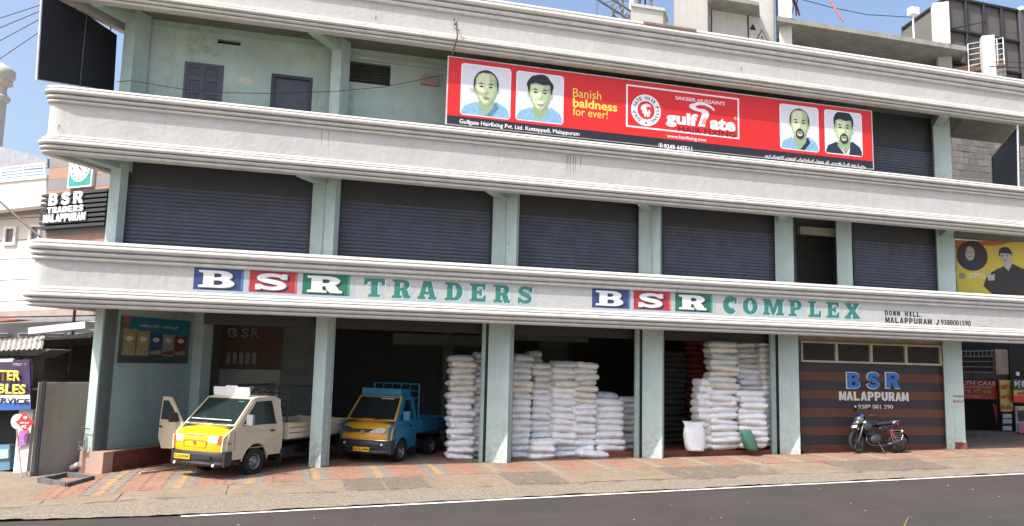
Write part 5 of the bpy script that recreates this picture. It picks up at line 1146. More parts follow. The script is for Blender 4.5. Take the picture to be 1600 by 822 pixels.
    for xx in (b0x, b1x):
        bm = bmesh.new(); box(bm, q3(xx, 0, (z0 + z1) / 2), .02, Wd / 2, (z1 - z0) / 2); obj('end_board', bm, bedm, bd_)
    if c.get('stick'):
        bm = bmesh.new(); box(bm, q3(b0x - .35, Wd / 2 + .036, z1 - .07), .17, .003, .022); obj('reflective_strip', bm, mat('strip_yellow', (.7, .5, .08), .4, bump=0), bd_)
        bm = bmesh.new(); box(bm, q3(b1x + .22, Wd / 2 + .036, z1 - .17), .11, .003, .07); obj('sticker', bm, mat('sticker_red', (.45, .14, .06), .4, bump=0), bd_)
    # --- rack of pipes
    rk = bpy.data.objects.new('load_rack', None); link(rk, t); rm = c['rackm']; zt_ = c['rack_z']
    for yy in (-Wd / 2 + .06, Wd / 2 - .06):
        for xx in ([b0x - .06, (b0x + b1x) / 2] if c['kind'] == 'a' else [b0x - .06]):
            bm = bmesh.new(); tube(bm, [q3(xx, yy, z0), q3(xx, yy, zt_)], .02, 6); obj('rack_post', bm, rm, rk)
        if c['kind'] == 'a':
            bm = bmesh.new(); tube(bm, [q3(rx - .1, yy * .75, rz + .12), q3(b0x, yy, zt_), q3((b0x + b1x) / 2, yy, zt_)], .018, 6); obj('rack_rail', bm, rm, rk)
    nb = 5
    for k in range(nb):
        zz = z1 + (zt_ - z1) * (k + 1) / nb; bm = bmesh.new(); tube(bm, [q3(b0x - .06, -Wd / 2 + .06, zz), q3(b0x - .06, Wd / 2 - .06, zz)], .016 if k < nb - 1 else .022, 6); obj('rack_bar', bm, rm, rk)
    for k in range(1, 5):
        yy = -Wd / 2 + .06 + (Wd - .12) * k / 5; bm = bmesh.new(); tube(bm, [q3(b0x - .06, yy, z1 if c['kind'] == 'a' else zt_ - .38), q3(b0x - .06, yy, zt_)], .014, 6); obj('rack_bar', bm, rm, rk)
    place(t, contact, (fxw, Wd / 2 - .03, 0), ang)
    return t
def tglass(nm, c_, a_): return mat(nm, c_, .05, bump=0, var=.05, alpha=a_, spec=.8)
ivory = mat('ivory_truck_paint', (.58, .51, .38), .35, var=.05, scale=2, bump=0, coat=.4, dirt=(.42, .35, .25), dscale=2.2, dlo=.6, dhi=.85)
yelp = mat('yellow_truck_paint', (.78, .43, .008), .3, var=.03, scale=2, bump=0, coat=.5)
bluep = mat('blue_truck_paint', (.015, .17, .29), .35, var=.06, scale=2, bump=0, coat=.4)
ochre = mat('ochre_truck_paint', (.62, .30, .02), .35, var=.05, scale=2, bump=0, coat=.4)
blackpl = mat('black_bumper_plastic', (.03, .03, .032), .45, var=.1, bump=.05)
YA = dict(kind='a', w=1.62, wr=.31, fx=-1.08, rx=-3.45, body=ivory, nose=yelp, cheek=True, hood=(-.40, 1.13), roof=(-1.02, 1.76), back=(-1.98, 1.7), sill=.42, bumper_top=.60, bumper_z0=.27, tum=.13, open=72,
          win=[(-.60, 1.14), (-1.09, 1.68), (-1.62, 1.69), (-1.76, 1.14)], glass=tglass('truck_glass', (.02, .035, .035), .72),
          prof=[(.0, .585), (.012, .66), (.0, .86), (-.03, .985), (-.09, 1.03), (-.22, 1.085), (-.42, 1.135)], plate_y=-.30, plate_z=.46, plate='KL 10 AW 8948', rim=steel,
          bumperm=blackpl, bed=(-2.10, -4.55, .76, 1.13), bedm=ivory, stick=True, rackm=dark, rack_z=2.02)
yt = truck('pickup_truck', 'cream and yellow pickup truck with its driver door standing open', YA, gnd(396, 742), radians(41))
# extras of the yellow truck: grille crease, badge, name strip, white head board and luggage frame
bm = bmesh.new(); plate(bm, [[(-.33, .07), (.33, .07), (.36, .22), (.20, .235), (-.20, .235), (-.36, .22)], [(-.318, .082), (-.345, .212), (-.2, .225), (.2, .225), (.345, .212), (.318, .082)]], q3(.0, 0, .60), Y, Z, .012, .0); obj('grille_crease', bm, mat('yellow_deep', (.50, .27, .005), .4, bump=0), yt)
bm = bmesh.new(); plate(bm, [[(0, .055), (.045, 0), (0, -.055), (-.045, 0)], [(0, .032), (-.024, 0), (0, -.032), (.024, 0)]], q3(.005, 0, .79), Y, Z, .018, .01); obj('diamond_badge', bm, chrome, yt)
text('lettering', 'ASHOK LEYLAND', q3(-.02, -.24, .935), Y, (Z - X * .2).normalized(), .48, .035, chrome, yt, bold=.03, t=.004, base=.012)
hb = thing('h', None, None); hb.name = 'head_board'; hb.parent = yt
bm = bmesh.new(); plate(bm, [rrect(-.56, 0, .56, .20, .03) ], q3(-1.06, 0, 1.80), Y, (Z + X * .12).normalized(), .04, 0); bevel(bm, .006, 1); obj('white_panel', bm, whitep, hb)
bm = bmesh.new(); plate(bm, [[(-.2, .19), (.2, .19), (.16, .235), (-.16, .235)]], q3(-1.06, 0, 1.80), Y, (Z + X * .12).normalized(), .03, .004); obj('white_cap', bm, whitep, hb)
lf = thing('l', None, None); lf.name = 'roof_carrier'; lf.parent = yt
for yy in (-.5, 0, .5):
    bm = bmesh.new(); tube(bm, [q3(-1.1, yy, 1.84), q3(-1.2, yy, 2.0), q3(-1.9, yy, 1.98)], .016, 6); obj('carrier_bar', bm, dark, lf)
for xx in (-1.2, -1.45, -1.7, -1.9):
    bm = bmesh.new(); tube(bm, [q3(xx, -.55, 2.0), q3(xx, .55, 2.0)], .014, 6); obj('carrier_bar', bm, dark, lf)
bm = bmesh.new()
for k in range(16):
    a_ = rs.uniform(-.4, .4); b_ = rs.uniform(-1.8, -1.25); tube(bm, [q3(b_, a_, 1.86), q3(b_ + rs.uniform(-.1, .1), a_ + rs.uniform(-.2, .2), 1.92 + rs.uniform(0, .06)), q3(b_ - .2, a_ + rs.uniform(-.2, .2), 1.87)], .018, 5)
obj('rope_bundle', bm, dark, lf, kind='stuff')
for px_, c_ in ((-.05, (.08, .42, .48)),):
    bm = bmesh.new(); box(bm, q3(-.50, px_ + .1, 1.16), .01, .06, .06); obj('dash_ornament', bm, mat('cyan_plastic', c_, .4), yt)
bm = bmesh.new(); tube(bm, [q3(-.44, -.6, 1.27), q3(-.44, .62, 1.27)], .012, 5); obj('dash_rail', bm, whitep, yt)
bm = bmesh.new(); box(bm, q3(-.93, .42, 1.66), .006, .08, .02); obj('screen_sticker', bm, mat('cyan_plastic', (.08, .42, .48), .4), yt)
BB = dict(kind='b', w=1.54, wr=.27, fx=-.72, rx=-2.55, body=bluep, nose=ochre, cheek=False, apillar=ochre, hood=(-.36, 1.06), roof=(-.86, 1.70), back=(-1.52, 1.6), sill=.36, bumper_top=.60, bumper_z0=.24, tum=.15, open=0,
          win=[(-.62, 1.10), (-.98, 1.60), (-1.30, 1.60), (-1.36, 1.10)], glass=tglass('truck_glass_dark', (.02, .025, .03), .75),
          prof=[(.02, .58), (.035, .66), (.0, .82), (-.07, .93), (-.20, 1.0), (-.38, 1.065)], plate_y=-.0, plate_z=.36, plate='KL 53 L 9068', rim=steel, mirror=bluep,
          bumperm=blackpl, bed=(-1.62, -3.65, .72, 1.06), bedm=bluep, rackm=bluep, rack_z=2.02)
bt_ = truck('mini_truck', 'small blue and yellow goods truck parked inside the second bay', BB, gnd(626, 722), radians(37))
bm = bmesh.new(); plate(bm, [[(-.30, .0), (.30, .0), (.38, .06), (.30, .085), (-.30, .085), (-.38, .06)]], q3(.0, 0, .79), Y, Z, .01, .012); obj('grille_slot', bm, blackpl, bt_)
bm = bmesh.new(); plate(bm, [rrect(-.055, -.045, .055, .045, .02)], q3(.01, 0, .80), Y, Z, .016, .02); obj('grille_badge', bm, chrome, bt_)
bm = bmesh.new(); tube(bm, [q3(.055 - .11 * abs(k) ** 5, k * .72, .60) for k in (-1, -.9, -.6, 0, .6, .9, 1)], .012, 6); obj('chrome_strip', bm, chrome, bt_)
text('lettering', 'SRI BHAVANI', q3(-.80, .05, 1.60), Y, q3(-.6, 0, .8).normalized(), .38, .04, pwhite, bt_, bold=.02, t=.003, base=.03)
hb = thing('h', None, None); hb.name = 'head_board'; hb.parent = bt_
bm = bmesh.new(); plate(bm, [[(-.60, 0), (.60, 0), (.60, .18), (-.60, .18)]], q3(-.86, 0, 1.72), Y, Z, .03, 0); obj('blue_panel', bm, bluep, hb)
bm = bmesh.new(); box(bm, q3(-1.1, .60, 1.81), .24, .012, .08); box(bm, q3(-1.1, -.60, 1.81), .24, .012, .08); obj('side_panels', bm, bluep, hb, kind='stuff')
# ------------------------------------------------------------------ motorcycle (x forward, leaning on its side stand)
mc = thing('motorcycle', 'black motorcycle parked against the brown striped wall', 'motorcycle')
gb = mat('gloss_black', (.012, .012, .014), .22, bump=0, coat=.6); gm = mat('gunmetal', (.09, .09, .10), .35, metal=.6, bump=0); sil = mat('silver_paint', (.17, .175, .18), .3, metal=.4, bump=0); redm = mat('shock_red', (.5, .02, .02), .4, bump=0); seatb = mat('bike_seat', (.02, .02, .022), .65, bump=.2)
def mw_(x, r, tw, turn=0.0):
    w_ = bpy.data.objects.new('wheel', None); link(w_, mc); w_.location = (x, 0, r); w_.rotation_euler.z = turn
    bm = bmesh.new(); n = 36
    tube(bm, [q3(cos(2 * pi * k / n) * (r - tw / 2), 0, sin(2 * pi * k / n) * (r - tw / 2)) for k in range(n)], tw / 2, 10, closed=True); obj('tyre', bm, rubber, w_, smooth=True)
    bm = bmesh.new(); rr = r - tw; tube(bm, [q3(cos(2 * pi * k / n) * rr, 0, sin(2 * pi * k / n) * rr) for k in range(n)], .014, 6, closed=True); obj('rim', bm, gm, w_, smooth=True)
    bm = bmesh.new()
    for k in range(5):
        a = 2 * pi * k / 5 + .3
        for d in (-.12, .12): tube(bm, [q3(cos(a) * .04, 0, sin(a) * .04), q3(cos(a + d) * rr, 0, sin(a + d) * rr)], .009, 5)
    lathe(bm, [(.001, -.05), (.045, -.05), (.055, 0), (.045, .05), (.001, .05)], q3(0, 0, 0), Y, 14); obj('alloy_spokes', bm, gm, w_)
    bm = bmesh.new(); lathe(bm, [(.03, .055), (.09, .055), (.09, .06), (.03, .06)], q3(0, 0, 0), Y, 20); obj('brake_disc', bm, gm, w_)
FWx, RWx, wr_ = .635, -.635, .30
mw_(FWx, wr_, .085, radians(14)); mw_(RWx, wr_, .10)
for s in (-1, 1):
    bm = bmesh.new(); tube(bm, [q3(FWx + .01, s * .075 + .0, wr_ - .01), q3(FWx - .14, s * .08, .62), q3(FWx - .22, s * .08, .84)], [.024, .022, .018], 8); obj('fork_leg', bm, sil, mc, smooth=True)
bm = bmesh.new()
rows = []
for k in range(9):
    a = radians(35 + k * 15); rows.append([q3(FWx + cos(a) * (wr_ + .025), y_, wr_ + sin(a) * (wr_ + .025) - abs(y_) * .5) for y_ in (-.065, -.04, 0, .04, .065)])
grid_loft(bm, rows); obj('front_mudguard', bm, gb, mc, smooth=True)
def blob(name, c_, sx, sy, sz, m, rotY=0.0, taper=0.0, n=14, k=8, pw=.8):
    bm = bmesh.new(); R_ = Matrix.Rotation(rotY, 3, 'Y'); rings = []
    for i in range(k + 1):
        u = -1 + 2 * i / k; f = max(0.02, (1 - abs(u) ** 2.6)) ** .5; ts = 1 + taper * u
        rings.append([bm.verts.new(V3(c_) + R_ @ q3(u * sx, f * ts * sy * abs(cos(2 * pi * j / n)) ** pw * (1 if cos(2 * pi * j / n) > 0 else -1), f * ts * sz * abs(sin(2 * pi * j / n)) ** pw * (1 if sin(2 * pi * j / n) > 0 else -1))) for j in range(n)])
    for A_, B_ in zip(rings, rings[1:]):
        for j in range(n): bm.faces.new([A_[j], A_[(j + 1) % n], B_[(j + 1) % n], B_[j]])
    bm.faces.new(list(reversed(rings[0]))); bm.faces.new(rings[-1])
    return obj(name, bm, m, mc, smooth=50)
blob('fuel_tank', (.20, 0, .80), .27, .15, .125, gb, rotY=.12, taper=.2)
blob('tank_shroud', (.33, .13, .70), .14, .03, .09, gm, rotY=.5)
blob('headlamp_fairing', (.50, 0, .88), .12, .13, .11, sil, rotY=.5, taper=.1)
blob('headlamp', (.565, 0, .83), .045, .08, .055, mat('lamp_clear', (.75, .78, .8), .15, bump=0), rotY=.4)
blob('visor', (.43, 0, .985), .05, .11, .055, mat('visor_blue', (.03, .06, .40), .3, bump=0), rotY=.8)
blob('speedo', (.36, 0, .97), .05, .09, .04, gb, rotY=.6)
blob('seat', (-.22, 0, .79), .36, .125, .055, seatb, rotY=.10, taper=-.15)
blob('tail_cowl', (-.48, 0, .75), .24, .09, .05, gm, rotY=.22, taper=-.3)
blob('side_panel', (-.18, .10, .66), .16, .03, .08, gb, rotY=.2)
blob('tail_lamp', (-.70, 0, .79), .035, .06, .04, mat('lamp_red', (.5, .01, .01), .3, bump=0), rotY=.2)
blob('engine_case', (.06, 0, .38), .20, .13, .13, gm, taper=.1, pw=.6)
bm = bmesh.new()
for k in range(7): box(bm, q3(.24 + k * .004, 0, .47 + k * .022), .10, .11, .006, (X + Z * .2).normalized(), Y, (Z - X * .2).normalized())
obj('cylinder_fins', bm, gm, mc, kind='stuff')
bm = bmesh.new(); tube(bm, [q3(.33, .04, .45), q3(.40, .08, .32), q3(.28, .11, .21), q3(-.05, .13, .20), q3(-.25, .15, .24)], .02, 8); obj('exhaust_pipe', bm, gm, mc, smooth=True)
bm = bmesh.new(); tube(bm, [q3(-.22, .155, .23), q3(-.32, .16, .26), q3(-.72, .17, .36), q3(-.80, .17, .37)], [.025, .045, .05, .035], 10); obj('silencer', bm, gm, mc, smooth=True)
bm = bmesh.new(); tube(bm, [q3(.43, 0, .86), q3(.38, 0, .62), q3(.28, 0, .34), q3(.0, 0, .26)], .022, 8); tube(bm, [q3(.42, 0, .82), q3(.1, 0, .72), q3(-.35, 0, .70), q3(-.68, 0, .72)], .02, 8); tube(bm, [q3(-.12, 0, .72), q3(-.16, 0, .30)], .02, 8); obj('frame_tubes', bm, gb, mc)
bm = bmesh.new()
for s in (-1, 1): tube(bm, [q3(RWx, s * .11, wr_), q3(-.15, s * .10, .34)], .018, 6)
obj('swing_arm', bm, gb, mc, kind='stuff')
for s in (-1, 1):
    bm = bmesh.new(); n = 40; tube(bm, [q3(-.48, s * .15, .36 + .0) .lerp(q3(-.40, s * .14, .64), k / n) + q3(cos(k * 2 * pi / 5) * .025, sin(k * 2 * pi / 5) * .025, 0) for k in range(n + 1)], .008, 5); tube(bm, [q3(-.48, s * .15, .35), q3(-.40, s * .14, .65)], .012, 6); obj('shock_absorber', bm, redm, mc)
bm = bmesh.new(); P_ = [q3(-.30, .19, .60), q3(-.62, .19, .62), q3(-.70, .19, .50), q3(-.62, .19, .36), q3(-.36, .19, .33), q3(-.30, .19, .60)]; tube(bm, P_, .009, 5)
for z_ in (.42, .48, .54): tube(bm, [q3(-.34, .19, z_), q3(-.67, .19, z_ + .01)], .006, 5)
obj('saree_guard', bm, chrome, mc, kind='stuff')
bm = bmesh.new(); tube(bm, [q3(-.46, .11, .80), q3(-.60, .12, .87), q3(-.74, .06, .88), q3(-.76, 0, .88), q3(-.74, -.06, .88), q3(-.60, -.12, .87), q3(-.46, -.11, .80)], .013, 8); obj('grab_rail', bm, chrome, mc, smooth=True)
bm = bmesh.new(); tube(bm, [q3(.26, .34, .98), q3(.36, .22, 1.0), q3(.40, 0, .94), q3(.36, -.22, 1.0), q3(.26, -.34, .98)], .012, 8); obj('handlebar', bm, gb, mc, smooth=True)
for s in (-1, 1):
    bm = bmesh.new(); tube(bm, [q3(.32, s * .28, .99), q3(.24, s * .37, .975)], .019, 8); obj('grip', bm, rubber, mc)
    bm = bmesh.new(); tube(bm, [q3(.34, s * .24, 1.0), q3(.36, s * .28, 1.14)], .007, 5); box(bm, q3(.36, s * .29, 1.17), .012, .06, .035); bevel(bm, .008, 1); obj('mirror', bm, gb, mc)
    bm = bmesh.new(); tube(bm, [q3(.47, s * .10, .80), q3(.49, s * .19, .80)], .010, 6); lathe(bm, [(.001, -.03), (.028, -.02), (.03, .02), (.001, .03)], q3(.49, s * .21, .80), Y, 10); obj('indicator', bm, mat('lamp_white', (.7, .68, .6), .3, bump=0), mc)
bm = bmesh.new(); box(bm, q3(.67, 0, .70), .006, .11, .038, (X + Z * .3).normalized(), Y, (Z - X * .3).normalized()); obj('number_plate', bm, whitep, mc)
bm = bmesh.new(); box(bm, q3(-.82, 0, .60), .006, .05, .04); obj('number_plate', bm, whitep, mc)
bm = bmesh.new(); rows = []
for k in range(9):
    a = radians(60 + k * 14); rows.append([q3(RWx + cos(a) * (wr_ + .05), y_, wr_ + sin(a) * (wr_ + .05) - abs(y_) * .4) for y_ in (-.08, -.05, 0, .05, .08)])
grid_loft(bm, rows); obj('rear_mudguard', bm, gb, mc, smooth=True)
bm = bmesh.new(); tube(bm, [q3(.02, .10, .26), q3(.0, .26, .015), q3(.03, .28, .01)], .013, 6); obj('side_stand', bm, gm, mc)
bm = bmesh.new(); tube(bm, [q3(.12, .12, .28), q3(.12, .24, .28)], .014, 6); tube(bm, [q3(.12, .12, .28), q3(.26, .17, .27), q3(.28, .19, .27)], .009, 6); obj('footpeg', bm, gm, mc)
mp0 = gnd(1337, 709.5); mp1 = gnd(1407, 708.5)
cx_ = (mp0 + mp1) / 2; k_ = 1.10
mc.location = (cx_.x, cx_.y, zg(cx_.x) + .012); d_ = (mp0 - mp1); mc.scale = (k_, k_, k_)
mc.rotation_mode = 'XYZ'; mc.rotation_euler = (radians(7), -.0175, atan2(d_.y, d_.x) + radians(4))
# ================================================================== THE ROOF TOP
def fq(x, y, c): return F(x, y, c)
rw = mat('roof_white_wall', (.56, .55, .515), .85, var=.05, scale=1, bump=.3, bscale=20, streak=.3)
rg = mat('roof_grey_concrete', (.34, .34, .32), .9, var=.15, scale=2, bump=.4, streak=.6, dirt=(.10, .10, .09), dscale=3, dlo=.58, dhi=.75)
def fbox(bm, x0, y0, x1, y1, c, d, zlow=11.3, dz=0.0):
    """box whose street face spans the given extents on plane y=c, down to zlow"""
    A, B = fq(x0, y1 if y1 else y0, c), fq(x1, y0, c); A0 = fq(x0, y0, c); zt = (A0.z + B.z) / 2; zb = zlow if y1 is None else fq(x0, y1, c).z
    p = V(A0.x, c, zb); prism(bm, [p, p + X * (B.x - A0.x), p + X * (B.x - A0.x) + DEP * d, p + DEP * d], Z * (zt - zb + dz))
    return A0.x, B.x, zb, zt
tk = thing('roof_cabinet', 'small white rendered box with a projecting lid on the roof edge', 'cabinet')
bm = bmesh.new(); xa, xb, zb, zt = fbox(bm, 986, 14, 1036, None, 1.2, .8); obj('cabinet_body', bm, rw, tk)
bm = bmesh.new(); p = V(xa - .05, 1.15, zt); prism(bm, [p, p + X * (xb - xa + .1), p + X * (xb - xa + .1) + DEP * .9, p + DEP * .9], Z * .10); obj('cabinet_lid', bm, rw, tk)
bm = bmesh.new(); x_, z_ = (xa + xb) / 2 - .3, zt + .1; lathe(bm, [(.09, 0), (.09, .9)], V(x_, 1.7, z_), Z, 14); obj('vent_pipe', bm, rw, tk)
# lattice mast with its sloping stay
ms = thing('lattice_mast', 'grey steel lattice mast rising behind the top fascia', 'mast')
gs_ = mat('galvanised', (.16, .17, .19), .5, metal=.3, bump=0)
legs = [fq(956, 60, 2.4), fq(985, 60, 2.4), fq(972, 60, 3.2)]
for l_ in legs: l_.z = 11.3
for l_ in legs:
    bm = bmesh.new(); tube(bm, [l_, l_ + Z * 7], .045, 6); obj('mast_leg', bm, gs_, ms)
for k in range(14):
    z_ = .25 + k * .45
    for i in range(3):
        a, b = legs[i], legs[(i + 1) % 3]
        bm = bmesh.new(); tube(bm, [a + Z * z_, b + Z * (z_ + .45 * (1 if k % 2 else -1) * .5 + .2)], .02, 5); obj('mast_brace', bm, gs_, ms)
ld = thing('cable_ladder', 'sloping steel cable ladder running down to the lattice mast', 'ladder')
a0, a1, b0_, b1_ = fq(915, -12, 1.6), fq(978, 27, 1.6), fq(940, -12, 1.6), fq(985, 17, 1.6)
for a, b in ((a0, a1), (b0_, b1_)): bm = bmesh.new(); tube(bm, [a, b], .035, 6); obj('ladder_rail', bm, gs_, ld)
for k in range(8):
    t_ = (k + .5) / 8; bm = bmesh.new(); tube(bm, [a0.lerp(a1, t_), b0_.lerp(b1_, t_ * .95 + .02)], .02, 5); obj('ladder_rung', bm, gs_, ld)
a = fq(932, 4, 1.6); bm = bmesh.new(); tube(bm, [a, V(a.x, a.y, 11.3)], .03, 6); obj('ladder_post', bm, gs_, ld)
for k in range(4):
    a = fq(990 + 9 * k, 30, 2.9); bm = bmesh.new(); tube(bm, [V(a.x, a.y, 11.3), V(a.x, a.y, 18)], .03 + .02 * (k % 2), 6); obj('feeder_pipe', bm, gs_ if k % 2 else blk, ms)
# equipment room
er = thing('rooftop_room', 'tall white rendered stair room standing behind the top fascia', 'building')
bm = bmesh.new(); xa, xb, zb, zt = fbox(bm, 1053, -60, 1105, None, 1.6, 3.5); obj('wall', bm, rw, er)
bm = bmesh.new(); xa2, xb2, *_ = fbox(bm, 1112, -60, 1206, None, 2.0, 3.0); obj('wall', bm, mat('roof_white_wall_rear', (.62, .61, .58), .85, var=.06, streak=.3), er)  # second wall of the room, slightly paler white than the first
bm = bmesh.new(); A = fq(1104, 20, 1.75); p = V(A.x - .02, 1.8, 11.3); prism(bm, [p, p + X * .2, p + X * .2 + DEP * 1.5, p + DEP * 1.5], Z * 6); obj('corner_strip', bm, rg, er)
bm = bmesh.new(); A, B = fq(1106, 2, 1.2), fq(1186, 2, 1.2); p = V(A.x, 1.2, fq(1140, 1, 1.2).z); prism(bm, [p, p + X * (B.x - A.x), p + X * (B.x - A.x) + DEP * 1.2, p + DEP * 1.2], Z * .12); obj('canopy_slab', bm, rg, er)
for x in (1209, 1214, 1169):
    A = fq(x, 30, 1.9 if x > 1200 else 1.97); bm = bmesh.new(); tube(bm, [V(A.x, A.y, 11.3), V(A.x, A.y, 18)], .035 if x > 1200 else .02, 8); obj('down_pipe', bm, dark if x == 1214 or x < 1200 else steel, er)
for x, y, s_ in ((1191, 57, .26), (1176.5, 42.5, .13)):
    A = fq(x, y, 1.98); shape('warning_triangle', [[(-s_, -s_ * .7), (s_, -s_ * .7), (0, s_)]], V(A.x, 1.99, A.z), X, Z, .006, blkp, er)
    if s_ > .2: shape('warning_triangle_field', [[(-s_ * .82, -s_ * .6), (s_ * .82, -s_ * .6), (0, s_ * .8)]], V(A.x, 1.984, A.z), X, Z, .004, rw, er); shape('warning_bolt', [[(0, .08), (-.04, -.02), (0, -.01), (-.01, -.11), (.04, .01), (0, 0)]], V(A.x, 1.98, A.z - .03), X, Z, .004, blkp, er)
# concrete canopy on columns
cp = thing('rooftop_canopy', 'grey concrete canopy slab on white columns on the roof', 'canopy')
yc = .6; A, B = fq(1214, 25, yc), fq(1510, 72, yc); zt = fq(1300, 38.5, yc).z; th = .17
bm = bmesh.new(); p = V(A.x, yc, zt - th); L_ = B.x - A.x
prism(bm, [p, p + X * L_, p + X * L_ + DEP * 4.2, p + DEP * 4.2], Z * th); obj('canopy_slab', bm, rg, cp)
for x0, x1, c_ in ((1218, 1234, 1.0), (1306, 1323, 2.6), (1464, 1480, 1.4)):
    a, b = fq(x0, 70, c_), fq(x1, 70, c_); bm = bmesh.new(); wd = b.x - a.x; p = V(a.x, c_, 11.3); prism(bm, [p, p + FR * wd, p + FR * wd + DEP * .35, p + DEP * .35], Z * (zt - th - 11.3)); obj('column', bm, rw, cp)
for x0, x1, yt_, c_ in ((1217, 1234, -60, .8), (1459, 1477, 5, .85)):
    a, b = fq(x0, 40, c_), fq(x1, 40, c_); bm = bmesh.new(); wd = (b.x - a.x); p = V(a.x, c_, zt + .002); prism(bm, [p, p + FR * wd, p + FR * wd + DEP * .4, p + DEP * .4], Z * (fq(x0, yt_, c_).z - zt)); obj('upper_column', bm, rw, cp)
bm = bmesh.new(); a, b = fq(1226, 70, 4.2).x, 20.9; box(bm, ((a + b) / 2, 4.3, 12.3), (b - a) / 2, .1, 1.2); obj('back_wall', bm, tealdk, cp)
sk = thing('roof_lamp', 'small white flood lamp on a post above the roof canopy', 'lamp')
a = fq(1427.5, 50, 1.4); bm = bmesh.new(); tube(bm, [V(a.x, a.y, zt), V(a.x, a.y, fq(1427, 22, 1.4).z)], .03, 6); obj('lamp_post', bm, whitep, sk)
a = fq(1427, 18, 1.4); bm = bmesh.new(); box(bm, a, .16, .12, .13); bevel(bm, .03, 2); obj('lamp_housing', bm, whitep, sk)
rp = thing('red_rod', 'red painted iron rod slanting above the roof', 'rod')
bm = bmesh.new(); tube(bm, [fq(1285, -18, 2.0), fq(1317, 33, 1.4)], .035, 6); obj('rod', bm, mat('rod_red', (.45, .10, .08), .6), rp)
for x in (1238, 1246, 1252):
    pass
rb = thing('starter_bars', 'rusty reinforcement bars and cables sticking up beside the roof column', 'reinforcement')
for k in range(4):
    a = fq(1237 + 4 * k, 24, 1.1); P_ = [a + Z * t_ * 1.2 + X * .10 * sin(t_ * 5 + k) for t_ in (0, .3, .6, 1)]; bm = bmesh.new(); tube(bm, P_, .022, 5); obj('bar', bm, mat('rusty_bar', (.25, .11, .06), .8) if k % 2 == 0 else blk, rb)
# sheet metal shed with dark frame to the right
sh_ = thing('sheet_metal_shed', 'tall dark framed sheet metal shelter at the right end of the roof', 'shed')
shm = mat('shed_sheet_underside', (.11, .105, .10), .8, var=.1, scale=1.5)
def S3(x, y, c): return fq(x, y, c)
C1, C2, C3_, C4 = S3(1478, -4, 1.5), S3(1589, 18, 1.5), S3(1592, 121, 1.5), S3(1408, 46, 7.5)
C2b = V(C2.x, C2.y, C2.z)
bm = bmesh.new(); prism(bm, [C1, C2, V(C2.x, C2.y, 11.35), V(C1.x, C1.y, 11.35)], V(0, .05, 0)); obj('rear_sheet', bm, shm, sh_)
C4b = V(C1.x, C1.y, C1.z) - X * 0 + DEP * -0
bm = bmesh.new(); prism(bm, [C1, V(C1.x, C1.y, 11.35), V(S3(1408, 46, 3.2).x, 3.2, 11.35), S3(1408, 46, 3.2)], V(.03, .04, 0)); obj('side_sheet', bm, shm, sh_)
cc = (C1 + C2) / 2
for t_ in (0, .25, .5, .75, 1):
    a = C1.lerp(C2, t_); bm = bmesh.new(); tube(bm, [a - Y * .04, V(a.x, a.y - .04, 11.35)], .07, 6); obj('frame_post', bm, dark, sh_)
for t_ in (0, .25, .5, .75):
    a = C1.lerp(V(C1.x, C1.y, 11.35), t_); b = C2.lerp(V(C2.x, C2.y, 11.35), t_); bm = bmesh.new(); tube(bm, [a - Y * .05, b - Y * .05], .065, 6); obj('frame_rail', bm, dark, sh_)
for t_ in (.0, .35, .7):
    a = S3(1408, 46, 3.2); b = V(a.x, a.y, 11.35); a = a.lerp(b, t_); c_ = C1.lerp(V(C1.x, C1.y, 11.35), t_); bm = bmesh.new(); tube(bm, [a - Y * .05, c_ - Y * .05], .065, 6); obj('frame_rail', bm, dark, sh_)
a = C2 + X * .12; bm = bmesh.new(); box(bm, V(a.x, a.y - .1, (a.z + 11.3) / 2), .16, .06, (a.z - 11.3) / 2); obj('edge_panel', bm, mat('shed_edge', (.10, .10, .11), .6), sh_)
a = C2 + X * .1; bm = bmesh.new(); box(bm, V(a.x, a.y - .15, a.z + .05), .12, .1, .07); obj('corner_lamp', bm, whitep, sh_)
a, b = S3(1478, 47, .9), S3(1540, 34, .9); bm = bmesh.new(); tube(bm, [a, b, V(b.x, b.y, 12.3)], .035, 6); obj('cross_pipe', bm, dark, sh_)
rl = thing('roof_railing', 'white tubular roof railing beside a brick kerb', 'railing')
a0, a1 = S3(1512, 69, .7), S3(1567, 59, .7)
for k in range(5):
    d_ = k * .20; bm = bmesh.new(); tube(bm, [a0 - Z * d_, a1 - Z * d_], .012, 6); obj('rail', bm, whitep, rl)
for t_ in (0, .35, .82, 1):
    a = a0.lerp(a1, t_); bm = bmesh.new(); tube(bm, [a, a - Z * 1.0], .018, 6); obj('railing_post', bm, whitep, rl)
bp_ = thing('brick_kerb', 'broken red brick and plaster kerb at the right roof end', 'wall')
a0, a1 = S3(1490, 107, .9), S3(1571, 91, .9); bm = bmesh.new(); prism(bm, [a0 + Z * .02, a1 + Z * .02, a1 - Z * .35, a0 - Z * .3], V(0, .4, 0)); obj('brick_course', bm, mat('broken_brick', (.33, .21, .15), .95, var=.25, scale=18, bump=1, bscale=30, bdist=.03), bp_)
bm = bmesh.new(); prism(bm, [a0 - Z * .25, a1 - Z * .34, V(a1.x, a1.y, 11.3), V(a0.x, a0.y, 11.3)], V(0, .5, 0)); obj('plaster_base', bm, rg, bp_)
cpst = thing('concrete_post', 'weathered concrete post standing in front of the roof railing', 'post')
a, b = S3(1534, 56, .4), S3(1546, 56, .4); bm = bmesh.new(); p = V(a.x, .4, 11.3); prism(bm, [p, p + FR * (b.x - a.x + .05), p + FR * (b.x - a.x + .05) + DEP * .3, p + DEP * .3], Z * (a.z - 11.3)); obj('post_shaft', bm, rw, cpst)
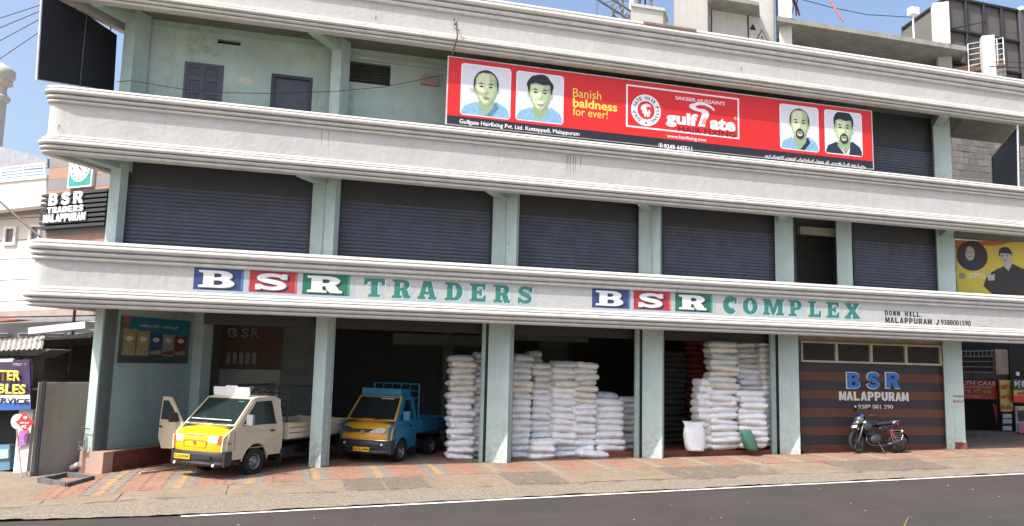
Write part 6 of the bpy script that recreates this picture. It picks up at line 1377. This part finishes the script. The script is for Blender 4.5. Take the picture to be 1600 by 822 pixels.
# wires
def wire(pts, r, label, c=None): return cable('overhead_wire', pts, r, blk, label, 'wire')
wl = [(0, 28, 64, 7, 'topmost'), (0, 43, 64, 16, 'second'), (0, 63, 64, 28, 'third'), (0, 91, 64, 47, 'lowest')]
for x0, y0, x1, y1, nm in wl: wire([fq(x0 - 60, y0 + (y0 - y1) * .94, 5.5), fq(x1 + 60, y1 - (y0 - y1) * .9, 6.5)], .016, '%s of four overhead wires crossing the sky at upper left' % nm)
wire([fq(1248, -2, 3), fq(1300, 12, 3), fq(1355, 23, 3), fq(1425, 27, 3)], .015, 'thin wire sagging across the sky above the roof canopy')
wire([fq(1546, 104, -.2), fq(1640, 108, -.2)], .018, 'thick pale wire leaving the right roof end'); wire([fq(1550, 97, -.2), fq(1640, 98, -.2)], .012, 'thin wire leaving the right roof end just above the thick one')
# ================================================================== NEIGHBOURS ON THE LEFT
# planes square to the cross walls
def NP(x, y, v): return onP(x, y, V(-6, 0, 0) + DEP * v, DEP)     # facing the street, v metres back along the walls
F2 = V3((cos(S + .10), -sin(S + .10), 0)); 
wh = mat('house_white_siding', (.66, .62, .57), .8, var=.04, scale=2, bump=.1); whp = mat('house_white_paint', (.74, .72, .69), .8, var=.04)
nh = thing('white_house', 'white neighbouring house with siding lines, roof railing and small windows', 'house')
v0 = 6.0
def q4(x0, y0, x1, y1, v, d=.1, bmx=None):
    A = NP(x0, y0, v); B = NP(x1, y1, v); return A, B
def nface(name, quad, v, m, par, t=.12, base=0.0):
    P = [NP(x, y, v) for x, y in quad]; o = V(P[0].x, P[0].y, 0)
    return shape(name, [[((p - o).dot(FR), p.z) for p in P]], o, FR, Z, t, m, par, base=base - t)
ys_b = [310 + i * 0 for i in range(1)]
lines = [(340, 333), (378, 371), (407, 403), (422, 419), (440, 437), (456, 454), (473, 471), (489, 488)]
rows_ = [(322, 311, 345, 335), (345, 335, 378, 371), (378, 371, 407, 401), (407, 401, 440, 433), (440, 433, 473, 466), (473, 466, 500, 494)]
for a, b, c_, d_ in rows_: nface('siding_board', [(-60, c_ - .8 + 1.5), (200, d_ - .8 - 4), (200, b + .3 - 4), (-60, a + .3 + 1.5)], v0, wh, nh, t=.15)
nface('house_wall', [(-80, 620), (230, 620), (230, 300), (-80, 320)], v0 + .2, mat('house_shadow_gap', (.30, .27, .25), .9), nh, t=.12)
nface('soffit_band', [(-60, 345), (75, 331), (75, 318), (-60, 333)], v0 - .1, mat('house_soffit', (.36, .30, .27), .9), nh, t=.1)
nface('parapet_wall', [(-60, 335), (72, 320), (72, 277), (-60, 290)], v0 - .6, whp, nh, t=.4)
nface('parapet_cap', [(-60, 291), (72, 278), (72, 273), (-60, 286)], v0 - .66, whp, nh, t=.5)
for k in range(5):
    y_ = 262 + k * 4.6; A, B = NP(-60, y_ + 8.5, v0 - .4), NP(72, y_ - 6.5, v0 - .4); bm = bmesh.new(); tube(bm, [A, B], .022 if k else .035, 5); obj('parapet_rail', bm, whp, nh)
for x in (2, 37, 70):
    A, B = NP(x, 262 - x * .11, v0 - .4), NP(x, 285 - x * .09, v0 - .4); bm = bmesh.new(); tube(bm, [A, B], .04, 6); obj('railing_post', bm, whp, nh)
nface('roof_sheet', [(-60, 270), (74, 262), (74, 248), (0, 229), (-60, 215)], v0 + 2.0, mat('grey_roof_sheet', (.30, .32, .36), .7, streak=.3), nh, t=.1)
for x0, y0, x1, y1 in ((6, 355, 26, 384), (46, 352, 64, 380)):
    w_ = bpy.data.objects.new('window', None); link(w_, nh)
    P = [NP(x0, y1, v0), NP(x1, y1 - 2, v0), NP(x1, y0 - 2, v0), NP(x0, y0, v0)]; o = V(P[0].x, P[0].y, 0)
    a, b = (P[1] - P[0]).dot(FR), 0; z0, z1 = P[0].z, P[3].z
    shape('window_frame', [rect(0, z0, a, z1), rect(a * .2, z0 + (z1 - z0) * .15, a * .8, z1 - (z1 - z0) * .12)], o, FR, Z, .08, whp, w_)
    shape('pane', [rect(a * .2, z0 + (z1 - z0) * .15, a * .8, z1 - (z1 - z0) * .12)], o, FR, Z, .02, mat('pane_grey', (.12, .12, .13), .3, bump=0), w_)
# grey lower storey with louvres
nface('lower_wall', [(-60, 640), (150, 640), (150, 487), (-60, 494)], v0 - .3, mat('house_lower_grey', (.33, .34, .36), .85, var=.08), nh, t=.15)
nface('ledge_slab', [(-60, 496), (155, 492), (155, 480), (-60, 489)], v0 - 1.0, mat('house_soffit', (.36, .30, .27), .9), nh, t=.5)
for x0, x1 in ((-12, 12), (28, 60), (60, 100), (105, 140)):
    w_ = bpy.data.objects.new('louvre_window', None); link(w_, nh)
    nface('window_frame', [(x0, 547), (x1, 547), (x1, 520), (x0, 520)], v0 - .46, whp, w_, t=.03)
    nface('window_void', [(x0 + 2, 545), (x1 - 2, 545), (x1 - 2, 522), (x0 + 2, 522)], v0 - .5, dark, w_, t=.02)
    for k in range(5): nface('louvre_blade', [(x0 + 2, 526 + 4.2 * k), (x1 - 2, 526 + 4.2 * k), (x1 - 2, 524.6 + 4.2 * k), (x0 + 2, 524.6 + 4.2 * k)], v0 - .53, mat('louvre_grey', (.30, .31, .30), .5), w_, t=.02)
# striped tower with the clock and name
tw = thing('striped_tower', 'brown and grey striped stair tower with a clock and trader name sign', 'tower')
v1 = 3.2; TB = V(-6, 0, 0) + DEP * v1; TN = F2.cross(Z)
def TP(x, y): return onP(x, y, TB, TN)
P0 = TP(69, 350); P1 = TP(176, 340)
o = V(P0.x, P0.y, 0); wT = (P1 - P0).dot(F2)
tb = mat('tower_brown', (.34, .20, .145), .8, var=.08, scale=3); tg = mat('tower_grey', (.20, .20, .21), .8, var=.08, scale=3)
zA = TP(75, 372).z - .6; n = 0; z_ = zA; top_ = 8.7; hs_ = .335
while z_ < top_:
    bm = bmesh.new(); p = V(o.x, o.y, z_); prism(bm, [p, p + F2 * wT, p + F2 * wT + TN * -1.2, p + TN * -1.2], Z * (hs_ - .006)); obj('stripe_panel', bm, tb if n % 2 else tg, tw); z_ += hs_; n += 1
bm = bmesh.new(); p = o + TN * -.03 + F2 * .03 + Z * zA; prism(bm, [p, p + F2 * (wT - .06), p + F2 * (wT - .06) - TN * 1.1, p - TN * 1.1], Z * (top_ - zA)); obj('tower_core', bm, tg, tw)
ck = bpy.data.objects.new('tower_clock', None); link(ck, tw)
cc = TP(131, 264); cu = (cc - o).dot(F2); R_ = .40
tealc = mat('clock_teal', (.02, .30, .26), .5, bump=0)
shape('clock_case', [rect(cu - .50, cc.z - .56, cu + .50, cc.z + .56)], o, F2, Z, .10, whp, ck)
shape('clock_field', [rect(cu - .44, cc.z - .50, cu + .44, cc.z + .50)], o, F2, Z, .01, tealc, ck, base=.10)
shape('clock_dial', [ell(cu, cc.z, R_, R_, 36)], o, F2, Z, .01, pwhite, ck, base=.11)
for k in range(12):
    t_ = radians(90 - 30 * (k + 1)); s_ = str(k + 1); wd = .07 if len(s_) == 1 else .11
    text('numeral', s_, V(o.x, o.y, 0) + F2 * (cu + cos(t_) * R_ * .78 - wd / 2) + Z * (cc.z + sin(t_) * R_ * .78 - .05), F2, Z, wd, .10, blkp, ck, bold=.03, base=.121, t=.003)
for ang_, ln, wd in ((128, .2, .025), (-42, .34, .02)):
    t_ = radians(ang_); d_ = (cos(t_), sin(t_)); n_ = (-d_[1], d_[0])
    shape('clock_hand', [[(cu - d_[0] * .05 + n_[0] * wd, cc.z - d_[1] * .05 + n_[1] * wd), (cu - d_[0] * .05 - n_[0] * wd, cc.z - d_[1] * .05 - n_[1] * wd), (cu + d_[0] * ln, cc.z + d_[1] * ln)]], o, F2, Z, .006, blkp, ck, base=.13)
ns = bpy.data.objects.new('name_sign', None); link(ns, tw)
sA, sB, sC = TP(71, 362), TP(174, 352), TP(78, 305); u0, u1 = (sA - o).dot(F2), (sB - o).dot(F2)
fin = mat('sign_fin_dark', (.035, .036, .042), .5)
z0, z1 = sA.z, sC.z; nf = 8
for k in range(nf):
    z_ = z0 + (z1 - z0) * (k + .5) / nf; bm = bmesh.new(); p = o + F2 * ((u0 + u1) / 2) + Z * z_; box(bm, p + TN * .12, (u1 - u0) / 2, .11, (z1 - z0) / nf * .30, F2, TN, Z); obj('sign_fin', bm, fin, ns)
for s_, x0, x1, yb_, yt_ in (('BSR', 87, 145, 324.5, 305), ('TRADERS', 87, 144, 336.5, 326.5), ('MALAPPURAM', 81, 147, 351, 338)):
    A, B = TP(x0, yb_), TP(x1, yb_ - 5); h_ = TP(x0, yt_).z - TP(x0, yb_).z; a_ = (A - o).dot(F2); b_ = (B - o).dot(F2); nn = len(s_)
    sans('raised_letter', s_, o + F2 * a_ + Z * A.z, F2, b_ - a_, h_ * .92, pwhite, ns, base=.25, t=.04, gap=.18 if s_ != 'BSR' else .3)
# slender white minaret finial far left
mn = thing('minaret', 'slim white minaret top with a fluted dome far left', 'minaret')
mp = NP(-3, 160, 16); bm = bmesh.new(); sc_ = 1.0
zz = lambda y: NP(-3, y, 16).z; rr = lambda px: (NP(-3 + px, 130, 16) - NP(-3, 130, 16)).length
prof = [(rr(9), zz(300)), (rr(8.5), zz(160)), (rr(11.5), zz(157)), (rr(12), zz(152)), (rr(9), zz(149)), (rr(7.5), zz(143)), (rr(7.5), zz(136)), (rr(13.5), zz(131)), (rr(12), zz(127)), (rr(15), zz(120)), (rr(14.5), zz(112)), (rr(10), zz(106)), (rr(3), zz(102)), (.001, zz(98))]
lathe(bm, prof, V(mp.x, mp.y, 0), Z, 20); obj('minaret_shaft', bm, mat('minaret_stone', (.52, .50, .45), .85, var=.1), mn, smooth=40)
# ---- little shops below
aw = thing('grey_canopy', 'pale grey concrete canopy over the narrow alley', 'canopy')
nface('canopy_face', [(44, 522), (133, 513), (133, 502), (44, 512)], 1.2, mat('canopy_grey', (.52, .53, .55), .8, var=.06), aw, t=.3)
nface('canopy_return', [(133, 513), (153, 521), (153, 501), (133, 502)], 1.6, mat('canopy_grey', (.52, .53, .55), .8), aw, t=.1)
ph = thing('alley_shed', 'dark sheet roofed shed between the shops and the green pillar', 'shed')
nface('roof_sheet', [(50, 537), (150, 525), (150, 518), (50, 531)], 1.9, mat('old_sheet', (.03, .03, .028), .8, var=.2), ph, t=.1)
a = NP(-80, 541, 1.75); b = NP(165, 526, 1.75); bm = bmesh.new(); prism(bm, [a, b, b + DEP * 3.2, a + DEP * 3.2], Z * .05); obj('shade_deck', bm, _M['old_sheet'], ph)  # deck added and stretched left to keep sun off the alley
nface('alley_shade_sheet', [(-60, 720), (170, 720), (170, 520), (-60, 540)], 4.2, mat('alley_shade_black', (.012, .011, .01), .9), ph, t=.1)  # near-black sheet, the alley's shade put into its colour
bm = bmesh.new(); a = NP(106, 600, 2.2); tube(bm, [V(a.x, a.y, 2.0), V(a.x, a.y, 3.9)], .04, 6); obj('prop_post', bm, dark, ph)
gw = thing('grey_wall', 'rough grey cement wall beside the green corner pillar', 'wall')
A, B, C = gnd(52, 744), gnd(150, 733), gnd(42, 745)
bm = bmesh.new(); a = NP(47, 743, .35); b = NP(150, 733, 1.75); a = V(a.x, a.y, -.4); b = V(b.x, b.y, -.4); zt = onP(140, 597, b, Y).z
prism(bm, [a, b, b + V(-.05, .15, 0), a + V(-.05, .15, 0)], Z * (zt + .4)); obj('wall_face', bm, mat('grey_cement', (.31, .275, .235), .9, var=.1, scale=1, bump=.5, streak=.3), gw)
bm = bmesh.new(); p = onP(66, 650, a, Y); zt2 = onP(70, 598, a, Y).z; box(bm, V(p.x, p.y - .08, zt2 / 2 - .1), .035, .035, zt2 / 2 + .15); obj('drain_pipe', bm, mat('drain_blue_grey', (.018, .024, .036), .5), gw)

# white post with advert and sign board shop
vs = .55
def SP(x, y, v=vs): return NP(x, y, v)
shp = thing('sign_shop', 'small dark shop at the far left under a corrugated awning', 'shop')
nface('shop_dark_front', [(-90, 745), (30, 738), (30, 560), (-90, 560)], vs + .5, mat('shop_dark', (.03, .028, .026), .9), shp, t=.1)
nface('blue_counter', [(-60, 742), (15, 734), (15, 695), (-60, 698)], vs + .1, mat('counter_blue', (.10, .22, .34), .6), shp, t=.3)
nface('counter_shelf', [(-60, 723), (13, 716), (13, 702), (-60, 706)], vs + .05, mat('counter_pale', (.35, .45, .48), .6), shp, t=.05)
nface('low_kerb', [(-90, 760), (47, 744), (47, 737), (-90, 751)], vs - .3, mat('kerb_grey', (.26, .23, .20), .9), shp, t=.25)
nface('white_pier', [(20, 742), (41, 738), (52, 640), (30, 640)], vs - .02, mat('white_pier', (.66, .64, .60), .8, streak=.3), shp, t=.2)
nface('advert_sheet', [(26, 698), (41, 695), (45, 671), (30, 673)], vs - .08, mat('advert_blue_pink', (.12, .14, .42), .5, var=.3, scale=9, col2=(.55, .14, .35), bump=0), shp, t=.01)
nface('dark_partition', [(45, 735), (56, 735), (68, 560), (52, 560)], vs + .35, mat('dark_ply', (.07, .065, .06), .8), shp, t=.05)
aw2 = thing('corrugated_awning', 'sunlit corrugated awning sheet over the far left shop', 'awning')
A0, A1 = SP(-90, 551, .35), SP(66, 545, .35); B0, B1 = SP(-90, 541, 2.0), SP(70, 532, 2.0)
nc = 40; bm = bmesh.new(); rowsA, rowsB = [], []
for k in range(nc + 1):
    t_ = k / nc; dz = .02 * (1 if k % 2 else -1); rowsA.append(bm.verts.new(A0.lerp(A1, t_) + Z * dz)); rowsB.append(bm.verts.new(B0.lerp(B1, t_) + Z * (dz + .12)))
for k in range(nc): bm.faces.new([rowsA[k], rowsA[k + 1], rowsB[k + 1], rowsB[k]])
bmesh.ops.solidify(bm, geom=list(bm.faces), thickness=.01)
obj('awning_sheet', bm, mat('awning_pale', (.62, .60, .56), .6, var=.15, dirt=(.3, .25, .2), dscale=3), aw2)
nface('awning_underside', [(-90, 566), (52, 558), (80, 546), (66, 545), (-90, 554)], .8, mat('awning_ribs', (.12, .12, .115), .7), aw2, t=.6)
for k in range(5): A = SP(-6 + 12 * k, 558, .6); bm = bmesh.new(); tube(bm, [A, A + DEP * .8 + Z * .1], .02, 5); obj('awning_rib', bm, dark, aw2)
A, B = SP(-30, 565, .42), SP(22, 563.5, .42); bm = bmesh.new(); tube(bm, [A, B], .045, 8); lt = obj('tube_lamp', bm, whitep); tag(lt, 'unlit white tube lamp above the purple shop sign', 'lamp')
rt_ = thing('red_awning_tip', 'small sliver of red tiled awning under the white house', 'awning')
nface('red_sheet', [(-60, 504), (0, 502), (30, 499), (0, 497), (-60, 498)], 1.5, mat('red_tile', (.40, .12, .08), .8), rt_, t=.4)
sb = thing('shop_sign', 'purple and blue shop sign board lettered for meters and service', 'sign')
def sgn(nm, quad, m, lay, t=.01): return nface(nm, quad, .40 - lay, m, sb, t=t)
nface('sign_board', [(-140, 645), (48, 640), (46, 562), (-140, 563)], .40, mat('sign_purple', (.045, .025, .085), .5, var=.1, bump=0), sb, t=.05)
nface('sign_blue_band', [(-140, 645), (48, 640), (47.8, 629), (-140, 633)], .348, mat('sign_band_blue', (.03, .10, .36), .5, bump=0), sb, t=.004)
nface('sign_white_band', [(-140, 632), (47, 628.5), (46.5, 617), (-140, 619)], .348, pwhite, sb, t=.004)
def stext(s, x0, x1, yb, yt, m, lay=.01, bold=.03):
    A, B, C = NP(x0, yb, .348 - lay), NP(x1, yb, .348 - lay), NP(x0, yt, .348 - lay); text('lettering', s, A, FR, Z, (B - A).dot(FR), C.z - A.z, m, sb, bold=bold, t=.003)
sy = mat('sign_yellow', (.75, .62, .08), .5, bump=0)
stext('WATER', -34, 32, 593, 577, sy, bold=.04); stext('TABLES', -34, 40, 614, 598, sy, bold=.04); stext('& SERVICE', -30, 45.5, 628, 619.5, blkp, bold=.03); stext('FIRST 7', 20, 41, 571.5, 567.5, mat('sign_grey', (.4, .4, .42), .5, bump=0), bold=.01)
# telecom sign on a thin pole
ts = thing('telecom_sign', 'red diamond 4G sign in front of a white disc on a thin pole', 'sign')
tv = .22
def tpn(nm, pts, m, lay, t=.01, par=None): return nface(nm, pts, tv - lay, m, par or ts, t=t)
tpn('white_disc', [(28 + 11 * cos(a), 659 - 12 * sin(a)) for a in [2 * pi * k / 24 for k in range(24)]], pwhite, 0)
tpn('red_diamond', [(24, 659), (29, 656), (33, 650), (38, 645), (43, 650), (47, 655), (54, 659), (48, 664), (44, 669), (39, 674), (33, 669), (29, 664)], mat('telecom_red', (.72, .03, .03), .45, bump=0), .02)
for s_, x0, x1, yb, yt in (('airtel', 31.5, 45, 662, 658.5), ('4G', 33, 41, 669, 664)):
    A, B, C = NP(x0, yb, tv - .035), NP(x1, yb, tv - .035), NP(x0, yt, tv - .035); text('lettering', s_, A, FR, Z, (B - A).dot(FR), C.z - A.z, pwhite, ts, bold=.02, t=.003)
tpn('swirl_mark', [(36, 654), (37, 651), (40, 650), (42, 652), (41, 654.5), (38, 655.5), (39, 653.5), (40.5, 652.5), (39, 651.8), (37.8, 653)], pwhite, .03)
A, B = NP(26, 668, tv), gnd(34, 746); bm = bmesh.new(); tube(bm, [A, NP(28, 690, tv), B], .018, 6); obj('sign_pole', bm, mat('pole_pale_red', (.45, .25, .20), .6), ts)
# black kerb frame on the footway
kf = thing('concrete_pit_frame', 'dark painted concrete frame around an open pit on the footway', 'pit frame')
c0, c1, c2, c3 = gnd(63, 753), gnd(103, 761), gnd(143, 750), gnd(104, 744)
pit = mat('painted_grey_black', (.12, .12, .125), .8, var=.3, scale=5, dirt=(.25, .21, .17), dscale=3)
for a, b in ((c0, c1), (c1, c2), (c2, c3), (c3, c0)):
    d_ = (b - a).normalized(); bm = bmesh.new(); m_ = (a + b) / 2; box(bm, V(m_.x, m_.y, m_.z + .02), (b - a).length / 2 + .04, .05, .07, d_, Z.cross(d_), Z); bevel(bm, .01, 1); obj('frame_beam', bm, pit, kf)
bm = bmesh.new(); zc_ = c0.z + .004; prism(bm, [V(c.x, c.y, c.z + .006) for c in (c0, c1, c2, c3)], Z * .004); obj('pit_bottom', bm, mat('pit_dark', (.02, .018, .016), .95), kf)
# tap, elbow pipe by the plinth
tp = thing('wall_tap', 'small pipe and tap fixed to the corner pillar above the plinth', 'tap')
A = onP(128, 668, V(-4.4, .3, 0), DEP); B = onP(143, 670, V(-4.4, .3, 0), DEP)
bm = bmesh.new(); tube(bm, [A - DEP * .06, B - DEP * .06], .012, 6); obj('stub_pipe', bm, mat('rusty_rod', (.1, .06, .045), .8), tp)
A = onP(128, 697, V(-4.4, .3, 0), DEP) - DEP * .08; bm = bmesh.new(); tube(bm, [A + Z * .10, A, A - Z * .02 + FR * .04, A + FR * .10 - Z * .02, A + FR * .14 + Z * .05, A + FR * .14 + Z * .16], .018, 6); tube(bm, [A + Z * .1 - FR * .04, A + Z * .1 + FR * .05], .015, 6); tube(bm, [A - FR * .05 - Z * .06, A + FR * .16 - Z * .06], .014, 6); obj('tap_body', bm, steel, tp)
A = onP(118, 728, V(-4.4, .3, 0), DEP); bm = bmesh.new(); tube(bm, [A + FR * .10 + Z * .05, A, A - FR * .10 - Z * .05 - DEP * .03], [.06, .065, .06], 12); el = obj('drain_elbow', bm, mat('pvc_white', (.6, .58, .54), .6), None, smooth=40); tag(el, 'white plastic drain elbow poking out beside the pink plinth', 'pipe')
# black cable at mid left
cable('service_cable', [NP(-60, 250, 2.0), NP(0, 315, 1.8), NP(62, 370, 1.6)], .03, blk, 'thick black service cable slanting down to the lowest fascia at left')
# bright strip of timber on the paving in front of the truck
A, B = gnd(218, 742), gnd(285, 733); bm = bmesh.new(); d_ = (B - A).normalized(); m_ = (A + B) / 2; box(bm, V(m_.x, m_.y, m_.z + .04), (B - A).length / 2, .035, .02, d_, Z.cross(d_), Z); tb_ = obj('timber_batten', bm, mat('pale_timber', (.46, .36, .26), .8, var=.2, scale=12)); tag(tb_, 'long pale timber batten lying on the pavers left of the truck', 'timber')
# ================================================================== NEIGHBOURS ON THE RIGHT
rs_ = thing('medical_shop', 'dark neighbouring shop with a red health care sign over its doorway', 'shop')
yR = 4.0
def RQ(x, y, c=yR): return F(x, y, c)
def rface(name, x0, y0, x1, y1, c, m, par, t=.1):
    """upright sheet on plane y=c: x0,y0 upper left, x1,y1 lower right"""
    A, B = F(x0, (y0 + y1) / 2, c), F(x1, (y0 + y1) / 2, c); zt = F((x0 + x1) / 2, y0, c).z; zb = F((x0 + x1) / 2, y1, c).z
    return shape(name, [rect(A.x, zb, B.x, zt)], V(0, c, 0), X, Z, t, m, par, base=-t)
dk = mat('doorway_dark', (.02, .018, .016), .9)
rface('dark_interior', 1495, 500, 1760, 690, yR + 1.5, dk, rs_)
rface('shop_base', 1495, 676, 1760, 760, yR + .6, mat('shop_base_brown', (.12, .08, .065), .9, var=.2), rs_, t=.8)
rface('step_slab', 1490, 675, 1640, 681, yR - .5, mat('step_stone', (.14, .12, .10), .9, var=.3, scale=6, bump=1), rs_, t=.8)
rface('grille_void', 1500, 546, 1555, 583, yR, dk, rs_)
for k in range(5):
    A, B = RQ(1500, 549 + 8 * k, yR - .1), RQ(1553, 548 + 8.5 * k, yR - .1); bm = bmesh.new(); tube(bm, [A, B], .014, 5); obj('grille_bar', bm, steel, rs_)
for k in range(8):
    A, B = RQ(1503 + 6.5 * k, 547, yR - .1), RQ(1503 + 6.5 * k, 558, yR - .1); bm = bmesh.new(); tube(bm, [A, B], .012, 5); obj('grille_bar', bm, steel, rs_)
rface('beam_over_sign', 1500, 583, 1580, 593, yR - .1, mat('dark_beam', (.06, .055, .05), .9, var=.2), rs_, t=.3)
rface('pale_pier', 1556, 546, 1578, 585, yR - .15, mat('pale_pier', (.33, .28, .24), .9, var=.15, scale=4), rs_, t=.2)
rd = mat('sign_deep_red', (.30, .012, .02), .5, var=.08, bump=0); sg = bpy.data.objects.new('sign_board', None); link(sg, rs_)
rface('red_sheet', 1480, 594, 1563, 623.5, yR - .2, rd, sg, t=.05)
def rtext(s, x0, x1, yb, yt, m, par, c, bold=.02):
    A, B = F(x0, (yb + yt) / 2, c), F(x1, (yb + yt) / 2, c); z0, z1 = F((x0 + x1) / 2, yb, c).z, F((x0 + x1) / 2, yt, c).z
    text('lettering', s, V(A.x, c, z0), X, Z, B.x - A.x, z1 - z0, m, par, bold=bold, t=.003)
sc1 = mat('sign_cream_letters', (.45, .36, .32), .5, bump=0); sc2 = mat('sign_gold_letters', (.42, .26, .05), .5, bump=0)
rtext('HEALTH CARE', 1481, 1555, 602, 595.5, sc1, sg, yR - .26, .04); rtext('MEDICAL LABORATORY', 1486, 1550, 606, 603.5, sc1, sg, yR - .26); rtext('हेल्थ केयर', 1486, 1549, 616.5, 607, sc2, sg, yR - .26, .03); rtext('ഹെൽത്ത് കെയർ ലാബ്', 1488, 1532, 620.5, 617, sc1, sg, yR - .26)
y_ = thing('yellow_strip_sign', 'narrow upright yellow sign with red Malayalam lettering', 'sign')
rface('yellow_sheet', 1563, 594, 1582, 643, yR - .35, mat('sign_yellow_sheet', (.55, .42, .10), .5, var=.08, bump=0), y_, t=.04)
rl_ = mat('sign_red_letters', (.5, .05, .03), .5, bump=0)
for s_, yy in (('രക്തം', 608), ('മൂത്രം', 624.5), ('കഫം', 640)): rtext(s_, 1565, 1580, yy, yy - 9, rl_, y_, yR - .4, .03)
b_ = thing('notice_strip', 'black and white notice strip under the yellow sign', 'notice')
rface('black_sheet', 1565, 645, 1582, 676, yR - .35, dark, b_, t=.04)
for yy in (647, 655, 666): rface('white_label', 1567, yy, 1581, yy + 6.5, yR - .4, mat('dull_white_label', (.42, .42, .42), .6, var=.3, scale=12), b_, t=.01)
c_ = thing('corner_signs', 'stack of white red and yellow shop boards at the right edge', 'sign')
rface('dark_pier', 1580, 545, 1700, 690, yR - .2, dk, c_, t=.1)
rface('dark_board', 1583, 593, 1650, 630, yR - .5, mat('sign_teal_dark', (.03, .06, .07), .5, bump=0), c_, t=.04)
rtext('ആധാ', 1585, 1606, 607, 595, pwhite, c_, yR - .56, .05)
rface('yellow_strip', 1584, 610, 1650, 618.5, yR - .55, mat('sign_yellow_sheet', (.55, .42, .10), .5, bump=0), c_, t=.01)
rface('red_strip', 1584, 618.5, 1650, 629, yR - .55, mat('telecom_red', (.72, .03, .03), .45, bump=0), c_, t=.01)
rtext('ഫോട്ടോ', 1590, 1606, 617, 611, rl_, c_, yR - .57, .02)
rface('pale_frame_board', 1588, 635, 1650, 678, yR - .5, mat('pale_grey_board', (.42, .44, .46), .5, bump=0), c_, t=.05)
rface('yellow_head', 1591, 637, 1650, 641, yR - .56, mat('sign_yellow_sheet', (.55, .42, .10), .5, bump=0), c_, t=.01)
rface('black_field', 1592, 642, 1650, 658, yR - .56, dark, c_, t=.01)
rface('pink_field', 1592, 661, 1650, 677, yR - .56, mat('sign_pink', (.55, .12, .28), .5, bump=0), c_, t=.01)
rface('meter_label', 1588, 581, 1593, 587, yR - .5, whitep, c_, t=.02)
rdp = thing('red_pennant', 'narrow red pennant hanging in the dark doorway', 'pennant')
P = [F(x, y, yR - .1) for x, y in ((1551, 630), (1558, 634), (1556, 656), (1557.5, 664))]; shape('pennant_cloth', [[(p.x, p.z) for p in (P[0], P[3], P[1])]], V(0, yR - .1, 0), X, Z, .01, mat('pennant_red', (.35, .05, .04), .7), rdp)
# block wall of the house behind, seen through the top floor opening
bw = thing('block_wall', 'sunlit grey block wall of the house behind the top floor balcony', 'wall')
yB = 8.5; blkm = [mat('grey_block_%s' % n_, c, .95, var=.15, scale=5, bump=.8, bscale=20, bdist=.03) for n_, c in (('a', (.20, .19, .18)), ('b', (.23, .21, .195)), ('c', (.17, .165, .16)))]
x0 = F(1470, 250, yB).x; r4 = random.Random(5)
bme = []
for m_ in blkm:
    bm = bmesh.new(); box(bm, V(0, 0, 0), .295, .1, .145); bevel(bm, .012, 1); me = bpy.data.meshes.new('block'); bm.to_mesh(me); bm.free(); me.materials.append(m_); bme.append(me)
for r_ in range(24):
    for k in range(12):
        o = bpy.data.objects.new('block', bme[r4.randrange(3)]); link(o, bw); o.location = (x0 + k * .605 + (.3 if r_ % 2 else 0), yB + r4.uniform(-.01, .01), 7.7 + .305 * r_)
bm = bmesh.new(); box(bm, V(x0 + 3.4, yB + .03, 8.8), 3.8, .09, 6.1); obj('mortar_bed', bm, mat('mortar', (.24, .23, .21), .95), bw)
# side parapet stub
# dry stalk on the near verge
p = gnd(1413, 832); bm = bmesh.new(); rows = []
for k in range(7):
    t_ = k / 6; c__ = p + Z * (.26 * t_) + X * (.10 * t_ ** 2); wv = .022 * sin(pi * min(1, t_ + .15)) + .003; rows.append([c__ - X * wv, c__ - Y * .006, c__ + X * wv])
grid_loft(bm, rows); ds = obj('dry_leaf', bm, mat('dry_leaf', (.42, .24, .10), .8, var=.2, scale=20)); tag(ds, 'curled dry brown leaf standing at the near edge of the road', 'leaf')
# scattered flecks of litter on the road and footway
bm = bmesh.new(); r5 = random.Random(9)
for k in range(150):
    x = r5.uniform(-6, 24); y = r5.choice([r5.uniform(-9, -5.2), r5.uniform(-5, -3.3), r5.uniform(-3.4, -1.9)]); z = gzc(x, y) + .016; s = r5.uniform(.008, .03); a = r5.uniform(0, 6.3)
    u = V(cos(a), sin(a), 0); v = V(-sin(a), cos(a), 0); prism(bm, [V(x, y, z) + u * s, V(x, y, z) + v * s * .6, V(x, y, z) - u * s, V(x, y, z) - v * s * .5], Z * .008)
tag(obj('road_litter', bm, mat('litter', (.50, .42, .34), .9, var=.4, scale=30)), 'small stones and scraps scattered along the road edge', 'litter', kind='stuff')
